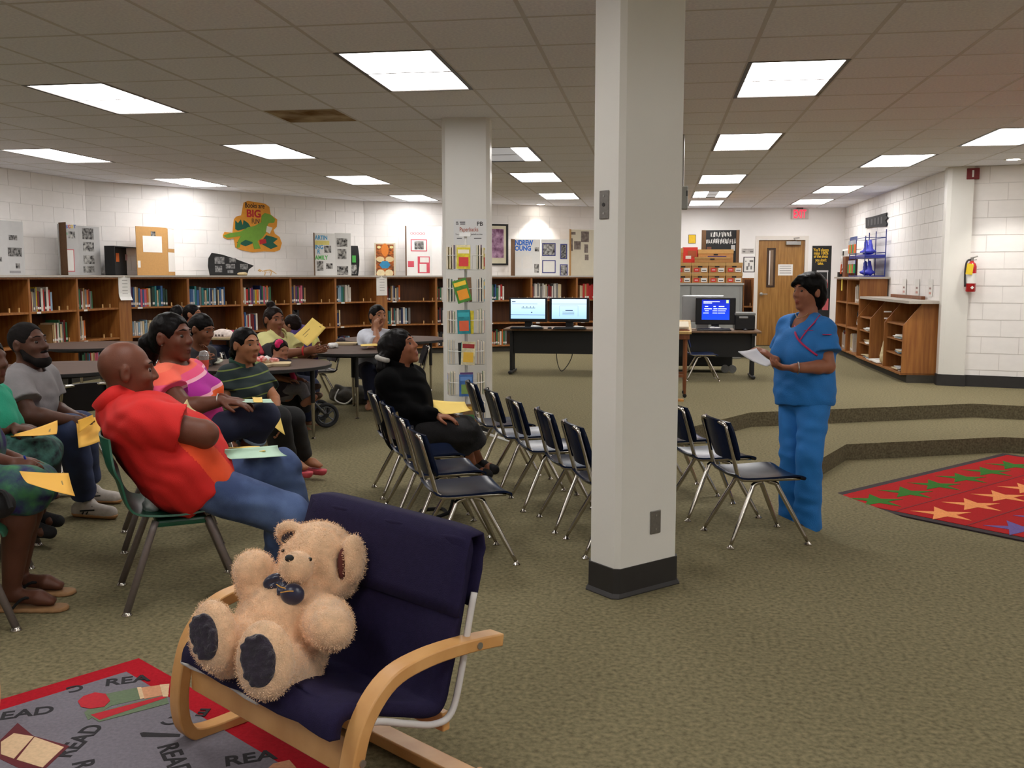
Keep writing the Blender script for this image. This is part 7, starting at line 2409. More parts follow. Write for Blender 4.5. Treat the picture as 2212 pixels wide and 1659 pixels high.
# ---- woman in the dark green striped polo
f = Figure('seated person in a dark green striped polo with folded yellow paper', (-2.85, 6.2, 0), (152, 100, 70), hs=.94, girth=.90, res=.0075)
f.joints(shR=P(493, 812, 6.02), shL=P(556, 806, 6.24), elR=P(484, 866, 5.98), wrR=P(535, 888, 5.90), elL=P(592, 860, 6.12), wrL=P(596, 893, 5.92),
         hipR=P(520, 905, 6.10), hipL=P(560, 902, 6.26), knR=P(600, 905, 5.92), knL=P(632, 905, 6.15), anR=P(612, 990, 6.15), anL=P(646, 985, 6.42))
f.head(P(531, 747, 6.08), dv(.80, .55, .0), dv(.04, 0, 1))
f.core(bust=.015, belly=.01)
f.arm(f.J['shR'], f.J['elR'], f.J['wrR'], dv(.8, .3, -.3), dv(0, 0, -1), .4, -1)
f.arm(f.J['shL'], f.J['elL'], f.J['wrL'], dv(.2, .1, -1), dv(-.8, .5, 0), .5, -1)
tR, tL = f.J['anR'] + dv(.15, .06, -.05), f.J['anL'] + dv(.15, .08, -.05)
f.leg(f.J['hipR'], f.J['knR'], f.J['anR'], tR); f.leg(f.J['hipL'], f.J['knL'], f.J['anL'], tL)
f.finish(); f.eyes(); f.brows(hair_black)
bands = [(-.2, (20, 44, 36))]
z = .03
while z < .46:
    bands += [(z, (104, 118, 54)), (z + .007, (24, 38, 40))]; z += .062
gpm = stripes('green_stripes', f.up, tuple(f.hm), bands)
f.shirt(gpm, sleeve=.62, inf=.016, hem=0.0, bust=.015, sl=(.060, .064), name='polo_shirt', flare=.012, vee=.02)
f.collar(mat('polo_green', (18, 58, 44), .8, noise=.06), r=.066, h=.03, gap=.55)
f.trousers(black_cloth, inf=.018, cuff=.94, flare=.02, r=(.090, .068, .062, .06), name='trousers')
def gx(h, H, s, R):
    h.chain([H(0, -.10, -.01), H(-.01, -.125, -.05), H(-.012, -.125, -.10)], [.034 * s, .036 * s, .02 * s], .02)
f.hair(hair_black, 'pony', line=.012, extra=gx)
sdf_object('hair_tie', SDF().ell(f.hp(-.01, -.118, -.055), (.018, .022, .026)), .005, ink_c('tiered', (196, 36, 40)), f.t)
pkf = mat('sandal_pink', (190, 70, 82), .6, noise=.08)
for An, T in ((f.J['anR'], tR), (f.J['anL'], tL)):
    d = unit((T - An) * A3((1, 1, 0))); q = SDF(); q.cap(An - d * .05 + A3((0, 0, T[2] - An[2] - .03)), T + d * .02 + A3((0, 0, -.03)), .036, .034, k=.01)
    q.cut((0, 0, T[2] - .022), (0, 0, 1)); sdf_object('sandal', q, .006, pkf, f.t)
paper('folded yellow paper hanging from the hand of the polo-shirted person', (P(584, 888, 5.78), P(602, 884, 5.80), P(616, 940, 5.74), P(590, 920, 5.76)), yellow_paper, bend=.01)

# ---- woman in the pale yellow shirt
f = Figure('seated person with a bun in a pale yellow shirt reading a paper', (-3.6, 8.3, 0), (124, 78, 56), hs=1.0, girth=1.12, res=.008)
f.joints(shR=P(572, 738, 8.50), shL=P(622, 738, 8.80), elR=P(596, 768, 8.40), wrR=P(660, 758, 8.43), elL=P(648, 768, 8.75), wrL=P(676, 756, 8.65),
         hipR=P(560, 830, 8.65), hipL=P(606, 828, 8.87), knR=P(640, 838, 8.43), knL=P(670, 835, 8.70), anR=P(640, 920, 8.50), anL=P(665, 915, 8.75))
f.head(P(592, 692, 8.63), dv(.72, .68, -.05), dv(.05, 0, 1))
f.core(bust=.03, belly=.02)
f.arm(f.J['shR'], f.J['elR'], f.J['wrR'], dv(1, .1, .15), dv(0, -.9, .2), .6, -1, r=(.054, .047, .042, .028))
f.arm(f.J['shL'], f.J['elL'], f.J['wrL'], dv(1, .2, .1), dv(0, -.9, .2), .6, 1)
tR, tL = f.J['anR'] + dv(.15, .06, -.05), f.J['anL'] + dv(.15, .06, -.05)
f.leg(f.J['hipR'], f.J['knR'], f.J['anR'], tR); f.leg(f.J['hipL'], f.J['knL'], f.J['anL'], tL)
f.finish(); f.eyes(); f.brows(hair_black)
ysh = mat('pale_yellow_shirt', (206, 200, 138), .85, noise=.05, nscale=14, bump=.15, bscale=300)
f.shirt(ysh, sleeve=.62, inf=.016, hem=0, bust=.03, belly=.02, sl=(.064, .068), flare=.014); f.collar(ysh, r=.066, h=.028)
f.trousers(denim_dark)
def yx(h, H, s, R): h.ell(H(0, -.06, .135), s * A3((.042, .042, .036)), R, k=.01)
f.hair(hair_brown, 'bun', line=.008, extra=yx)
MB().tube([Vector(f.J['wrR'] + dv(-.02, 0, 0) + .034 * (UP * math.cos(a) + A3(dv(.0, 1, 0)) * math.sin(a))) for a in np.linspace(0, 6.28, 16, endpoint=False)], .008, 6, closed=True).build('red_bracelet', ink_c('tiered', (196, 36, 40)), f.t)
paper('large yellow printed paper held up at the middle table', (P(675, 686, 8.55), P(704, 708, 8.50), P(664, 748, 8.45), P(634, 726, 8.50)), yellow_paper, bend=.01, lines=[(.5, .08, .95, .11), (.6, .14, .95, .16), (.3, .35, .34, .8), (.34, .45, .6, .48), (.45, .5, .48, .85), (.25, .7, .55, .72)])

# ---- woman in the white shirt resting her cheek on her hand
f = Figure('seated person in a white shirt resting cheek on hand', (-2.9, 10.0, 0), (156, 106, 78), hs=1.0, girth=1.0, res=.009)
f.joints(shR=P(788, 728, 10.10), shL=P(838, 728, 10.12), elR=P(815, 744, 9.70), wrR=P(812, 712, 9.86), elL=P(850, 752, 9.85), wrL=P(812, 752, 9.72),
         hipR=P(790, 800, 10.1), hipL=P(828, 800, 10.1), knR=P(796, 802, 9.68), knL=P(832, 802, 9.68), anR=P(800, 868, 9.75), anL=P(830, 868, 9.75))
f.head(P(816, 684, 10.0), dv(.62, .78, .02), dv(.06, 0, 1))
f.core(bust=.02)
f.arm(f.J['shR'], f.J['elR'], f.J['wrR'], dv(.05, -.2, 1), dv(.5, -.8, 0), .8, -1)
f.arm(f.J['shL'], f.J['elL'], f.J['wrL'], dv(-1, .1, 0), dv(0, 0, -1), .4, 1)
tR, tL = f.J['anR'] + dv(0, .17, -.05), f.J['anL'] + dv(0, .17, -.05)
f.leg(f.J['hipR'], f.J['knR'], f.J['anR'], tR); f.leg(f.J['hipL'], f.J['knL'], f.J['anL'], tL)
f.finish(); f.eyes(); f.brows(hair_black)
f.shirt(mat('white_shirt', (196, 200, 212), .85, noise=.05, nscale=14, bump=.15), sleeve=.9, inf=.02, hem=0, bust=.02, sl=(.060, .056)); f.trousers(denim_dark)
f.hair(hair_black, 'pony', line=.0)
paper('yellow sheet lying on the table before the white-shirted person', (P(778, 744, 9.6), P(812, 742, 9.65), P(822, 747, 9.4), P(780, 748, 9.35)), yellow_paper)

# ---- woman in the black coat
f = Figure('seated person in a black coat looking up, yellow paper on lap', (-1.5, 5.75, 0), (146, 92, 66), hs=.96, girth=.98, res=.007)
f.joints(shR=P(838, 826, 5.72), shL=P(892, 816, 6.02), elR=P(872, 888, 5.70), wrR=P(940, 898, 5.82), elL=P(920, 880, 6.05), wrL=P(950, 892, 5.98),
         hipR=P(872, 928, 5.80), hipL=P(894, 920, 5.98), knR=P(992, 935, 5.88), knL=P(1000, 928, 6.05), anR=P(1020, 1010, 6.0), anL=P(1035, 1000, 6.15))
f.head(P(866, 752, 5.85), dv(.90, .25, .30), dv(-.30, 0, .94))
f.core()
f.arm(f.J['shR'], f.J['elR'], f.J['wrR'], dv(1, .1, -.1), dv(0, 0, -1), .5, -1)
f.arm(f.J['shL'], f.J['elL'], f.J['wrL'], dv(1, .3, -.1), dv(0, 0, -1), .5, 1)
tR, tL = f.J['anR'] + dv(.10, .08, -.03), f.J['anL'] + dv(.10, .08, -.03)
f.leg(f.J['hipR'], f.J['knR'], f.J['anR'], tR); f.leg(f.J['hipL'], f.J['knL'], f.J['anL'], tL)
f.finish(); f.eyes(); f.brows(hair_black)
coat = mat('black_coat', (7, 7, 8), .9, noise=.2, nscale=20, bump=.25, bscale=300, spec=.08)
f.shirt(coat, inf=.024, hem=-.01, bust=.0, longs=True, sl=(.050, .050), name='coat', wr=.005); f.collar(coat, r=.074, h=.05, gap=.7)
s = SDF(); J = f.J
s.ell(f.hm + UP * .01, (.17, .16, .11), k=.03)
for a in ('R', 'L'): s.cap(J['hip' + a], J['kn' + a], .092, .08, k=.05)
mk = (J['knR'] + J['knL']) / 2; ma = (J['anR'] + J['anL']) / 2
s.cap(J['knR'], J['knL'], .085, .085, k=.04); s.tub(mk + UP * .02, mk + (ma - mk) * .42, .10, .135, k=.04)
sdf_object('skirt', s, .008, mat('black_lace', (20, 19, 21), .85, rgb2=(26, 24, 26), nscale=70, bump=.4, bscale=120), f.t, .004, 45)
def bx_(h, H, s, R):
    h.ell(H(0, -.055, -.025), s * A3((.080, .074, .10)), R, k=.02); h.ell(P(846, 750, 5.84), .088, k=.02); h.chain([P(836, 764, 5.80), P(826, 776, 5.76), P(823, 796, 5.74)], [.05, .028, .03], .015)
f.hair(hair_black, 'long', line=-.008, extra=bx_)
MB().tube([Vector(P(826, 775, 5.76) + .032 * (A3(dv(.95, 0, -.3)) * math.cos(a) + A3(dv(0, 1, 0)) * math.sin(a))) for a in np.linspace(0, 6.28, 18, endpoint=False)], .016, 8, closed=True).build('grey_scrunchie', mat('grey_scrunchie', (176, 172, 166), .8, noise=.15, nscale=60), f.t, smooth=True)
for An, T in ((J['anR'], tR), (J['anL'], tL)):
    f.shoe(An, T, black_cloth, None, w=.034, name='sandal')
paper('yellow sheet on the lap of the person in the black coat', (P(922, 862, 6.0), P(1004, 868, 6.05), P(1018, 886, 5.9), P(958, 895, 5.82)), yellow_paper, bend=.012)
MB().tube(bez([(-1.12, 5.2, .3), (-1.1, 5.15, .12), (-1.14, 5.2, .01), (-1.2, 5.3, .008), (-1.3, 5.25, .008), (-1.28, 5.12, .01), (-1.2, 5.08, .01), (-1.1, 5.12, .04)], 5), .011, 6).build('bag_strap', black_cloth)
tag(bpy.data.objects['bag_strap'], 'black bag strap looped on the floor under the navy chairs', 'strap')

# ---- man in grey at the left
f = Figure('seated bearded person in a grey tee and jeans, left side', (-3.6, 4.7, 0), (84, 54, 42), hs=1.0, girth=1.08, res=.007)
f.joints(shR=P(28, 832, 5.02), shL=P(92, 816, 5.36), elR=P(62, 898, 4.98), wrR=P(152, 908, 5.10), elL=P(110, 882, 5.40), wrL=P(166, 902, 5.22),
         hipR=P(22, 940, 5.12), hipL=P(50, 928, 5.32), knR=P(152, 930, 5.14), knL=P(172, 922, 5.40), anR=P(182, 1072, 5.36), anL=P(192, 1036, 5.70))
f.head(P(62, 745, 5.16), dv(.95, .26, .10), dv(-.14, 0, 1), nose=1.2)
f.core(belly=.01)
f.b.ell(f.hp(0, .062, -.085), A3((.05, .04, .045)), f.hR, k=.02)
f.arm(f.J['shR'], f.J['elR'], f.J['wrR'], dv(.95, .15, -.25), dv(-.1, -1, -.2), .7, -1, r=(.052, .045, .042, .029))
f.arm(f.J['shL'], f.J['elL'], f.J['wrL'], dv(.9, .5, -.25), dv(-.1, 1, -.2), .7, 1, r=(.052, .045, .042, .029))
tR, tL = f.J['anR'] + dv(.16, .04, 0), f.J['anL'] + dv(.16, .02, 0)
tR[2] = tL[2] = .034
f.leg(f.J['hipR'], f.J['knR'], f.J['anR'], tR, foot=False); f.leg(f.J['hipL'], f.J['knL'], f.J['anL'], tL, foot=False)
f.finish(); f.eyes(); f.brows(hair_crop)
f.shirt(mat('grey_tee', (126, 122, 124), .85, noise=.08, nscale=20, bump=.15, bscale=350), sleeve=.62, inf=.018, hem=-.02, belly=.01, sl=(.066, .070), flare=.014, name='tee_shirt')
f.trousers(denim_mid, inf=.016, cuff=.98, r=(.090, .068, .060, .054), name='jeans')
f.hair(hair_crop, 'short', line=.014)
s = SDF(); H = f.hp
s.ell(H(0, .072, -.092), A3((.046, .036, .038)), f.hR, k=.01); s.chain([H(.062, .01, -.03), H(.058, .03, -.065), H(.03, .07, -.095), H(-.03, .07, -.095), H(-.058, .03, -.065), H(-.062, .01, -.03)], [.014, .019, .023, .023, .019, .014], .012)
s.chain([H(-.024, .094, -.045), H(.0, .101, -.043), H(.024, .094, -.045)], [.006, .007, .006], .006); s.ell(H(0, .104, -.062), A3((.024, .02, .012)), f.hR, k=.004, mode='sub')
sdf_object('beard', s, .005, hair_crop, f.t)
sn = mat('sneaker_grey', (186, 178, 170), .75, noise=.1, nscale=40); gum = mat('gum_sole', (176, 130, 86), .7, noise=.08)
for a, T in (('R', tR), ('L', tL)):
    An = f.J['an' + a].copy(); An[2] = min(An[2], .09)
    o = f.shoe(An, T, sn, gum, w=.040)
    d = unit((T - An) * A3((1, 1, 0))); sd = unit(np.cross(d, UP))
    for k in (.03, .055):
        for e in (1, -1):
            c = An + d * (k + .0) + sd * .039 * e; c[2] = .05
            MB().tube([Vector(c + d * -.018 + UP * -.022), Vector(c + d * .0 - sd * .004 * e + UP * .002), Vector(c + d * .016 - sd * .012 * e + UP * .022)], .004, 5).build('dark_stripe', black_cloth, o)
    c = An + d * .04 + sd * .04; c[2] = .045
    MB().tube([Vector(c - d * .04), Vector(c + d * .05 + UP * .01)], .004, 5).build('dark_stripe', black_cloth, o)
paper('large gold sheet held in the lap by the bearded person', (P(164, 905, 5.10), P(214, 900, 5.15), P(220, 952, 4.98), P(170, 968, 4.92)), gold_paper, bend=.008, lines=[(.2, .4, .5, .43), (.3, .5, .4, .53)])
paper('small folded gold sheet in the bearded person\'s fingers', (P(168, 908, 5.02), P(200, 896, 5.04), P(205, 908, 5.02), P(170, 935, 4.95)), mat('gold_paper_deep', (226, 168, 58), .8, noise=.03), bend=.003)

# ---- woman in teal (cut by the left edge)
pt = mat('patterned_skirt', (24, 22, 36), .85, rgb2=(70, 120, 110), nscale=22, bump=.1)
f = Figure('person in a teal top and patterned skirt at the left edge', (-3.1, 4.0, 0), (88, 56, 42), hs=.96, girth=1.1, res=.009)
f.joints(shR=P(-62, 872, 4.42), shL=P(-15, 862, 4.75), elR=P(-30, 935, 4.45), wrR=P(26, 922, 4.52), elL=P(0, 925, 4.80), wrL=P(32, 920, 4.66),
         hipR=P(-70, 990, 4.45), hipL=P(-45, 980, 4.65), knR=P(85, 985, 4.52), knL=P(92, 975, 4.72), anR=P(68, 1140, 4.72), anL=P(82, 1118, 4.85))
f.head(P(-30, 780, 4.55), dv(.95, .2, 0))
f.core(bust=.02, belly=.02)
f.arm(f.J['shR'], f.J['elR'], f.J['wrR'], dv(1, .1, -.15), dv(0, 0, -1), .5, -1); f.arm(f.J['shL'], f.J['elL'], f.J['wrL'], dv(1, .2, -.1), dv(0, 0, -1), .5, 1)
tR, tL = f.J['anR'] + dv(.1, .02, -.02), f.J['anL'] + dv(.1, 0, -.02)
f.leg(f.J['hipR'], f.J['knR'], f.J['anR'], tR); f.leg(f.J['hipL'], f.J['knL'], f.J['anL'], tL)
f.finish(); f.hair(hair_black, 'pony', line=-.006)
f.shirt(mat('teal_top', (30, 150, 118), .85, noise=.08, nscale=14, bump=.15), sleeve=.6, inf=.018, bust=.02, belly=.02, sl=(.066, .07), name='teal_top')
s = SDF(); J = f.J; s.ell(f.hm, (.2, .17, .13), k=.03)
for a in ('R', 'L'): s.cap(J['hip' + a], J['kn' + a], .11, .085, k=.05)
s.cap(J['knR'], J['knL'], .085, .085, k=.04); sk_ = sdf_object('skirt', s, .009, pt, f.t, .004, 40)
for An, T in ((J['anR'], tR), (J['anL'], tL)): f.shoe(An, T, black_cloth, None, w=.034)
MB().tube([Vector(J['wrR'] + dv(-.03, 0, 0) + .034 * (UP * math.cos(a) + A3(dv(0, 1, 0)) * math.sin(a))) for a in np.linspace(0, 6.28, 16, endpoint=False)], .007, 6, closed=True).build('watch_band', steel, f.t)
MB().box(J['wrR'] + dv(-.03, .034, 0), (.026, .01, .026)).build('watch_face', ink_c('goldchain', (200, 170, 110)), f.t)
paper('gold sheet on the lap of the person in teal', (P(32, 938, 4.44), P(124, 908, 4.50), P(122, 938, 4.40), P(22, 942, 4.36)), gold_paper, bend=.008, lines=[(.8, .3, .84, .7)])

# ---- woman in the patterned dress (lower left)
pd = mat('patterned_dress', (36, 24, 84), .85, rgb2=(62, 120, 78), nscale=13, bump=.1)
f = Figure('person in a dark patterned dress and flip-flops at the lower left', (-2.75, 3.3, 0), (92, 56, 42), hs=.96, girth=1.12, res=.009)
f.joints(shR=P(-120, 905, 3.72), shL=P(-70, 890, 4.05), elR=P(-70, 985, 3.75), wrR=P(22, 1000, 3.86), elL=P(-40, 975, 4.10), wrL=P(36, 992, 4.0),
         hipR=P(-130, 1060, 3.75), hipL=P(-100, 1045, 3.95), knR=P(55, 1060, 3.80), knL=P(72, 1045, 4.02), anR=P(22, 1232, 3.86), anL=P(40, 1225, 4.06))
f.head(P(-90, 800, 3.9), dv(.95, .2, 0))
f.core(bust=.02, belly=.03)
f.arm(f.J['shR'], f.J['elR'], f.J['wrR'], dv(1, .05, -.2), dv(0, -.5, -.6), .75, -1); f.arm(f.J['shL'], f.J['elL'], f.J['wrL'], dv(1, .4, -.1), dv(0, 0, -1), .5, 1)
f.J['anR'][2] = f.J['anL'][2] = .085
tR, tL = f.J['anR'] + dv(.16, .0, 0), f.J['anL'] + dv(.17, -.0, 0)
tR[2] = tL[2] = .036
f.leg(f.J['hipR'], f.J['knR'], f.J['anR'], tR); f.leg(f.J['hipL'], f.J['knL'], f.J['anL'], tL)
f.finish(); f.hair(hair_black, 'pony', line=-.006)
f.shirt(pd, sleeve=.45, inf=.018, bust=.02, belly=.03, sl=(.066, .07), name='dress_top')
s = SDF(); J = f.J; s.ell(f.hm, (.22, .19, .14), k=.03)
for a in ('R', 'L'): s.cap(J['hip' + a], J['kn' + a], .125, .092, k=.05)
s.cap(J['knR'], J['knL'], .092, .092, k=.04); sk_ = sdf_object('dress_skirt', s, .009, pd, f.t, .005, 36)
ff = mat('flipflop_tan', (150, 112, 74), .7, noise=.1, nscale=40)
for An, T in ((J['anR'], tR), (J['anL'], tL)):
    d = unit((T - An) * A3((1, 1, 0))); sd = unit(np.cross(d, UP))
    q = SDF(); q.cap((An - d * .05) * A3((1, 1, 0)) + UP * .0, (T + d * .02) * A3((1, 1, 0)), .042, .046, k=.01); q.cut((0, 0, .018), (0, 0, 1)); q.cut((0, 0, .001), (0, 0, -1))
    o = sdf_object('flip_flop', q, .006, ff, f.t)
    for e in (1, -1):
        MB().tube(bez([Vector((An + d * .02 + sd * .045 * e) * A3((1, 1, 0)) + UP * .018), Vector((An + d * .07 + sd * .03 * e) * A3((1, 1, 0)) + UP * .06), Vector((T - d * .02) * A3((1, 1, 0)) + UP * .03)], 5), .006, 6).build('strap', black_cloth, o, smooth=True)
paper('gold sheet written on by the person in the patterned dress', (P(42, 1018, 3.68), P(148, 1022, 3.74), P(162, 1072, 3.62), P(60, 1044, 3.58)), gold_paper, bend=.006, lines=[(.8, .2, .83, .6), (.4, .4, .5, .43)])
t = thing('pen', 'blue pen held over the gold sheet at the lower left', 'pen', P(60, 1010, 3.88)); MB().tube([Vector(P(52, 985, 3.86)), Vector(P(70, 1022, 3.9))], [.004, .0025], 8).build('barrel', ink_c('penblue', (40, 60, 170)), t)
t = thing('handbag', 'black handbag on the green chair at the lower left', 'handbag', (-2.46, 2.8, .4))
sdf_object('bag', SDF().ell(P(-22, 1088, 3.50), (.10, .06, .06)), .012, black_cloth, t, .004, 40); MB().tube(bez([Vector(P(-50, 1075, 3.48)), Vector(P(5, 1062, 3.46)), Vector(P(24, 1098, 3.44))], 6), .009, 6).build('bag_handle', black_cloth, t)


# ---- people farther back
def simple(label, root, c, d, skin, hairm, shirtm, fdir, head_px, style='pony', hs=1.0, line=-.006, res=.010, extra=None, tilt=(0, 0, 1), drop=0.0, lean=.0):
    """A seated person built from the head position: torso below the head, hands in the lap."""
    f = Figure(label, root, skin, hs=hs, girth=1.0, res=res)
    hc = P(head_px[0], head_px[1], d); fd = unit(fdir); fg = unit(fd * A3((1, 1, 0))); rt = np.cross(fg, UP)
    sm = hc - UP * .21 - fg * (.04 + lean); hm = A3((sm[0], sm[1], max(.45, sm[2] - .46))) - fg * (.05 + lean)
    f.joints(shR=sm + rt * .17, shL=sm - rt * .17, hipR=hm + rt * .09, hipL=hm - rt * .09)
    f.joints(elR=f.J['shR'] - UP * .24 + fg * .06 + rt * .05, elL=f.J['shL'] - UP * .24 + fg * .06 - rt * .05)
    f.joints(wrR=f.J['elR'] + fg * .2 - rt * .1 - UP * .02, wrL=f.J['elL'] + fg * .2 + rt * .1 - UP * .02)
    f.joints(knR=hm + rt * .1 + fg * .42, knL=hm - rt * .1 + fg * .42)
    f.joints(anR=f.J['knR'] * A3((1, 1, 0)) + UP * .08, anL=f.J['knL'] * A3((1, 1, 0)) + UP * .08)
    f.head(hc, fd, tilt)
    f.core(bust=.012)
    return f, fg, rt


def rest(f, fg, shirtm, trm, hairm, style, line, extra, sleeve=.6, arms=True):
    if arms:
        f.arm(f.J['shR'], f.J['elR'], f.J['wrR'], fg, -UP, .4, -1); f.arm(f.J['shL'], f.J['elL'], f.J['wrL'], fg, -UP, .4, 1)
    for a in ('R', 'L'): f.leg(f.J['hip' + a], f.J['kn' + a], f.J['an' + a], f.J['an' + a] + fg * .15 - UP * .04)
    f.finish(); f.eyes(); f.brows(hairm); f.shirt(shirtm, sleeve=sleeve, inf=.016, bust=.012); f.trousers(trm); f.hair(hairm, style, line=line, extra=extra)


dgs = mat('charcoal_shirt', (44, 42, 46), .85, noise=.1, nscale=20)
f, fg, rt = simple('person with bowed head and dark top lifting a red drink', (-3.8, 7.3, 0), None, 7.55, (120, 76, 54), hair_black, dgs, dv(.85, .35, -.30), (436, 712), res=.009, lean=.06)
f.J['elR'] = P(408, 800, 7.35); f.J['wrR'] = P(424, 782, 7.25); f.J['elL'] = P(450, 800, 7.75); f.J['wrL'] = P(440, 776, 7.55)
f.arm(f.J['shR'], f.J['elR'], f.J['wrR'], dv(.6, .2, .3), dv(.3, -.9, 0), .7, -1); f.arm(f.J['shL'], f.J['elL'], f.J['wrL'], dv(.2, .3, .8), dv(-.3, .9, 0), .5, 1)
def lx(h, H, s, R): h.ell(H(0, -.07, -.02), s * A3((.07, .06, .08)), R, k=.02)
rest(f, fg, dgs, black_cloth, hair_black, 'pony', -.012, lx, arms=False)
cupc = P(441, 783, 7.15)
t = thing('drink_cup', 'clear plastic cup of red drink in the bowed person\'s hand', 'cup', cupc - UP * .05)
plast = mat('clear_plastic', (220, 214, 214), .1, noise=.02, trans=.7)
MB().lathe([(.028, -.05), (.038, .05)], Vector(cupc), 18).build('cup', plast, t, smooth='auto'); MB().lathe([(.0285, -.052), (.035, .02)], Vector(cupc), 18).build('drink', ink_c('reddrink', (206, 76, 60)), t, smooth='auto'); MB().lathe([(.039, .05), (.03, .08), (.012, .09)], Vector(cupc), 18).build('lid', plast, t, smooth='auto')
pkm = mat('pink_shirt', (200, 110, 140), .85, noise=.06, nscale=16)
f, fg, rt = simple('person in a pink shirt at the far table, head seen in profile', (-5.1, 10.9, 0), None, 11.3, (150, 100, 72), hair_black, pkm, dv(.95, .1, 0), (416, 680), res=.011)
rest(f, fg, pkm, denim_dark, hair_black, 'pony', -.008, None)
f, fg, rt = simple('person seen as a dark head behind the ponytailed person', (-5.5, 11.3, 0), None, 11.7, (110, 72, 52), hair_black, dgs, dv(.5, -.8, 0), (386, 682), res=.011)
rest(f, fg, dgs, denim_dark, hair_black, 'pony', -.03, None)
MB().tube([Vector(f.hp(.088 * math.cos(a), -.01, .03 + .1 * math.sin(a))) for a in np.linspace(-.3, 3.44, 14)], .006, 6).build('headband', ink_c('bandgrey', (90, 86, 84)), f.t)
f, fg, rt = simple('person cut off at the far left edge beside the bearded one', (-4.3, 5.4, 0), None, 5.75, (92, 58, 44), hair_crop, dgs, dv(.95, .1, 0), (-38, 762), res=.011)
rest(f, fg, dgs, black_cloth, hair_crop, 'short', 0, None)
# toddler in the stroller
wrm = mat('toddler_dark', (40, 30, 40), .85, noise=.15, nscale=40)
f = Figure('toddler with a pink hair flower in the stroller', (-3.25, 8.0, .3), (150, 100, 76), hs=.74, girth=.62, res=.008)
f.joints(shR=P(588, 790, 8.00), shL=P(618, 788, 8.15), elR=P(596, 815, 7.95), wrR=P(622, 820, 7.95), elL=P(630, 812, 8.15), wrL=P(640, 818, 8.05), hipR=P(606, 842, 8.05), hipL=P(628, 840, 8.15), knR=P(650, 838, 8.00), knL=P(662, 836, 8.15), anR=P(664, 862, 8.00), anL=P(676, 858, 8.15))
f.head(P(606, 757, 8.07), dv(.75, .6, -.15)); f.core()
for a, th_ in (('R', -1), ('L', 1)): f.arm(f.J['sh' + a], f.J['el' + a], f.J['wr' + a], dv(1, .2, -.1), dv(0, 0, -1), .5, th_, hscale=.7)
for a in ('R', 'L'): f.leg(f.J['hip' + a], f.J['kn' + a], f.J['an' + a], f.J['an' + a] + dv(.07, 0, .02), r=(.07, .05, .045, .03))
f.finish(); f.eyes(); f.hair(hair_brown, 'bob', line=-.004); f.shirt(wrm, sleeve=.9, inf=.012, hem=.05); f.trousers(mat('grey_leggings', (110, 106, 110), .85, noise=.1), inf=.012, cuff=.9, r=(.08, .06, .05, .045))
s = SDF()
for k in range(9):
    a = k * 2 * math.pi / 8; s.ell(f.hp(.05 + .03 * math.cos(a) * (k < 8), .03, .085 + .03 * math.sin(a) * (k < 8)), .02, k=.004)
sdf_object('hair_flower', s, .005, ink_c('hotpink', (214, 30, 100)), f.t)
# child in a purple jacket behind the paper
pur = mat('purple_jacket', (78, 58, 120), .8, noise=.2, nscale=20, bump=.2)
f = Figure('small child in a purple hooded jacket behind the yellow paper', (-3.6, 9.4, 0), (150, 104, 80), hs=.8, girth=.66, res=.009)
f.joints(shR=P(632, 735, 9.25), shL=P(672, 735, 9.30), elR=P(628, 765, 9.20), wrR=P(648, 772, 9.10), elL=P(684, 765, 9.25), wrL=P(668, 772, 9.15), hipR=P(642, 800, 9.30), hipL=P(664, 800, 9.30), knR=P(648, 800, 9.05), knL=P(672, 800, 9.05), anR=P(650, 850, 9.08), anL=P(672, 850, 9.08))
f.head(P(630, 702, 9.28), dv(-.75, -.2, 0)); f.core()
for a, th_ in (('R', -1), ('L', 1)): f.arm(f.J['sh' + a], f.J['el' + a], f.J['wr' + a], dv(0, 1, 0), dv(0, 0, -1), .5, th_, hscale=.7)
for a in ('R', 'L'): f.leg(f.J['hip' + a], f.J['kn' + a], f.J['an' + a], f.J['an' + a] + dv(0, .1, -.02), r=(.07, .05, .045, .03))
f.finish(); f.eyes(); f.hair(hair_brown, 'bob', line=.0); f.shirt(pur, sleeve=.9, inf=.03, hem=0, sl=(.07, .07), name='jacket'); f.trousers(denim_dark, r=(.08, .06, .05, .045))
sdf_object('hood', SDF().chain([P(636, 722, 9.26), P(655, 716, 9.32), P(676, 724, 9.30)], [.05, .06, .05], .03), .010, pur, f.t, .005, 50)
# ------------------------------------------------------------------ stroller, bag and the things on the tables
sf = mat('stroller_frame', (96, 98, 102), .35, .6, noise=.05); sblk = mat('stroller_fabric', (26, 22, 26), .85, noise=.2, nscale=30)
t = thing('stroller', 'black folding stroller with grey wheels beside the middle tables', 'stroller', (-3.1, 8.1, 0))
S = lambda x, y, d: at(x, y, d)
w1, w2 = S(705, 897, 8.50), S(690, 886, 8.90)
wr_ = w1.z
for c, nm in ((w1, 'wheel'), (w2, 'wheel')):
    ax = Vector(dv(.35, 1, 0)).normalized(); u = ax.cross(Vector((0, 0, 1))).normalized(); v = ax.cross(u)
    r = c.z - .012
    o = MB().tube([c + (u * math.cos(a) + v * math.sin(a)) * (r - .012) for a in np.linspace(0, 2 * math.pi, 28, endpoint=False)], .016, 8, closed=True).build(nm, mat('tyre', (30, 30, 32), .8, noise=.1), t, smooth=True)
    MB().tube([c + (u * math.cos(a) + v * math.sin(a)) * (r - .032) for a in np.linspace(0, 2 * math.pi, 28, endpoint=False)], .007, 6, closed=True).build('rim', sf, o, smooth=True)
    for k in range(5):
        a = k * 2 * math.pi / 5
        MB().tube([c, c + (u * math.cos(a) + v * math.sin(a)) * (r - .03)], .007, 6).build('spoke', sf, o)
    MB().cyl(c - ax * .02, c + ax * .02, .02, n=14).build('hub', black_metal, o)
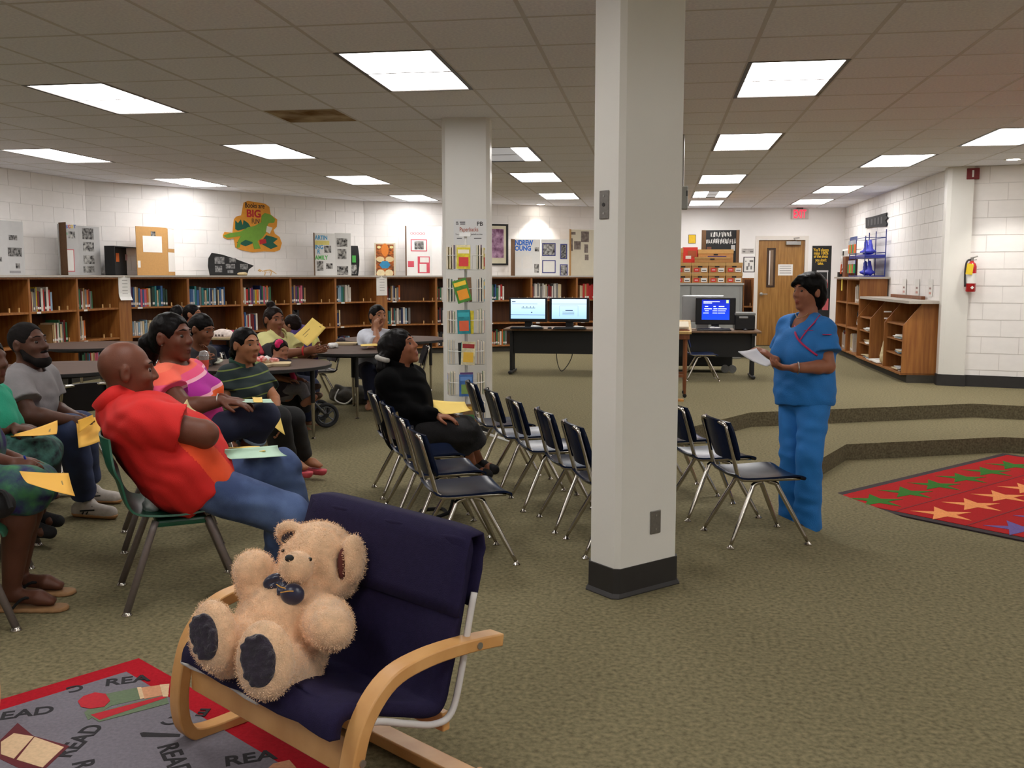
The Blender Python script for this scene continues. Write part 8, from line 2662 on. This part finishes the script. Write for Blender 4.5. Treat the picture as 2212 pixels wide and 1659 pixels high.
MB().tube([w1, S(660, 850, 8.30), S(612, 800, 8.20), S(570, 770, 8.15)], .012, 8).build('frame_tube', sf, t); MB().tube([w2, S(645, 845, 8.75), S(600, 800, 8.60), S(562, 772, 8.55)], .012, 8).build('frame_tube', sf, t)
MB().tube([w1, w2], .009, 8).build('axle', sf, t)
MB().tube([S(612, 800, 8.20), S(580, 900, 8.35), S(560, 912, 8.40)], .011, 8).build('frame_tube', sf, t); MB().tube([S(600, 800, 8.60), S(575, 898, 8.65)], .011, 8).build('frame_tube', sf, t)
s = SDF(); s.chain([A3(S(586, 772, 8.40)), A3(S(598, 830, 8.40)), A3(S(640, 858, 8.40))], [.13, .14, .12], .04); s.ell(A3(S(612, 790, 8.11)), (.11, .12, .16), k=.02, mode='sub')
sdf_object('seat', s, .013, sblk, t, .004, 40)
sdf_object('leg_blanket', SDF().cap(A3(S(655, 850, 8.25)), A3(S(660, 880, 8.30)), .045, .05), .011, sblk, t, .004, 50)
sdf_object('pink_strap', SDF().cap(A3(S(630, 805, 8.00)), A3(S(634, 818, 8.00)), .022, .028), .008, ink_c('hotpink', (214, 30, 100)), t)
sdf_object('red_strap', SDF().cap(A3(S(556, 742, 8.30)), A3(S(566, 762, 8.25)), .02, .02), .008, ink_c('strapred', (170, 40, 56)), t)
for x, y, d, l in ((678, 838, 8.2, 'dark child shoe hanging from the stroller'), (680, 858, 8.05, 'brown child shoe low on the stroller')):
    tt = thing('child_shoe', l, 'shoe', S(x, y, d)); sdf_object('shoe', SDF().cap(A3(S(x - 6, y, d)), A3(S(x + 10, y - 4, d)), .03, .026), .008, mat('child_shoe', (70, 50, 40), .7, noise=.1), tt)
t = thing('crumpled_bag', 'grey crumpled bag on the floor under the middle table', 'bag', (-3.1, 9.75, 0))
s = SDF(); s.ell((-3.25, 9.75, .09), (.17, .12, .09)).ell((-3.05, 9.75, .10), (.15, .12, .10), k=.04).ell((-3.3, 9.72, .16), (.05, .05, .05))
sdf_object('bag', s, .012, mat('grey_bag', (96, 92, 84), .7, rgb2=(58, 54, 50), nscale=12), t, .012, 45)
MB().tube(bez([(-3.28, 9.66, .16), (-3.3, 9.6, .06), (-3.18, 9.58, .02), (-3.08, 9.62, .12)], 6), .008, 6).build('bag_handle', card_m, t)
# table things
tray_m = mat('foam_tray', (214, 196, 160), .8, noise=.04, nscale=20)


def tray(label, c, rz, w=.24, d=.19):
    t = thing('food_tray', label, 'tray', (c[0], c[1], TZ), rz, 'foam food trays')
    o = MB()
    h = .022
    prof = [(1.0, h), (.97, h + .004), (.88, .006), (.86, .004)]
    rows = []
    for k, z in prof:
        rows.append([(math.copysign(abs(math.cos(a)) ** .35, math.cos(a)) * w / 2 * k, math.copysign(abs(math.sin(a)) ** .35, math.sin(a)) * d / 2 * k, z) for a in np.linspace(0, 2 * math.pi, 33)])
    o.grid([[(x * .9, y * .9, .001) for x, y, z in rows[0]]] + rows + [[(0, 0, .004)] * 33])
    o.build('tray', tray_m, t, smooth='auto', local=True)
    return t


def crumple(name, label, cat, c, r, m, seed=0):
    t = thing(name, label, cat, (c[0], c[1], c[2])); rn = np.random.default_rng(seed); s = SDF()
    for k in range(6): s.ell(A3(c) + rn.normal(0, r * .5, 3) * A3((1, 1, .3)) + UP * r * .6, A3((r, r, r * .7)) * rn.uniform(.4, .8), k=.01)
    s.cut((0, 0, c[2] + .001), (0, 0, -1))
    sdf_object('piece', s, .008, m, t, .006, 110)


napkin = mat('napkin_white', (224, 222, 220), .8, noise=.03); redw = mat('wrapper_red', (206, 70, 72), .6, rgb2=(230, 200, 196), nscale=40)
p1 = on_z(596, 790, TZ); p2 = on_z(552, 793, TZ)
tray('foam tray with red wrappers on the near table', (p1.x, p1.y), .3); tray('foam tray half hidden behind the polo-shirted person', (p2.x, p2.y), -.2)
crumple('napkin', 'crumpled white napkin on the foam tray of the near table', 'napkin', (p1.x - .1, p1.y + .05, TZ + .02), .04, napkin, 1); crumple('red_wrapper', 'crumpled red wrapper on the foam tray, right one', 'wrapper', (p1.x - .02, p1.y, TZ + .025), .035, redw, 2); crumple('red_wrapper', 'crumpled red and white wrapper behind the tray', 'wrapper', (p2.x, p2.y + .1, TZ + .03), .045, redw, 3)
q = on_z(556, 770, TZ); crumple('napkin', 'white napkin at the back edge of the near table', 'napkin', (q.x, q.y, TZ), .05, napkin, 4); q = on_z(468, 788, TZ); crumple('napkin', 'pale napkin beside the red drink', 'napkin', (q.x, q.y, TZ), .045, mat('napkin_green', (206, 206, 190), .8, noise=.05), 5)
q = on_z(748, 745, TZ); tray('foam tray at the back of the middle table', (q.x, q.y), .1); q = on_z(718, 752, TZ); crumple('napkin', 'crumpled clear wrapper on the middle table', 'wrapper', (q.x, q.y, TZ), .045, napkin, 6)
q = on_z(735, 742, TZ); crumple('food', 'dark food lump on the tray of the middle table', 'food', (q.x + .03, q.y, TZ + .01), .05, mat('dark_food', (60, 50, 56), .8, noise=.2), 7)
q = on_z(683, 760, TZ)
t = thing('bottle', 'pale yellow bottle beside the raised yellow paper', 'bottle', q); MB().lathe([(.034, 0), (.038, .01), (.038, .09), (.03, .12), (.016, .14), (.016, .155)], q, 18).build('bottle', mat('yellow_bottle', (206, 200, 110), .3, noise=.05), t, smooth='auto')
q = on_z(482, 733, TZ); tray('foam tray with a white domed cover on the far table', (q.x, q.y), .0, .34, .24)
t = thing('tray_cover', 'white printed paper dome over the far tray', 'cover', (q.x, q.y, TZ + .01)); s = SDF(); s.ell((q.x, q.y, TZ + .02), (.15, .1, .10)); s.cut((0, 0, TZ + .024), (0, 0, -1)); sdf_object('dome', s, .010, mat('printed_cover', (222, 208, 200), .8, rgb2=(196, 180, 172), nscale=30), t, .004, 60)
for k in range(3): MB().box((q.x - .04 + k * .04, q.y - .098, TZ + .05), (.022, .004, .022)).build('print', ink_c('coverprint', (110, 96, 92)), t)
for x, y, d, l, c in ((506, 724, 10.6, 'small pink cup behind the far tray', 'hotpink'),):
    a_ = on_z(498, 730, TZ); t = thing('cup', l, 'cup', a_); MB().lathe([(.03, 0), (.04, .09)], (a_.x, a_.y, TZ), 16).build('cup', ink_c('cuppink', (206, 70, 110)), t)
